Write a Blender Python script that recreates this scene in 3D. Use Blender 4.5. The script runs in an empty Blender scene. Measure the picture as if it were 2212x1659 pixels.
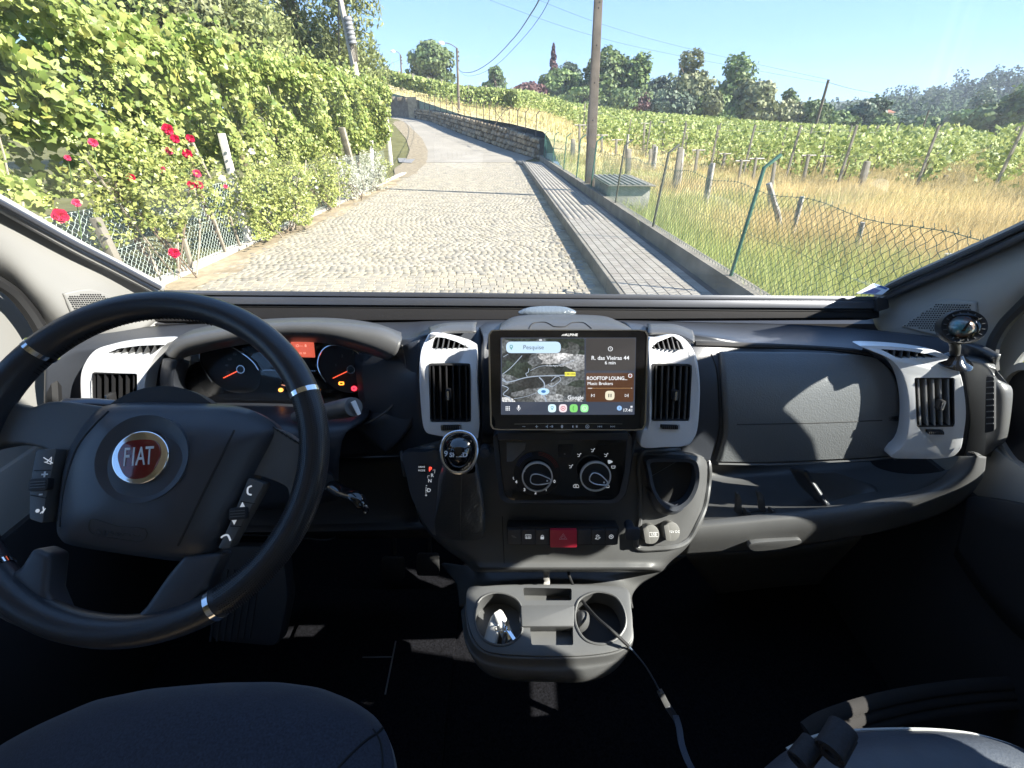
import bpy, bmesh, math, random
import numpy as np
from mathutils import Vector, Matrix
from mathutils.bvhtree import BVHTree
SC = bpy.context.scene
COL = SC.collection
R = math.radians
rng = np.random.default_rng(7)
random.seed(7)
# ------------------------------------------------------------------ camera, light, exposure
FL = 1000.0; CU = 1106.0; CV = 829.5           # focal length and centre in a 2212 px wide frame
PITCH = math.atan(.559)
CAM = np.array([0., 0., 2.0])
FW = np.array([0, math.cos(PITCH), -math.sin(PITCH)]); UP = np.array([0, math.sin(PITCH), math.cos(PITCH)])
cd = bpy.data.cameras.new('camera'); cam = bpy.data.objects.new('camera', cd); COL.objects.link(cam)
cam.location = CAM; cam.rotation_euler = (math.pi/2-PITCH, 0, 0)
cd.sensor_width = 36; cd.lens = 36*FL/2212; cd.clip_start = .02; cd.clip_end = 3000
SC.camera = cam
SUN_EL = 37; SUN_AZ = 108                      # azimuth clockwise from +Y
SD = np.array([math.cos(R(SUN_EL))*math.sin(R(SUN_AZ)), math.cos(R(SUN_EL))*math.cos(R(SUN_AZ)), math.sin(R(SUN_EL))])
W = bpy.data.worlds.new('World'); SC.world = W; W.use_nodes = True
wn = W.node_tree.nodes; wl = W.node_tree.links; wn.clear()
sky = wn.new('ShaderNodeTexSky'); sky.sky_type = 'NISHITA'; sky.sun_disc = False
sky.sun_elevation = R(SUN_EL); sky.sun_rotation = R(SUN_AZ); sky.air_density = .8; sky.dust_density = .0; sky.ozone_density = 4.0
bg = wn.new('ShaderNodeBackground'); bg.inputs['Strength'].default_value = .15
smx = wn.new('ShaderNodeMix'); smx.data_type = 'RGBA'; smx.inputs[0].default_value = .78; smx.inputs[7].default_value = (.56, 1.10, 2.18, 1)
wo = wn.new('ShaderNodeOutputWorld'); wl.new(sky.outputs[0], smx.inputs[6]); wl.new(smx.outputs[2], bg.inputs[0]); wl.new(bg.outputs[0], wo.inputs[0])
sl = bpy.data.lights.new('sun', 'SUN'); sl.energy = 5.0; sl.angle = R(.5); sl.color = (1, .95, .86)
so = bpy.data.objects.new('sun', sl); COL.objects.link(so)
so.rotation_euler = Vector(SD).to_track_quat('Z', 'Y').to_euler(); so.location = (30, -10, 30)
vs = SC.view_settings; vs.view_transform = 'Standard'; vs.look = 'None'; vs.gamma = 1; vs.use_curve_mapping = False
vs.exposure = 1.8
SC.render.engine = 'CYCLES'
SC.cycles.transparent_max_bounces = 24; SC.cycles.max_bounces = 7; SC.cycles.diffuse_bounces = 4
# ------------------------------------------------------------------ pixel rays
def ray(u, v): return FW + (u-CU)/FL*np.array([1., 0, 0]) - (v-CV)/FL*UP
def PY(u, v, y): d = ray(u, v); return CAM + d*(y/d[1])
def PX(u, v, x): d = ray(u, v); return CAM + d*(x/d[0])
def PZ(u, v, z): d = ray(u, v); return CAM + d*((z-2)/d[2])
def proj(P):
    d = np.asarray(P, float)-CAM; w = d@FW
    return CU+FL*d[..., 0]/w, CV-FL*(d@UP)/w
# ------------------------------------------------------------------ materials
MATS = {}
def mat(name, col, rough=.5, metal=0, bump=None, var=None, emit=None, spec=.5, coat=0, rnd=None, trans=0, col2=None, sheen=0):
    """bump=(scale,strength) var=(scale,amount) rnd=second colour mixed by the per-leaf value"""
    if name in MATS: return MATS[name]
    m = bpy.data.materials.new(name); m.use_nodes = True; n = m.node_tree.nodes; l = m.node_tree.links
    b = n['Principled BSDF']; b.inputs['Roughness'].default_value = rough; b.inputs['Metallic'].default_value = metal
    b.inputs['Specular IOR Level'].default_value = spec; b.inputs['Coat Weight'].default_value = coat
    if sheen: b.inputs['Sheen Weight'].default_value = sheen
    tc = n.new('ShaderNodeTexCoord')
    c4 = (*col, 1)
    sock = None
    if rnd:
        at = n.new('ShaderNodeAttribute'); at.attribute_name = 'rnd'
        mx = n.new('ShaderNodeMix'); mx.data_type = 'RGBA'; mx.inputs[6].default_value = c4; mx.inputs[7].default_value = (*rnd, 1)
        l.new(at.outputs['Fac'], mx.inputs[0]); sock = mx.outputs[2]
    sc, am = var or (6, .12)
    ns = n.new('ShaderNodeTexNoise'); ns.inputs['Scale'].default_value = sc; ns.inputs['Detail'].default_value = 6
    l.new(tc.outputs['Object'], ns.inputs['Vector'])
    if col2:
        rp = n.new('ShaderNodeValToRGB'); rp.color_ramp.elements[0].position = .4; rp.color_ramp.elements[1].position = .6
        rp.color_ramp.elements[0].color = c4; rp.color_ramp.elements[1].color = (*col2, 1)
        l.new(ns.outputs['Fac'], rp.inputs[0]); sock = rp.outputs[0]
        n2 = n.new('ShaderNodeTexNoise'); n2.inputs['Scale'].default_value = sc*7; n2.inputs['Detail'].default_value = 4
        l.new(tc.outputs['Object'], n2.inputs['Vector']); ns = n2; am = max(am, .25)
    mr = n.new('ShaderNodeMapRange'); mr.inputs[1].default_value = .25; mr.inputs[2].default_value = .75
    mr.inputs[3].default_value = 1-am; mr.inputs[4].default_value = 1+am
    l.new(ns.outputs['Fac'], mr.inputs[0])
    hs = n.new('ShaderNodeHueSaturation'); hs.inputs['Color'].default_value = c4
    if sock: l.new(sock, hs.inputs['Color'])
    l.new(mr.outputs[0], hs.inputs['Value']); l.new(hs.outputs[0], b.inputs['Base Color'])
    if bump:
        bt = n.new('ShaderNodeTexNoise'); bt.inputs['Scale'].default_value = bump[0]; bt.inputs['Detail'].default_value = 3
        l.new(tc.outputs['Object'], bt.inputs['Vector'])
        bm_ = n.new('ShaderNodeBump'); bm_.inputs['Strength'].default_value = bump[1]; bm_.inputs['Distance'].default_value = min(.3/bump[0], .02)
        l.new(bt.outputs['Fac'], bm_.inputs['Height']); l.new(bm_.outputs[0], b.inputs['Normal'])
    if emit:
        b.inputs['Emission Color'].default_value = (*emit[0], 1); b.inputs['Emission Strength'].default_value = emit[1]
    if trans:
        tr = n.new('ShaderNodeBsdfTranslucent'); l.new(hs.outputs[0], tr.inputs[0])
        ms = n.new('ShaderNodeMixShader'); ms.inputs[0].default_value = trans
        o = n['Material Output']; l.new(b.outputs[0], ms.inputs[1]); l.new(tr.outputs[0], ms.inputs[2]); l.new(ms.outputs[0], o.inputs[0])
    MATS[name] = m
    return m
def glass_mat(name, tint=(1, 1, 1), ior=1.45, rough=.0, film=0):
    m = bpy.data.materials.new(name); m.use_nodes = True; n = m.node_tree.nodes; l = m.node_tree.links
    n.clear(); t = n.new('ShaderNodeBsdfTransparent'); t.inputs[0].default_value = (*tint, 1)
    g = n.new('ShaderNodeBsdfGlossy'); g.inputs['Roughness'].default_value = rough
    fr = n.new('ShaderNodeFresnel'); fr.inputs[0].default_value = ior
    x = n.new('ShaderNodeMixShader'); o = n.new('ShaderNodeOutputMaterial')
    l.new(fr.outputs[0], x.inputs[0]); l.new(t.outputs[0], x.inputs[1]); l.new(g.outputs[0], x.inputs[2]); l.new(x.outputs[0], o.inputs[0])
    if film:        # thin film of dust and wiper smears on the pane
        tc = n.new('ShaderNodeTexCoord'); mp = n.new('ShaderNodeMapping'); mp.inputs['Scale'].default_value = (1.2, 5, 5); mp.inputs['Rotation'].default_value = (.3, .5, .4)
        l.new(tc.outputs['Object'], mp.inputs[0]); nz = n.new('ShaderNodeTexNoise'); nz.inputs['Scale'].default_value = 1.6; nz.inputs['Detail'].default_value = 5; l.new(mp.outputs[0], nz.inputs[0])
        mr = n.new('ShaderNodeMapRange'); mr.inputs[1].default_value = .42; mr.inputs[2].default_value = .78; mr.inputs[3].default_value = film*.35; mr.inputs[4].default_value = film*2.6; l.new(nz.outputs[0], mr.inputs[0])
        sp = n.new('ShaderNodeTexNoise'); sp.inputs['Scale'].default_value = 130; l.new(tc.outputs['Object'], sp.inputs[0])
        sr = n.new('ShaderNodeMapRange'); sr.inputs[1].default_value = .72; sr.inputs[2].default_value = .78; sr.inputs[3].default_value = 0; sr.inputs[4].default_value = film*4; l.new(sp.outputs[0], sr.inputs[0])
        ad = n.new('ShaderNodeMath'); ad.operation = 'ADD'; l.new(mr.outputs[0], ad.inputs[0]); l.new(sr.outputs[0], ad.inputs[1])
        tl = n.new('ShaderNodeBsdfTranslucent'); tl.inputs[0].default_value = (.8, .8, .78, 1)
        x2 = n.new('ShaderNodeMixShader'); l.new(ad.outputs[0], x2.inputs[0]); l.new(x.outputs[0], x2.inputs[1]); l.new(tl.outputs[0], x2.inputs[2]); l.new(x2.outputs[0], o.inputs[0])
    return m
# ------------------------------------------------------------------ objects
def tag(o, label=None, cat=None, group=None, kind=None):
    if label: o['label'] = label
    if cat: o['category'] = cat
    if group: o['group'] = group
    if kind: o['kind'] = kind
    return o
ROOT = {}
def thing(name, label, cat, loc=(0, 0, 0), group=None):
    o = bpy.data.objects.new(name, None); COL.objects.link(o); o.location = [float(c) for c in loc]; o.empty_display_size = .1
    ROOT[o.name] = np.array(loc, float)
    return tag(o, label, cat, group)
def link(name, me, parent=None):
    o = bpy.data.objects.new(name, me); COL.objects.link(o)
    if parent is not None:
        o.parent = parent; ROOT[o.name] = ROOT.get(parent.name, np.zeros(3))
    else: ROOT[o.name] = np.zeros(3)
    return o
def fastmesh(name, V, F, k, rnd=None):
    """V (n,3), F (m,k) uniform faces"""
    V = np.asarray(V, np.float32); F = np.asarray(F, np.int32)
    me = bpy.data.meshes.new(name); me.vertices.add(len(V)); me.vertices.foreach_set('co', V.ravel())
    m = len(F); me.loops.add(m*k); me.loops.foreach_set('vertex_index', F.ravel())
    me.polygons.add(m); me.polygons.foreach_set('loop_start', np.arange(0, m*k, k, dtype=np.int32))
    me.update(calc_edges=True); me.validate()
    if rnd is not None:
        a = me.attributes.new('rnd', 'FLOAT', 'FACE'); a.data.foreach_set('value', np.asarray(rnd, np.float32))
    return me
def MK(name, geo, m, parent=None, bevel=0, seg=2, smooth=True, ang=38, sub=0, solid=0, clean=True):
    """geo = list of (V,F) or one (V,F), world coordinates"""
    if isinstance(geo, tuple): geo = [geo]
    off = ROOT.get(parent.name, np.zeros(3)) if parent is not None else np.zeros(3)
    V = []; F = []
    for v, f in geo:
        b = len(V); V += [tuple(np.asarray(p, float)-off) for p in v]; F += [tuple(i+b for i in q) for q in f]
    me = bpy.data.meshes.new(name); me.from_pydata(V, [], F)
    bm = bmesh.new(); bm.from_mesh(me)
    if clean:
        bmesh.ops.recalc_face_normals(bm, faces=bm.faces)
        if solid:
            cm_ = Vector(CAM-off)
            if sum(f.normal.dot(cm_-f.calc_center_median())*f.calc_area() for f in bm.faces) < 0: bmesh.ops.reverse_faces(bm, faces=bm.faces)
    if bevel:
        es = [e for e in bm.edges if len(e.link_faces) == 2 and e.calc_face_angle(0) > R(35)]
        bmesh.ops.bevel(bm, geom=es, offset=bevel, segments=seg, affect='EDGES', profile=.6, clamp_overlap=True)
    bm.to_mesh(me); bm.free()
    if smooth:
        me.polygons.foreach_set('use_smooth', [True]*len(me.polygons)); me.set_sharp_from_angle(angle=R(ang))
    me.materials.append(m)
    o = link(name, me, parent)
    if solid:
        s = o.modifiers.new('thickness', 'SOLIDIFY'); s.thickness = abs(solid); s.offset = -1 if solid > 0 else 1
    if sub:
        s = o.modifiers.new('sub', 'SUBSURF'); s.levels = s.render_levels = sub
    return o
# ------------------------------------------------------------------ planes in space
class Pl:
    """local frame: A right, B up the panel, N out of it towards the viewer; bend = (b0, k): curves backwards above b0"""
    def __init__(s, u, v, y, lean=20, yaw=0, bend=None, O=None):
        s.O = PY(u, v, y) if O is None else np.asarray(O, float)
        l = R(lean); w = R(yaw)
        s.N = np.array([math.sin(w)*math.cos(l), -math.cos(w)*math.cos(l), math.sin(l)])
        s.A = np.cross([0, 0, 1.], s.N); s.A /= np.linalg.norm(s.A); s.B = np.cross(s.N, s.A); s.bend = bend
    def hb(s, b):
        if not s.bend: return 0
        r = 0
        for b0, k in s.bend:
            q = (b-b0) if k > 0 else (b0-b)
            if q > 0: r -= abs(k)*(q*q if q < .06 else .0036+.12*(min(q, .2)-.06))
        return r
    def px(s, u, v, h=0):
        d = ray(u, v); hh = h
        for _ in range(16):
            t = (s.N@(s.O-CAM)+hh)/(s.N@d); P = CAM+d*t-s.O; b = P@s.B; hh = .5*hh+.5*(h+s.hb(b))
        return float(P@s.A), float(b)
    def w(s, a, b, h=0): return s.O+a*s.A+b*s.B+(h+s.hb(b))*s.N
    def pts(s, L, h=0): return [s.px(u, v, h) for u, v in L]
# ------------------------------------------------------------------ outlines
def crc(P, n=6, closed=True):
    """Catmull-Rom through the points"""
    P = [np.asarray(p, float) for p in P]; N = len(P); out = []
    rngi = range(N) if closed else range(N-1)
    for i in rngi:
        if closed: p0, p1, p2, p3 = P[i-1], P[i], P[(i+1) % N], P[(i+2) % N]
        else: p0, p1, p2, p3 = P[max(i-1, 0)], P[i], P[i+1], P[min(i+2, N-1)]
        for j in range(n):
            t = j/n
            out.append(.5*((2*p1)+(-p0+p2)*t+(2*p0-5*p1+4*p2-p3)*t*t+(-p0+3*p1-3*p2+p3)*t**3))
    if not closed: out.append(P[-1])
    return out
def rp(P, r=.01, n=4):
    """rounded polygon"""
    P = [np.asarray(p, float) for p in P]; out = []; N = len(P)
    for i in range(N):
        a, b, c = P[i-1], P[i], P[(i+1) % N]
        da = np.linalg.norm(a-b); dc = np.linalg.norm(c-b); q = min(r, da*.45, dc*.45)
        p = b+(a-b)/da*q; s = b+(c-b)/dc*q
        for j in range(n+1):
            t = j/n; out.append((1-t)**2*p+2*t*(1-t)*b+t*t*s)
    return out
def circ(c, r, n=32, ry=None): return [np.array([c[0]+r*math.cos(2*math.pi*i/n), c[1]+(ry or r)*math.sin(2*math.pi*i/n)]) for i in range(n)]
def rect(c, w, h): return [(c[0]-w/2, c[1]-h/2), (c[0]+w/2, c[1]-h/2), (c[0]+w/2, c[1]+h/2), (c[0]-w/2, c[1]+h/2)]
# ------------------------------------------------------------------ geometry (V,F)
def prism(pl, L, h0, h1, in_=1.0):
    n = len(L); c = sum(np.asarray(p) for p in L)/n
    V = [pl.w(*(c+(np.asarray(p)-c)*in_), h1) for p in L]+[pl.w(*p, h0) for p in L]
    F = [tuple(range(n)), tuple(range(2*n-1, n-1, -1))]+[(i, i+n, (i+1) % n+n, (i+1) % n) for i in range(n)]
    return V, F
def pillow(pl, L, h0, h1, rings=7, k=2.2, flat=0, c=None):
    n = len(L); c = sum(np.asarray(p) for p in L)/n if c is None else np.asarray(c); V = []; F = []
    V += [pl.w(*p, h0) for p in L]
    ss = [1-(i/rings)*(1-flat) for i in range(rings)]
    for i, s in enumerate(ss):
        e = (s-flat)/(1-flat)
        V += [pl.w(*(c+(np.asarray(p)-c)*s), h0+(h1-h0)*(.35+.65*(1-e**k)) if i else h0+(h1-h0)*.3) for p in L]
    m = len(ss)
    for r in range(m):
        for i in range(n): F.append((r*n+i, r*n+(i+1) % n, (r+1)*n+(i+1) % n, (r+1)*n+i))
    V.append(pl.w(*c, h1)); t = len(V)-1
    for i in range(n): F.append((m*n+i, m*n+(i+1) % n, t))
    return V, F
def ringp(pl, Lo, Li, h0, h1, h2=None, n=72, ho=None):
    """frame: outer outline, inner outline, front at h1, back at h0; inner edge dips to h2 ; matched by angle round the hole"""
    c = sum(np.asarray(p) for p in Li)/len(Li)
    def samp(L):
        L = [np.asarray(p, float)-c for p in L]; out = []
        # include true corners: sample by angle
        for k in range(n):
            an = 2*math.pi*k/n; d = np.array([math.cos(an), math.sin(an)]); best = None
            for i in range(len(L)):
                a, b = L[i], L[(i+1) % len(L)]; e = b-a
                den = d[0]*e[1]-d[1]*e[0]
                if abs(den) < 1e-12: continue
                t = (a[0]*e[1]-a[1]*e[0])/den; q = (a[0]*d[1]-a[1]*d[0])/den
                if t > 0 and -1e-9 <= q <= 1+1e-9 and (best is None or t > best): best = t
            out.append(c+d*(best or .001))
        return out
    O = samp(Lo); I = samp(Li); V = []
    h2 = h1 if h2 is None else h2
    V += [pl.w(*p, h0) for p in O]; V += [pl.w(*p, h1 if ho is None else ho) for p in O]
    if ho is not None: V += [pl.w(*(p*.85+q*.15), h1) for p, q in zip(O, I)]
    V += [pl.w(*p, h2) for p in I]; V += [pl.w(*p, h0) for p in I]
    m = len(V)//n; F = []
    for r in range(m):
        a, b = r*n, ((r+1) % m)*n
        for i in range(n): F.append((a+i, a+(i+1) % n, b+(i+1) % n, b+i))
    return V, F
def obox(pl, a0, a1, b0, b1, h0, h1):
    return prism(pl, [(a0, b0), (a1, b0), (a1, b1), (a0, b1)], h0, h1)
def box(x0, x1, y0, y1, z0, z1):
    V = [(x, y, z) for z in (z0, z1) for x, y in ((x0, y0), (x1, y0), (x1, y1), (x0, y1))]
    return V, [(3, 2, 1, 0), (4, 5, 6, 7), (0, 1, 5, 4), (1, 2, 6, 5), (2, 3, 7, 6), (3, 0, 4, 7)]
def tube(P, r, n=8, closed=False, ry=None, up=None, cap=True):
    P = [np.asarray(p, float) for p in P]; N = len(P); V = []; F = []
    prev = None
    for i in range(N):
        a = P[i-1] if (i or closed) else P[0]; b = P[(i+1) % N] if (i < N-1 or closed) else P[-1]
        t = b-a; t = t/(np.linalg.norm(t)+1e-12)
        if up is not None: s = np.cross(t, up)
        elif prev is None: s = np.cross(t, [0, 0, 1.]) if abs(t[2]) < .9 else np.cross(t, [1., 0, 0])
        else: s = prev-t*(prev@t)
        s = s/(np.linalg.norm(s)+1e-12); prev = s; q = np.cross(s, t)
        rr = r[i] if hasattr(r, '__len__') else r; r2 = rr*(ry or 1)
        for k in range(n):
            an = 2*math.pi*k/n; V.append(P[i]+s*rr*math.cos(an)+q*r2*math.sin(an))
    M = N if closed else N-1
    for i in range(M):
        for k in range(n):
            a = i*n+k; b = i*n+(k+1) % n; c = ((i+1) % N)*n+(k+1) % n; d = ((i+1) % N)*n+k
            F.append((a, b, c, d))
    if not closed and cap: F += [tuple(range(n)), tuple(range((N-1)*n, N*n))[::-1]]
    return V, F
def lathe(O, ax, prof, n=32, up=(0, 0, 1)):
    ax = np.asarray(ax, float); ax /= np.linalg.norm(ax); s = np.cross(ax, up)
    if np.linalg.norm(s) < 1e-3: s = np.cross(ax, [0, 1, 0])
    s /= np.linalg.norm(s); q = np.cross(s, ax); V = []; F = []
    for r, h in prof:
        for k in range(n):
            an = 2*math.pi*k/n; V.append(np.asarray(O)+ax*h+(s*math.cos(an)+q*math.sin(an))*max(r, 1e-5))
    for i in range(len(prof)-1):
        for k in range(n): F.append((i*n+k, i*n+(k+1) % n, (i+1)*n+(k+1) % n, (i+1)*n+k))
    F += [tuple(range(n))[::-1], tuple(range((len(prof)-1)*n, len(prof)*n))]
    return V, F
def surf(rows, nu=6, nv=6):
    """smooth sheet through control rows of 3-D points"""
    rows = [crc(r, nu, False) for r in rows]; cols = list(zip(*rows)); cols = [crc(c, nv, False) for c in cols]
    nr = len(cols[0]); nc = len(cols); V = [cols[c][r] for r in range(nr) for c in range(nc)]
    F = [(r*nc+c, r*nc+c+1, (r+1)*nc+c+1, (r+1)*nc+c) for r in range(nr-1) for c in range(nc-1)]
    return V, F
def bvh_of(g):
    return BVHTree.FromPolygons([Vector(p) for p in g[0]], [list(f) for f in g[1]])
def hit(bv, u, v, off=0):
    d = ray(u, v); h = bv.ray_cast(Vector(CAM), Vector(d/np.linalg.norm(d)))
    if h[0] is None: return None
    n = np.array(h[1]);
    if n@d > 0: n = -n
    return np.array(h[0])+n*off
def drape(bv, rows, off, nu=5, nv=5):
    rows = [crc(r, nu, False) for r in rows]; cols = list(zip(*rows)); cols = [crc(c, nv, False) for c in cols]
    nr = len(cols[0]); nc = len(cols); V = []
    last = None
    for r in range(nr):
        for c in range(nc):
            p = hit(bv, *cols[c][r], off)
            if p is None: p = last
            last = p; V.append(p)
    F = [(r*nc+c, r*nc+c+1, (r+1)*nc+c+1, (r+1)*nc+c) for r in range(nr-1) for c in range(nc-1)]
    return V, F
def boolean(o, cutters):
    for c in cutters:
        m = o.modifiers.new('b', 'BOOLEAN'); m.operation = 'DIFFERENCE'; m.solver = 'EXACT'; m.object = c
    dg = bpy.context.evaluated_depsgraph_get(); dg.update()
    me = bpy.data.meshes.new_from_object(o.evaluated_get(dg)); o.modifiers.clear(); o.data = me
    for c in cutters: bpy.data.objects.remove(c)
    me.polygons.foreach_set('use_smooth', [True]*len(me.polygons)); me.set_sharp_from_angle(angle=R(35))
    return o
def text(s, pl, a, b, size, m, parent, h=.001, name='lettering', depth=.0003, sx=1, rot=0, bold=0, align='CENTER'):
    cu = bpy.data.curves.new('t', 'FONT'); cu.body = s; cu.size = size; cu.align_x = align; cu.align_y = 'CENTER'; cu.extrude = depth; cu.offset = bold
    cu.resolution_u = 3
    t = bpy.data.objects.new('t', cu); COL.objects.link(t)
    dg = bpy.context.evaluated_depsgraph_get(); me = bpy.data.meshes.new_from_object(t.evaluated_get(dg)); bpy.data.objects.remove(t)
    off = ROOT.get(parent.name, np.zeros(3))
    co = np.zeros(len(me.vertices)*3, np.float32); me.vertices.foreach_get('co', co); co = co.reshape(-1, 3)
    cr, sr = math.cos(rot), math.sin(rot); out = np.zeros_like(co)
    for i, (x, y, z) in enumerate(co):
        x *= sx; xx = x*cr-y*sr; yy = x*sr+y*cr; out[i] = pl.w(a+xx, b+yy, h+z)-off
    me.vertices.foreach_set('co', out.ravel()); me.materials.clear(); me.materials.append(m)
    return link(name, me, parent)
def polyline(pl, L, w, h0, h1, closed=False):
    """flat raised stroke along local 2-D points"""
    L = [np.asarray(p, float) for p in L]; n = len(L); V = []; F = []
    for i in range(n):
        a = L[i-1] if (i or closed) else L[0]; b = L[(i+1) % n] if (i < n-1 or closed) else L[-1]
        t = b-a; t /= np.linalg.norm(t)+1e-12; q = np.array([-t[1], t[0]])*w/2
        V += [pl.w(*(L[i]+q), h1), pl.w(*(L[i]-q), h1), pl.w(*(L[i]-q), h0), pl.w(*(L[i]+q), h0)]
    for i in range(n if closed else n-1):
        j = (i+1) % n
        for k in range(4): F.append((i*4+k, i*4+(k+1) % 4, j*4+(k+1) % 4, j*4+k))
    if not closed: F += [(0, 1, 2, 3), ((n-1)*4+3, (n-1)*4+2, (n-1)*4+1, (n-1)*4)]
    return V, F
# ================================================================== materials
M = {}
M['soft'] = mat('black_grained_plastic', (.046, .051, .062), .36, bump=(900, .45), var=(7, .15), spec=.45)
M['soft2'] = mat('charcoal_grained_plastic', (.090, .091, .092), .42, bump=(800, .5), var=(9, .14))
M['dark'] = mat('matt_black_plastic', (.018, .018, .020), .6, bump=(600, .2))
M['gloss'] = mat('gloss_black_plastic', (.006, .006, .007), .08, spec=.6, coat=.5, var=(3, .3))
M['silver'] = mat('silver_painted_plastic', (.80, .81, .825), .32, metal=.12, var=(5, .04), bump=(300, .03))
M['chrome'] = mat('chrome', (.82, .83, .85), .08, metal=1)
M['satin'] = mat('satin_chrome', (.6, .6, .62), .25, metal=1)
M['leather'] = mat('black_leather', (.024, .026, .032), .33, bump=(420, .35), spec=.5)
M['beige'] = mat('pale_grey_trim', (.275, .27, .255), .6, bump=(700, .25), var=(3, .05))
M['blind'] = mat('anthracite_aluminium', (.11, .115, .13), .35, metal=.5, var=(4, .1))
M['rubber'] = mat('black_rubber', (.012, .012, .013), .7)
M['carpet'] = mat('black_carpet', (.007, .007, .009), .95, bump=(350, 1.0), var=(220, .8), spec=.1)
M['seat'] = mat('dark_blue_grey_seat_cloth', (.036, .044, .066), .85, bump=(700, .8), var=(300, .35), sheen=.3, spec=.2)
M['seatL'] = mat('grey_leatherette', (.07, .082, .105), .5, bump=(260, .7), var=(30, .1))
M['ring'] = mat('silver_ring', (.74, .75, .77), .3, metal=.45)
M['white'] = mat('white_print', (.75, .75, .75), .5)
M['glow'] = mat('glow_print', (.75, .75, .75), .5, emit=((.8, .85, .9), .12))  # faint glow added so white symbols read bright in the shaded cab
M['red'] = mat('red_button_plastic', (.62, .03, .07), .4, bump=(500, .1))
M['grayprint'] = mat('dark_grey_print', (.13, .135, .14), .6)
M['badge'] = mat('dark_red_enamel', (.14, .006, .010), .12, coat=1)
M['web'] = mat('black_webbing', (.02, .021, .026), .8, bump=(500, 1), var=(200, .4))
M['bluegrey'] = mat('blue_grey_cord_sheath', (.10, .13, .19), .6, bump=(300, .6))
def em(name, c, s, base=None): return mat(name, base or (.01, .01, .01), .3, emit=(c, s))
# ================================================================== the van shell
VAN = thing('camper_van', 'cab of a camper van around the camera, with pale grey pillars, doors and black carpet', 'van', (0, 0, .7))
LX, RX = -.98, 1.02
# windscreen: a curved pane rising towards the camera
def ws_pt(x, s):         # s 0 bottom .. 1 top
    y = 1.155-.80*s-.02*(x/.95)**2; z = 1.555+.90*s+.0*abs(x); return (x, y, z)
wsg = surf([[ws_pt(x, s) for x in (-.99, -.6, -.2, .2, .6, 1.01)] for s in (0, .35, .7, 1.0)], 4, 4)
WSCR = MK('windscreen', wsg, glass_mat('windscreen_glass', (.97, .985, .98), 1.45, film=.012), VAN, clean=False)
# side walls with window openings (Y,Z polygons), the right-hand ones shaped or added for light
def wall_panel(name, x, hole, m, th):
    # outline y,z
    out = [(-1.7, .7), (1.3, .7), (1.3, 1.52), (1.16, 1.64), (.955, 1.82), (.87, 1.895), (.30, 2.44), (.2, 2.62), (-1.7, 2.62)]
    class SP: pass
    pl = Pl(0, 0, 0, O=(x, 0, 0)); pl.A = np.array([0, 1., 0]); pl.B = np.array([0, 0, 1.]); pl.N = np.array([1., 0, 0])
    g = ringp(pl, out, rp(hole, .06, 4), -th/2, th/2, n=144)
    return MK(name, g, m, VAN)
LWIN = [(.60, 1.80), (.22, 2.36), (-.45, 2.36), (-.45, 1.72), (.50, 1.70)]
RSUNWIN = [(.605, 1.43), (.594, 1.80), (.552, 1.985), (.525, 1.945), (.47, 1.95), (.417, 1.93), (.377, 1.925), (.355, 1.94), (.33, 2.02), (.22, 2.10), (.19, 2.02), (.168, 1.83), (.33, 1.78), (.38, 1.56), (.38, 1.50), (.245, 1.50), (.24, 1.53), (.185, 1.53), (.18, 1.44), (.40, 1.43)]  # out of view; outline shaped to cast the sun patches on dash and tray
QSUNWIN = [(.625, 1.90), (.66, 1.895), (.71, 1.865), (.79, 1.73), (.84, 1.60), (.85, 1.46), (.645, 1.46), (.672, 1.62), (.655, 1.75)]  # quarter opening, out of view, outline shaped to the glovebox sun patch
FILLW = [(-1.55, 1.55), (-.62, 1.55), (-.62, 2.35), (-1.55, 2.35)]  # unseen rear opening, added to let sun in as bounce fill
wall_panel('side_wall', LX-.03, LWIN, M['beige'], .04)
rw_pl = Pl(0, 0, 0, O=(RX, 0, 0)); rw_pl.A = np.array([0, 1., 0]); rw_pl.B = np.array([0, 0, 1.]); rw_pl.N = np.array([1., 0, 0])
RW = MK('side_wall', prism(rw_pl, [(-1.7, .7), (1.25, .7), (1.25, 1.52), (1.06, 1.675), (.935, 1.785), (.845, 1.875), (.30, 2.42), (.2, 2.62), (-1.7, 2.62)], .001, .016), M['beige'], VAN)
boolean(RW, [MK('c', prism(rw_pl, rp(q_, .012, 3), -.05, .08), M['beige'], None) for q_ in (RSUNWIN, QSUNWIN, FILLW)])
for x, h in ((LX-.03, LWIN), (RX+.008, RSUNWIN), (RX+.008, QSUNWIN), (RX+.008, FILLW)):
    MK('side_pane', ([(x, y, z) for y, z in h], [tuple(range(len(h)))]), glass_mat('side_glass', (.93, .96, .95), 1.3), VAN)
MK('roof_lining', [box(-1.05, 1.08, -1.7, .30, 2.60, 2.66), box(-1.05, 1.08, .18, .345, 2.42, 2.62)], mat('white_roof_lining', (.66, .65, .62), .8), VAN)  # unseen; lining, partition and rear floor made pale to bounce fill forward
MK('rear_partition', box(-1.05, 1.08, -1.76, -1.70, .68, 2.66), mat('cream_cabin_wall', (.62, .58, .52), .8), VAN)
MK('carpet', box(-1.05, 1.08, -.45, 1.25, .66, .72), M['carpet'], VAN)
MK('cabin_floor', box(-1.05, 1.08, -1.7, -.453, .66, .725), mat('pale_wood_floor', (.42, .33, .23), .5), VAN)
MK('bulkhead', [box(-1.05, 1.08, 1.20, 1.26, .66, 1.52)], M['dark'], VAN)
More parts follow.
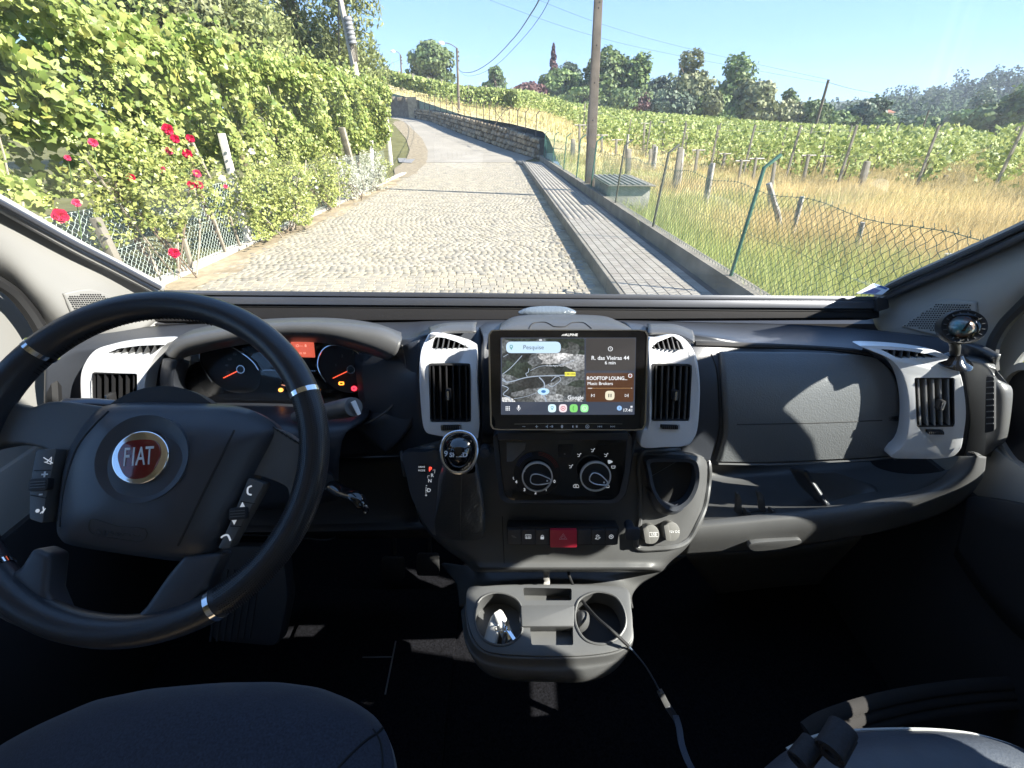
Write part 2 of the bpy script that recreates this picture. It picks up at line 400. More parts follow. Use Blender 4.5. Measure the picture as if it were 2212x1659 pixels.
# carpet mat with a seam, pedals
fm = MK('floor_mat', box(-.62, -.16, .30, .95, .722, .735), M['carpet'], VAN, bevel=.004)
fp = PZ(855, 1385, .737); fq = PZ(832, 1500, .737); fr_ = PZ(783, 1420, .737); fs = PZ(846, 1419, .737)
MK('seam', [tube([fp, fq], .0022, 5), tube([fr_, fs], .0018, 5)], M['grayprint'], fm)
# footrest pedal block behind the wheel: ribbed plate
pl = Pl(540, 1320, .62, lean=35)
ft = MK('foot_rest', prism(pl, rp(pl.pts([(440, 1180), (610, 1180), (622, 1290), (600, 1398), (455, 1385)]), .02), -.04, 0), M['dark'], VAN, bevel=.006)
for i in range(7):
    a = pl.px(455+i*14, 1385-i, 0); b = pl.px(478+i*14, 1230, 0)
    MK('rib', polyline(pl, [a, b], .004, 0, .003), M['dark'], ft)
for u, v in ((848, 1228), (924, 1220)):
    pp = Pl(u, v, .98, lean=30); c = pp.px(u, v)
    pd = MK('pedal', prism(pp, rp(rect(c, .07, .07), .012), -.012, 0), M['rubber'], VAN, bevel=.003)
    MK('pedal_arm', tube([pp.w(c[0], c[1]+.02, -.02), pp.w(c[0]+.01, c[1]+.3, .04)], .009, 6), M['dark'], pd)
# pillars
lp = surf([[PX(-330, 250, -.90), PX(-150, 365, -.89), PX(0, 447, -.883), PX(150, 530, -.86), PX(250, 580, -.835), PX(352, 630, -.81)],
           [PX(-330, 262, -.93), PX(-150, 375, -.92), PX(0, 458, -.905), PX(145, 541, -.88), PX(240, 590, -.855), PX(352, 640, -.83)],
           [PX(-330, 340, -.93), PX(-150, 440, -.92), PX(0, 510, -.905), PX(130, 590, -.88), PX(225, 640, -.86), PX(352, 672, -.84)],
           [PX(-330, 420, -.95), PX(-150, 500, -.94), PX(0, 562, -.92), PX(90, 640, -.90), PX(165, 700, -.885), PX(300, 720, -.85)],
           [PX(-330, 460, -1.0), PX(-150, 540, -.985), PX(0, 612, -.965), PX(50, 655, -.96), PX(92, 722, -.955), PX(112, 800, -.95)]], 6, 5)
AP = MK('pillar_trim', lp, M['beige'], VAN, solid=.02)
rpz = surf([[PX(2560, 320, 1.0), PX(2380, 415, .99), PX(2212, 500, .965), PX(2050, 573, .93), PX(1960, 612, .90), PX(1893, 644, .875)],
            [PX(2560, 340, 1.02), PX(2380, 430, 1.005), PX(2212, 512, .985), PX(2050, 585, .95), PX(1960, 625, .92), PX(1893, 660, .89)],
            [PX(2560, 365, 1.0), PX(2380, 455, .985), PX(2212, 562, .97), PX(2080, 640, .94), PX(1980, 680, .91), PX(1885, 685, .88)],
            [PX(2560, 385, 1.0), PX(2380, 480, .985), PX(2212, 612, .97), PX(2120, 680, .955), PX(2060, 735, .935), PX(1920, 730, .89)],
            [PX(2560, 400, 1.01), PX(2380, 500, 1.0), PX(2212, 655, .99), PX(2165, 705, .985), PX(2140, 760, .98), PX(2128, 810, .975)]], 6, 5)
AP2 = MK('pillar_trim', rpz, M['beige'], VAN, solid=.02)
LPB = bvh_of(lp); RPB = bvh_of(rpz)
# window seals (black rubber edges)
MK('window_seal', tube(crc([PX(-300, 455, -.97), PX(-150, 530, -.96), PX(0, 612, -.945), PX(50, 655, -.94), PX(92, 722, -.935), PX(112, 800, -.93), PX(118, 880, -.93)], 6, False), .012, 8), M['rubber'], VAN)
MK('window_seal', tube(crc([PX(2500, 430, 1.0), PX(2380, 500, .985), PX(2212, 658, .975), PX(2165, 708, .97), PX(2142, 762, .965), PX(2150, 850, .965)], 6, False), .011, 8), M['rubber'], VAN)
MK('screen_seal', tube(crc([PX(-330, 240, -.885), PX(-150, 355, -.88), PX(0, 437, -.873), PX(150, 520, -.85), PX(250, 571, -.825), PX(345, 622, -.80)], 6, False), .006, 8), M['blind'], VAN)
MK('screen_seal', tube(crc([PX(2560, 310, .985), PX(2380, 405, .975), PX(2212, 490, .95), PX(2050, 563, .915), PX(1960, 602, .885), PX(1900, 632, .865)], 6, False), .007, 8), M['rubber'], VAN)
MK('screen_channel', tube(crc([PX(2560, 330, .99), PX(2380, 422, .98), PX(2212, 508, .955), PX(2050, 581, .925), PX(1960, 620, .895), PX(1900, 650, .875)], 6, False), .008, 8), M['blind'], VAN)
MK('screen_channel', tube(crc([PX(-330, 255, -.90), PX(-150, 368, -.89), PX(0, 450, -.885), PX(150, 535, -.862), PX(250, 586, -.838), PX(350, 638, -.812)], 6, False), .007, 8), M['beige'], VAN)
# speaker grilles in the pillar foot
def grille(bv, poly, parent, step, outer):
    base = MK('speaker_grille', drape(bv, [outer[0], outer[1], outer[2]], .004, 6, 5), M['beige'], parent, solid=.004)
    G = []; P = [np.array(p, float) for p in poly]
    us = [p[0] for p in P]; vs_ = [p[1] for p in P]
    def inside(x, y):
        c = False
        for i in range(len(P)):
            a, b = P[i-1], P[i]
            if (a[1] > y) != (b[1] > y) and x < (b[0]-a[0])*(y-a[1])/(b[1]-a[1])+a[0]: c = not c
        return c
    j = 0; v = min(vs_)
    while v < max(vs_):
        u = min(us)+(step/2 if j % 2 else 0)
        while u < max(us):
            if inside(u, v):
                p = hit(bv, u, v, .0085)
                if p is not None:
                    d = ray(u, v); d = d/np.linalg.norm(d)
                    q = hit(bv, u+2, v, .0085); w_ = hit(bv, u, v+2, .0085)
                    if q is not None and w_ is not None:
                        n = np.cross(q-p, w_-p); n /= np.linalg.norm(n)
                        if n@d > 0: n = -n
                        G.append(lathe(p-n*.0042, n, [(.0016, 0), (.0016, .0008)], 6))
            u += step
        v += step*.8; j += 1
    MK('hole_pattern', G, M['rubber'], base)['kind'] = 'stuff'
grille(LPB, [(143, 640), (195, 632), (222, 637), (240, 655), (165, 688)], AP, 5.2,
       [[(134, 634), (190, 624), (240, 640)], [(145, 660), (200, 658), (262, 660)], [(160, 696), (205, 696), (270, 692)]])
grille(RPB, [(1955, 704), (2032, 655), (2098, 657), (2100, 672), (2050, 720)], AP2, 5.6,
       [[(1994, 678), (2036, 648), (2112, 652)], [(1970, 690), (2040, 690), (2108, 690)], [(1950, 706), (2010, 722), (2060, 732)]])
# doors
def door(x, s):
    D_ = MK('door_panel', box(min(x, x+.03*s), max(x, x+.03*s), -.2, 1.1, 1.30, 1.42), M['beige'], VAN, bevel=.01)
    return D_
for x0_, x1_ in ((LX-.012, LX+.012), (RX-.04, RX+.0)): MK('lower_door_panel', box(x0_, x1_, -.9, 1.16, .72, 1.312), M['dark'], VAN, bevel=.008)
dl = door(LX, -1)
dr = door(RX-.03, 1)
pw = PX(2172, 900, .985)
plr = Pl(0, 0, 0, O=(1.008, 0, 0)); plr.A = np.array([0, -1., 0]); plr.B = np.array([0, 0, 1.]); plr.N = np.array([-1., 0, 0])
hp = plr.pts([(2212, 800), (2185, 820), (2162, 880), (2164, 930), (2185, 972), (2210, 1000), (2232, 1000), (2240, 900), (2232, 810)])
MK('door_handle_surround', ringp(plr, [np.array(p)+(np.array(p)-sum(map(np.array, hp))/len(hp))*.16 for p in crc(hp, 4)], crc(hp, 4), -.005, .012, n=60), M['beige'], dr)
MK('door_handle_recess', prism(plr, crc(hp, 4), -.004, .002), M['dark'], dr)
MK('door_pocket', surf([[PX(2090, 1075, .93), PX(2150, 1082, .93), PX(2230, 1100, .93), PX(2400, 1150, .93)], [PX(2060, 1200, .96), PX(2130, 1300, .96), PX(2230, 1400, .96), PX(2400, 1500, .96)]], 6, 4), M['dark'], dr, solid=.02)
# blind frame across the foot of the windscreen
pl = Pl(1120, 645, 1.05, lean=30)
BF = thing('windscreen_blind', 'long anthracite aluminium blind cassette along the foot of the windscreen', 'blind', PY(1120, 660, 1.05))
def bar(v0, v1, h0, h1, m, name, u0=330, u1=1900, sk=(0, 0)):
    L = pl.pts([(u0, v0), (u1, v0+sk[0]), (u1, v1+sk[1]), (u0, v1)]); return MK(name, prism(pl, L, h0, h1), m, BF, bevel=.002)
bar(627, 637, -.035, .004, M['blind'], 'top_rail', 352, 1892, (14, 14))
bar(638, 642, -.035, -.002, M['rubber'], 'groove', 345, 1892, (11, 11))
bar(641, 657, -.035, .008, M['blind'], 'cassette', 338, 1893, (11, 11))
bar(659, 662, -.035, .002, M['rubber'], 'groove', 345, 1890, (9, 12))
bar(662, 694, -.040, .000, mat('black_shade_fabric', (.014, .013, .014), .85, bump=(400, .3)), 'shade_cloth', 330, 1900, (8, -8))
MK('end_cap', prism(pl, rp(pl.pts([(1884, 644), (1908, 648), (1912, 668), (1884, 676)]), .006), -.03, .014), M['dark'], BF, bevel=.002)
MK('end_cap', prism(pl, rp(pl.pts([(318, 620), (356, 626), (352, 660), (322, 650)]), .006), -.03, .012), M['blind'], BF, bevel=.002)
# ================================================================== dashboard
DB = thing('dashboard', 'black grained dashboard with silver air vents, dials and closed glovebox', 'dashboard', (0, .85, 1.3))
Uc = [100, 180, 360, 520, 700, 870, 930, 1050, 1230, 1400, 1500, 1700, 1880, 2060, 2148]
rows = []
v0 = [745, 722, 702, 694, 694, 694, 692, 690, 690, 692, 696, 700, 712, 735, 775]
y0 = [.84, .90, 1.02, 1.04, 1.04, 1.04, 1.04, 1.04, 1.04, 1.04, 1.04, 1.02, .98, .88, .80]
v1 = [778, 748, 738, 738, 738, 725, 715, 703, 700, 705, 716, 742, 752, 762, 795]
y1 = [.82, .86, .90, .92, .92, .88, .86, .92, .92, .92, .86, .885, .87, .86, .82]
v2 = [800, 775, 765, 765, 765, 745, 735, 725, 720, 725, 738, 768, 772, 782, 815]
y2 = [.81, .85, .88, .90, .90, .84, .83, .87, .88, .87, .83, .85, .85, .85, .81]
v3 = [860, 850, 850, 850, 850, 810, 805, 800, 800, 800, 810, 825, 830, 850, 860]
y3 = [.80, .84, .87, .89, .89, .79, .785, .80, .82, .80, .785, .81, .825, .835, .80]
v4 = [920, 910, 910, 910, 910, 900, 900, 900, 900, 900, 905, 910, 910, 920, 925]
y4 = [.80, .84, .87, .88, .88, .775, .765, .78, .78, .78, .765, .79, .81, .825, .79]
v5 = [985, 985, 985, 985, 985, 985, 985, 990, 990, 990, 1000, 1004, 990, 985, 990]
y5 = [.80, .84, .87, .88, .88, .79, .76, .76, .76, .76, .76, .79, .80, .81, .78]
for vv, yy in ((v0, y0), (v1, y1), (v2, y2), (v3, y3), (v4, y4), (v5, y5)):
    rows.append([PY(u, v, y) for u, v, y in zip(Uc, vv, yy)])
skin = surf(rows, 7, 6); SB = bvh_of(skin)
SK = MK('dash_top_and_face', skin, M['soft'], DB, solid=.012)
# dash right end, grained, down to the curved lower edge
rend = [[(2078, 776, .835), (2120, 782, .81), (2148, 808, .785)], [(2090, 850, .81), (2125, 850, .785), (2145, 850, .765)],
        [(2094, 920, .80), (2120, 930, .77), (2132, 935, .75)], [(2082, 985, .785), (2105, 985, .76), (2128, 985, .745)]]
MK('dash_end_cap', surf([[PY(*p) for p in r] for r in rend], 5, 6), M['soft2'], DB, solid=.03)
# the curved lower rail that sweeps from the right end to the console
rail = [[(2128, 962, .715), (2110, 1030, .71), (2040, 1085, .71), (1930, 1108, .715), (1800, 1122, .72), (1650, 1132, .725), (1490, 1144, .735)],
        [(2090, 970, .70), (2070, 1030, .695), (2010, 1072, .695), (1920, 1092, .70), (1800, 1108, .705), (1650, 1120, .71), (1490, 1136, .715)]]
def rl(r): return [PY(*p) for p in r]
railg = surf([rl([(2072, 985, .745), (2056, 1010, .74), (2010, 1045, .74), (1925, 1072, .745), (1800, 1094, .75), (1650, 1110, .755), (1480, 1126, .76)]),
              rl([(2094, 985, .725), (2075, 1020, .72), (2022, 1058, .72), (1930, 1086, .725), (1800, 1108, .73), (1650, 1124, .735), (1480, 1140, .74)]),
              rl([(2112, 986, .715), (2097, 1028, .71), (2042, 1072, .71), (1935, 1108, .715), (1800, 1134, .72), (1650, 1152, .725), (1480, 1164, .73)]),
              rl([(2131, 987, .725), (2118, 1040, .72), (2058, 1098, .72), (1940, 1140, .72), (1800, 1168, .725), (1650, 1186, .73), (1470, 1200, .735)])], 7, 5)
MK('lower_rail', railg, M['soft2'], DB, solid=.02)
# open shelf below the glovebox
tray = surf([rl([(2080, 975, .95), (1900, 995, 1.0), (1700, 1000, 1.02), (1500, 1000, 1.0)]),
             rl([(2075, 985, .93), (1900, 1015, .96), (1700, 1030, .98), (1500, 1035, .98)]),
             rl([(2060, 1015, .80), (1900, 1060, .83), (1700, 1080, .84), (1500, 1100, .84)]),
             rl([(2050, 1028, .745), (1925, 1078, .745), (1700, 1110, .752), (1490, 1130, .757)])], 6, 5)
TB = bvh_of(tray)
TR = MK('open_shelf', tray, M['soft2'], DB, solid=.012)
# divider moulding in the shelf: pale scoop
MK('shelf_scoop', surf([rl([(1715, 1012, .86), (1760, 1020, .87), (1800, 1018, .88)]), rl([(1730, 1035, .84), (1800, 1045, .85), (1880, 1045, .86)]),
                        rl([(1760, 1070, .81), (1840, 1080, .815), (1895, 1060, .83)]), rl([(1790, 1092, .79), (1840, 1090, .79), (1890, 1075, .80)])], 5, 5), M['soft2'], TR, solid=.004)
MK('shelf_divider', surf([rl([(1705, 1010, .86), (1735, 1020, .82)]), rl([(1725, 1045, .84), (1755, 1050, .80)]), rl([(1760, 1080, .80), (1785, 1094, .77)])], 5, 5), M['soft'], TR, solid=.01)
# small black bracket standing in the shelf
hb = thing('phone_bracket', 'small black spring bracket standing in the open shelf below the glovebox', 'bracket', PY(1620, 1110, .80))
plb = Pl(1620, 1090, .79, lean=15)
for L in ([(1588, 1106), (1600, 1108), (1600, 1080), (1594, 1062), (1590, 1064)], [(1640, 1100), (1652, 1104), (1648, 1070), (1638, 1058), (1634, 1062)]):
    MK('arm', prism(plb, plb.pts(L), -.006, .006), M['soft2'], hb, bevel=.001)
for L in ([(1602, 1124), (1614, 1124), (1612, 1096), (1604, 1094)], [(1656, 1118), (1668, 1118), (1664, 1094), (1657, 1092)]):
    MK('clip', prism(plb, plb.pts(L), .004, .022), M['soft2'], hb, bevel=.001)
for i in range(4):
    MK('base_rib', prism(plb, plb.pts([(1590+i*3, 1128-i*6), (1668-i, 1124-i*6), (1668-i, 1121-i*6), (1590+i*3, 1125-i*6)]), -.01, .024-.008*i), M['dark'], hb)
# handle tab on the rail underside
plt_ = Pl(1660, 1176, .722, lean=0)
MK('grab_tab', prism(plt_, crc(plt_.pts([(1620, 1170), (1700, 1163), (1727, 1163), (1722, 1172), (1680, 1182), (1625, 1186)]), 4), -.01, .006), M['soft2'], DB, bevel=.002)
# glovebox lid
lid = drape(SB, [[(1552, 762), (1640, 763), (1760, 764), (1850, 768), (1888, 776)], [(1556, 800), (1650, 800), (1760, 800), (1860, 800), (1922, 808)],
                 [(1560, 870), (1650, 870), (1760, 870), (1870, 870), (1946, 875)], [(1562, 930), (1650, 932), (1760, 932), (1880, 930), (1953, 930)],
                 [(1552, 975), (1650, 978), (1760, 976), (1880, 972), (1950, 965)], [(1546, 994), (1650, 994), (1760, 990), (1880, 984), (1940, 978)]], .007, 6, 5)
LB = bvh_of(lid)
LID = MK('glovebox_lid', lid, mat('grey_grained_plastic', (.135, .143, .150), .40, bump=(330, .9), var=(5, .1)), DB, solid=.008)
for pts, r in (([(1592, 917), (1700, 915), (1800, 912), (1905, 908)], .0011),):
    MK('crease', tube([hit(LB, *p, .0002) for p in crc(pts, 5, False)], r, 5), M['rubber'], LID)
MK('lid_edge', tube([hit(SB, *p, .010) for p in crc([(1546, 996), (1650, 997), (1760, 993), (1880, 987), (1940, 981)], 5, False)], .0022, 6), M['soft2'], LID)
c_ = hit(LB, 1932, 904, .0005)
pls = Pl(1932, 904, 0, lean=8, O=c_)
MK('airbag_mark', polyline(pls, rp(rect((0, 0), .036, .008), .002), .0008, -.001, .0012, closed=True), M['dark'], LID)
text('AIRBAG', pls, 0, 0, .0065, M['dark'], LID, h=.0008, sx=1.2)
MK('dash_groove', tube([hit(SB, *p, .001) for p in crc([(1500, 743), (1600, 746), (1720, 751), (1830, 758), (1885, 768)], 6, False)], .006, 8), M['rubber'], DB)
MK('dash_groove', tube([hit(SB, *p, .0005) for p in crc([(1536, 765), (1548, 800), (1553, 870), (1553, 930), (1540, 985)], 6, False)], .0012, 5), M['rubber'], DB)
# ---------------------------------------------------------------- air vents
def vent(name, pl, outer, hole, nsl, parent, knob=None, slider=None, top=None, topsl=5, depth=.035, slatm=None, hf=.008, orient=0):
    Lo = crc(pl.pts(outer, hf), 4); Li = rp(pl.pts(hole, hf), .004)
    holes = [Li]
    V_ = MK(name, prism(pl, Lo, -.03, hf), M['silver'], parent, bevel=.004, seg=3)
    cut = [MK('c', prism(pl, Li, -.026, .05), M['dark'], None)]
    if top: cut.append(MK('c', prism(pl, rp(pl.pts(top, hf), .003), -.022, .05), M['dark'], None))
    if slider: cut.append(MK('c', prism(pl, rp(pl.pts(slider, hf), .002), -.004, .05), M['dark'], None))
    boolean(V_, cut)
    MK('inner_frame', ringp(pl, Li, [np.asarray(p)*.94+sum(map(np.asarray, Li))/len(Li)*.06 for p in Li], -.024, hf-.003, n=64), M['dark'], V_)
    MK('duct', prism(pl, Li, -.026, -.024), M['rubber'], V_)
    H = [np.asarray(p) for p in pl.pts(hole, hf)]      # tl,tr,br,bl
    for i in range(nsl):
        t = (i+.7)/(nsl+.4); a = H[0]*(1-t)+H[1]*t; b = H[3]*(1-t)+H[2]*t
        g = prism(pl, [a+[-.0012, 0], a+[.0012, 0], b+[.0012, 0], b+[-.0012, 0]], -.022, hf-.004)
        MK('slat', g, slatm or M['dark'], V_)
    if top:
        T = [np.asarray(p) for p in pl.pts(top, hf)]; xs = [p[0] for p in T]; bv_ = min(p[1] for p in T); tv = max(p[1] for p in T)
        MK('duct', prism(pl, rp(pl.pts(top, hf), .003), -.022, -.0205), M['rubber'], V_)
        for i in range(topsl):
            t = (i+1)/(topsl+1); x = min(xs)*(1-t)+max(xs)*t
            # height of outline at x
            ys = []
            for k in range(len(T)):
                p, q = T[k-1], T[k]
                if (p[0]-x)*(q[0]-x) <= 0 and p[0] != q[0]: ys.append(p[1]+(q[1]-p[1])*(x-p[0])/(q[0]-p[0]))
            if len(ys) >= 2:
                MK('top_slat', prism(pl, [(x-.0010, min(ys)), (x+.0010, min(ys)), (x+.0010-.004*orient, max(ys)), (x-.0010-.004*orient, max(ys))], -.016, hf-.002), M['soft2'], V_)
    if knob:
        c = pl.px(*knob, hf)
        k_ = MK('vent_knob', prism(pl, rp(rect(c, .010, .021), .004), -.006, hf+.008), M['dark'], V_, bevel=.002)
        MK('knob_insert', prism(pl, rp(rect(c, .0045, .017), .002), 0, hf+.0105), M['satin'], k_, bevel=.001)
    if slider:
        S_ = [np.asarray(p) for p in pl.pts(slider, hf)]
        s_ = MK('vent_wheel', prism(pl, rp([S_[0]*.9+S_[2]*.1, S_[1]*.9+S_[3]*.1, S_[2]*.9+S_[0]*.1, S_[3]*.9+S_[1]*.1], .001), -.01, hf+.002), M['dark'], V_, bevel=.001)
        for i in range(9):
            t = (i+.7)/9.5; a = S_[0]*(1-t)+S_[1]*t; b = S_[3]*(1-t)+S_[2]*t; g = a*.8+b*.2; h = a*.2+b*.8
            MK('ridge', polyline(pl, [g, h], .0009, hf+.001, hf+.0035), M['soft2'] if i < 8 else M['white'], s_)
    return V_
def Z5(L): return [(840.6+.3414*x, 619.4+.3414*y) for x, y in L]
def Z6(L): return [(1459.9+.3734*x, 575.1+.3734*y) for x, y in L]
def Z4(L): return [(.384*x, 601.7+.384*y) for x, y in L]
def Z7(L): return [(44.2+.28*x, 840.6+.28*y) for x, y in L]
def Lw(L): return [(840.6+.34*x, 1150.2+.34*y) for x, y in L]
def Z6c(L): return [(398.2+.22*x, 672.4+.22*y) for x, y in L]
def K5(L): return [(849.4+.296*x, 929+.296*y) for x, y in L]
plv = Pl(975, 850, .735, lean=20, yaw=2, bend=[(.035, 4.5)])
vent('air_vent', plv, Z5([(265, 292), (350, 298), (450, 325), (530, 360), (555, 400), (558, 600), (562, 960), (420, 955), (290, 940), (222, 905), (200, 750), (190, 560), (198, 420), (228, 340)]),
     Z5([(248, 487), (513, 487), (518, 858), (258, 860)]), 6, DB, knob=Z5([(374, 682)])[0], slider=Z5([(326, 875), (457, 875), (457, 908), (326, 912)]),
     top=Z5([(265, 396), (275, 350), (292, 318), (350, 322), (430, 348), (505, 388)]), topsl=6, orient=-1)
plv2 = Pl(1455, 850, .735, lean=20, yaw=-2, bend=[(.035, 4.5)])
vent('air_vent', plv2, Z5([(1640, 345), (1700, 322), (1800, 302), (1870, 330), (1935, 420), (1962, 540), (1968, 680), (1955, 880), (1930, 960), (1880, 1008), (1750, 1016), (1596, 1014), (1610, 905), (1640, 880), (1645, 600)]),
     Z5([(1668, 487), (1920, 492), (1902, 852), (1660, 852)]), 6, DB, knob=Z5([(1806, 685)])[0], slider=Z5([(1716, 873), (1838, 873), (1838, 905), (1716, 903)]),
     top=Z5([(1655, 393), (1700, 350), (1795, 310), (1845, 350), (1873, 400)]), topsl=6, orient=1, slatm=M['soft2'])
plv3 = Pl(2025, 870, .775, lean=10, yaw=-14, bend=[(.05, 5.0), (-.06, -3.0)])
vent('air_vent', plv3, Z6([(1075, 458), (1330, 470), (1560, 512), (1630, 590), (1665, 700), (1680, 850), (1665, 980), (1640, 1070), (1570, 1110), (1400, 1115), (1245, 1105), (1320, 1030), (1350, 900), (1345, 750), (1310, 620), (1240, 540), (1130, 490)]),
     Z6([(1380, 645), (1615, 645), (1620, 932), (1395, 935)]), 5, DB, knob=Z6([(1527, 800)])[0], slider=Z6([(1455, 952), (1560, 952), (1560, 975), (1455, 975)]),
     top=Z6([(1185, 480), (1330, 488), (1460, 508), (1530, 530), (1290, 535)]), topsl=7, orient=0, slatm=mat('grey_slat_plastic', (.3, .3, .3), .4))
plv4 = Pl(270, 860, .815, lean=12, yaw=4, bend=[(.05, 5.0)])
vent('air_vent', plv4, Z4([(455, 690), (452, 560), (480, 470), (540, 400), (640, 370), (800, 352), (940, 350), (900, 400), (850, 470), (820, 560), (805, 690), (800, 800), (460, 800)]),
     Z4([(512, 530), (772, 535), (770, 780), (515, 780)]), 6, DB, knob=Z4([(620, 672)])[0], top=Z4([(590, 424), (660, 395), (780, 378), (930, 372), (850, 430)]), topsl=7, orient=-2)
# end vent slots on the right edge
ple = Pl(2138, 880, .742, lean=3, yaw=-55)
ev = MK('side_demister', prism(ple, rp(ple.pts([(2131, 812), (2149, 814), (2149, 930), (2128, 935)]), .003), -.01, .004), M['dark'], DB, bevel=.001)
for i in range(8):
    a = ple.px(2131, 824+i*13, .004); b = ple.px(2147, 823+i*13, .004)
    MK('fin', polyline(ple, [a, b], .0015, .004, .008), M['soft2'], ev)
# dark moulding left of right vent, and around vents
MK('vent_moulding', tube([hit(SB, *p, .004) for p in crc(Z6([(1090, 480), (1200, 530), (1290, 620), (1330, 760), (1338, 900), (1310, 1030), (1240, 1100)]), 5, False)], .010, 8), M['soft'], DB)
# ---------------------------------------------------------------- instrument cluster and its hood
def L6(L): return [(398.2+.22*x, 672.4+.22*y) for x, y in L]
plc = Pl(620, 800, .865, lean=22)
CLU = MK('instrument_cluster', prism(plc, crc(plc.pts([(405, 740), (500, 722), (620, 716), (760, 728), (850, 752), (862, 800), (845, 850), (800, 872), (620, 876), (440, 868), (405, 850), (392, 790)]), 5), -.02, .0), M['gloss'], DB, bevel=.004)
hood = surf([[PY(*p) for p in r] for r in (
    [(372, 757, .84), (420, 715, .92), (560, 694, .96), (700, 690, .97), (800, 700, .95), (866, 722, .86)],
    [(364, 760, .80), (404, 724, .84), (550, 700, .87), (700, 695, .88), (820, 708, .86), (866, 728, .82)],
    [(362, 764, .77), (402, 730, .79), (545, 705, .80), (690, 700, .80), (815, 714, .80), (866, 740, .79)],
    [(364, 770, .765), (405, 742, .775), (545, 717, .785), (690, 714, .785), (800, 738, .785), (858, 762, .78)],
    [(372, 773, .78), (410, 754, .79), (545, 728, .80), (690, 726, .80), (780, 746, .80), (845, 771, .79)],
    [(380, 776, .82), (420, 762, .86), (545, 738, .87), (690, 736, .87), (770, 754, .87), (838, 774, .83)])], 6, 5)
MK('cluster_hood', hood, M['soft2'], DB, solid=-.004)
# side cheeks of the binnacle
MK('binnacle_cheek', surf([[PY(*p) for p in r] for r in ([(352, 775, .82), (385, 775, .80), (410, 780, .86)], [(345, 820, .825), (375, 830, .80), (405, 830, .87)], [(350, 875, .82), (400, 885, .79), (440, 880, .86)])], 5, 5), M['soft'], DB, solid=.006)
MK('binnacle_cheek', surf([[PY(*p) for p in r] for r in ([(838, 768, .86), (868, 748, .80), (905, 735, .79)], [(850, 800, .87), (872, 810, .80), (900, 830, .775)], [(830, 850, .87), (845, 880, .80), (885, 920, .765)], [(760, 880, .86), (770, 925, .80), (830, 985, .775)])], 6, 5), M['soft'], DB, solid=.006)
MK('binnacle_trim', tube([PY(*p) for p in crc([(868, 745, .80), (876, 800, .795), (852, 870, .79), (800, 910, .785), (745, 925, .785)], 6, False)], .002, 6), M['soft2'], DB)
MK('column_shroud', surf([[PY(*p) for p in r] for r in ([(380, 868, .86), (600, 868, .87), (800, 876, .86)], [(380, 885, .78), (600, 884, .78), (790, 900, .78)], [(380, 960, .70), (600, 950, .68), (740, 950, .72)], [(380, 1100, .70), (600, 1100, .68), (730, 1080, .72)])], 6, 5), M['soft'], DB, solid=.01)
def gauge(outl, ctr, tip, nums, label, arc):
    g = MK('gauge', prism(plc, crc(plc.pts(L6(outl)), 4), -.002, .0015), M['dark'], CLU)
    MK('gauge_ring', tube([plc.w(*p, .004) for p in crc(plc.pts(L6(arc)), 6, False)], .0016, 6), M['chrome'], g)
    c = plc.px(*L6([ctr])[0]); t = plc.px(*L6([tip])[0])
    MK('gauge_hub', ringp(plc, circ(c, .0088), circ(c, .0070), .001, .007), M['satin'], g)
    MK('hub_cap', prism(plc, circ(c, .0072), .001, .006), mat('blue_black_cap', (.03, .045, .06), .4), g, bevel=.0006)
    d = np.array(t)-np.array(c); s = np.array(c)+d/np.linalg.norm(d)*.009
    MK('needle', polyline(plc, [s, t], .0016, .002, .0045), em('needle_red', (.9, .10, .04), .55, (.3, .03, .02)), g)
    for s_, p, k in nums:
        a, b = plc.px(*L6([p])[0]); text(s_, plc, a, b, .0085*k, M['grayprint'], g, h=.0018, name='numeral')
    return g
gauge([(170, 400), (240, 330), (340, 318), (500, 360), (640, 450), (730, 560), (745, 680), (700, 770), (600, 800), (450, 790), (330, 720), (240, 620), (180, 500)],
      (570, 567), (395, 652), [('60', (450, 470), 1), ('40', (420, 530), .8), ('20', (430, 600), 1), ('80', (500, 420), .9), ('100', (575, 395), .8), ('120', (640, 430), .8)], 'speed',
      [(290, 692), (240, 620), (180, 510), (165, 430), (200, 350), (270, 325), (350, 322), (470, 350), (600, 425), (690, 500), (740, 575)])
gauge([(1320, 500), (1340, 400), (1420, 340), (1520, 328), (1650, 355), (1760, 450), (1840, 560), (1850, 660), (1790, 760), (1650, 800), (1500, 770), (1400, 690), (1340, 600)],
      (1645, 570), (1465, 655), [('1', (1492, 530), 1), ('2', (1552, 440), 1), ('3', (1658, 405), 1), ('4', (1760, 445), .8), ('5', (1808, 535), .9), ('6', (1815, 630), 1), ('0', (1515, 628), .7)], 'rev',
      [(1400, 692), (1345, 610), (1318, 520), (1340, 420), (1400, 350), (1490, 332), (1600, 345), (1700, 400), (1760, 460)])
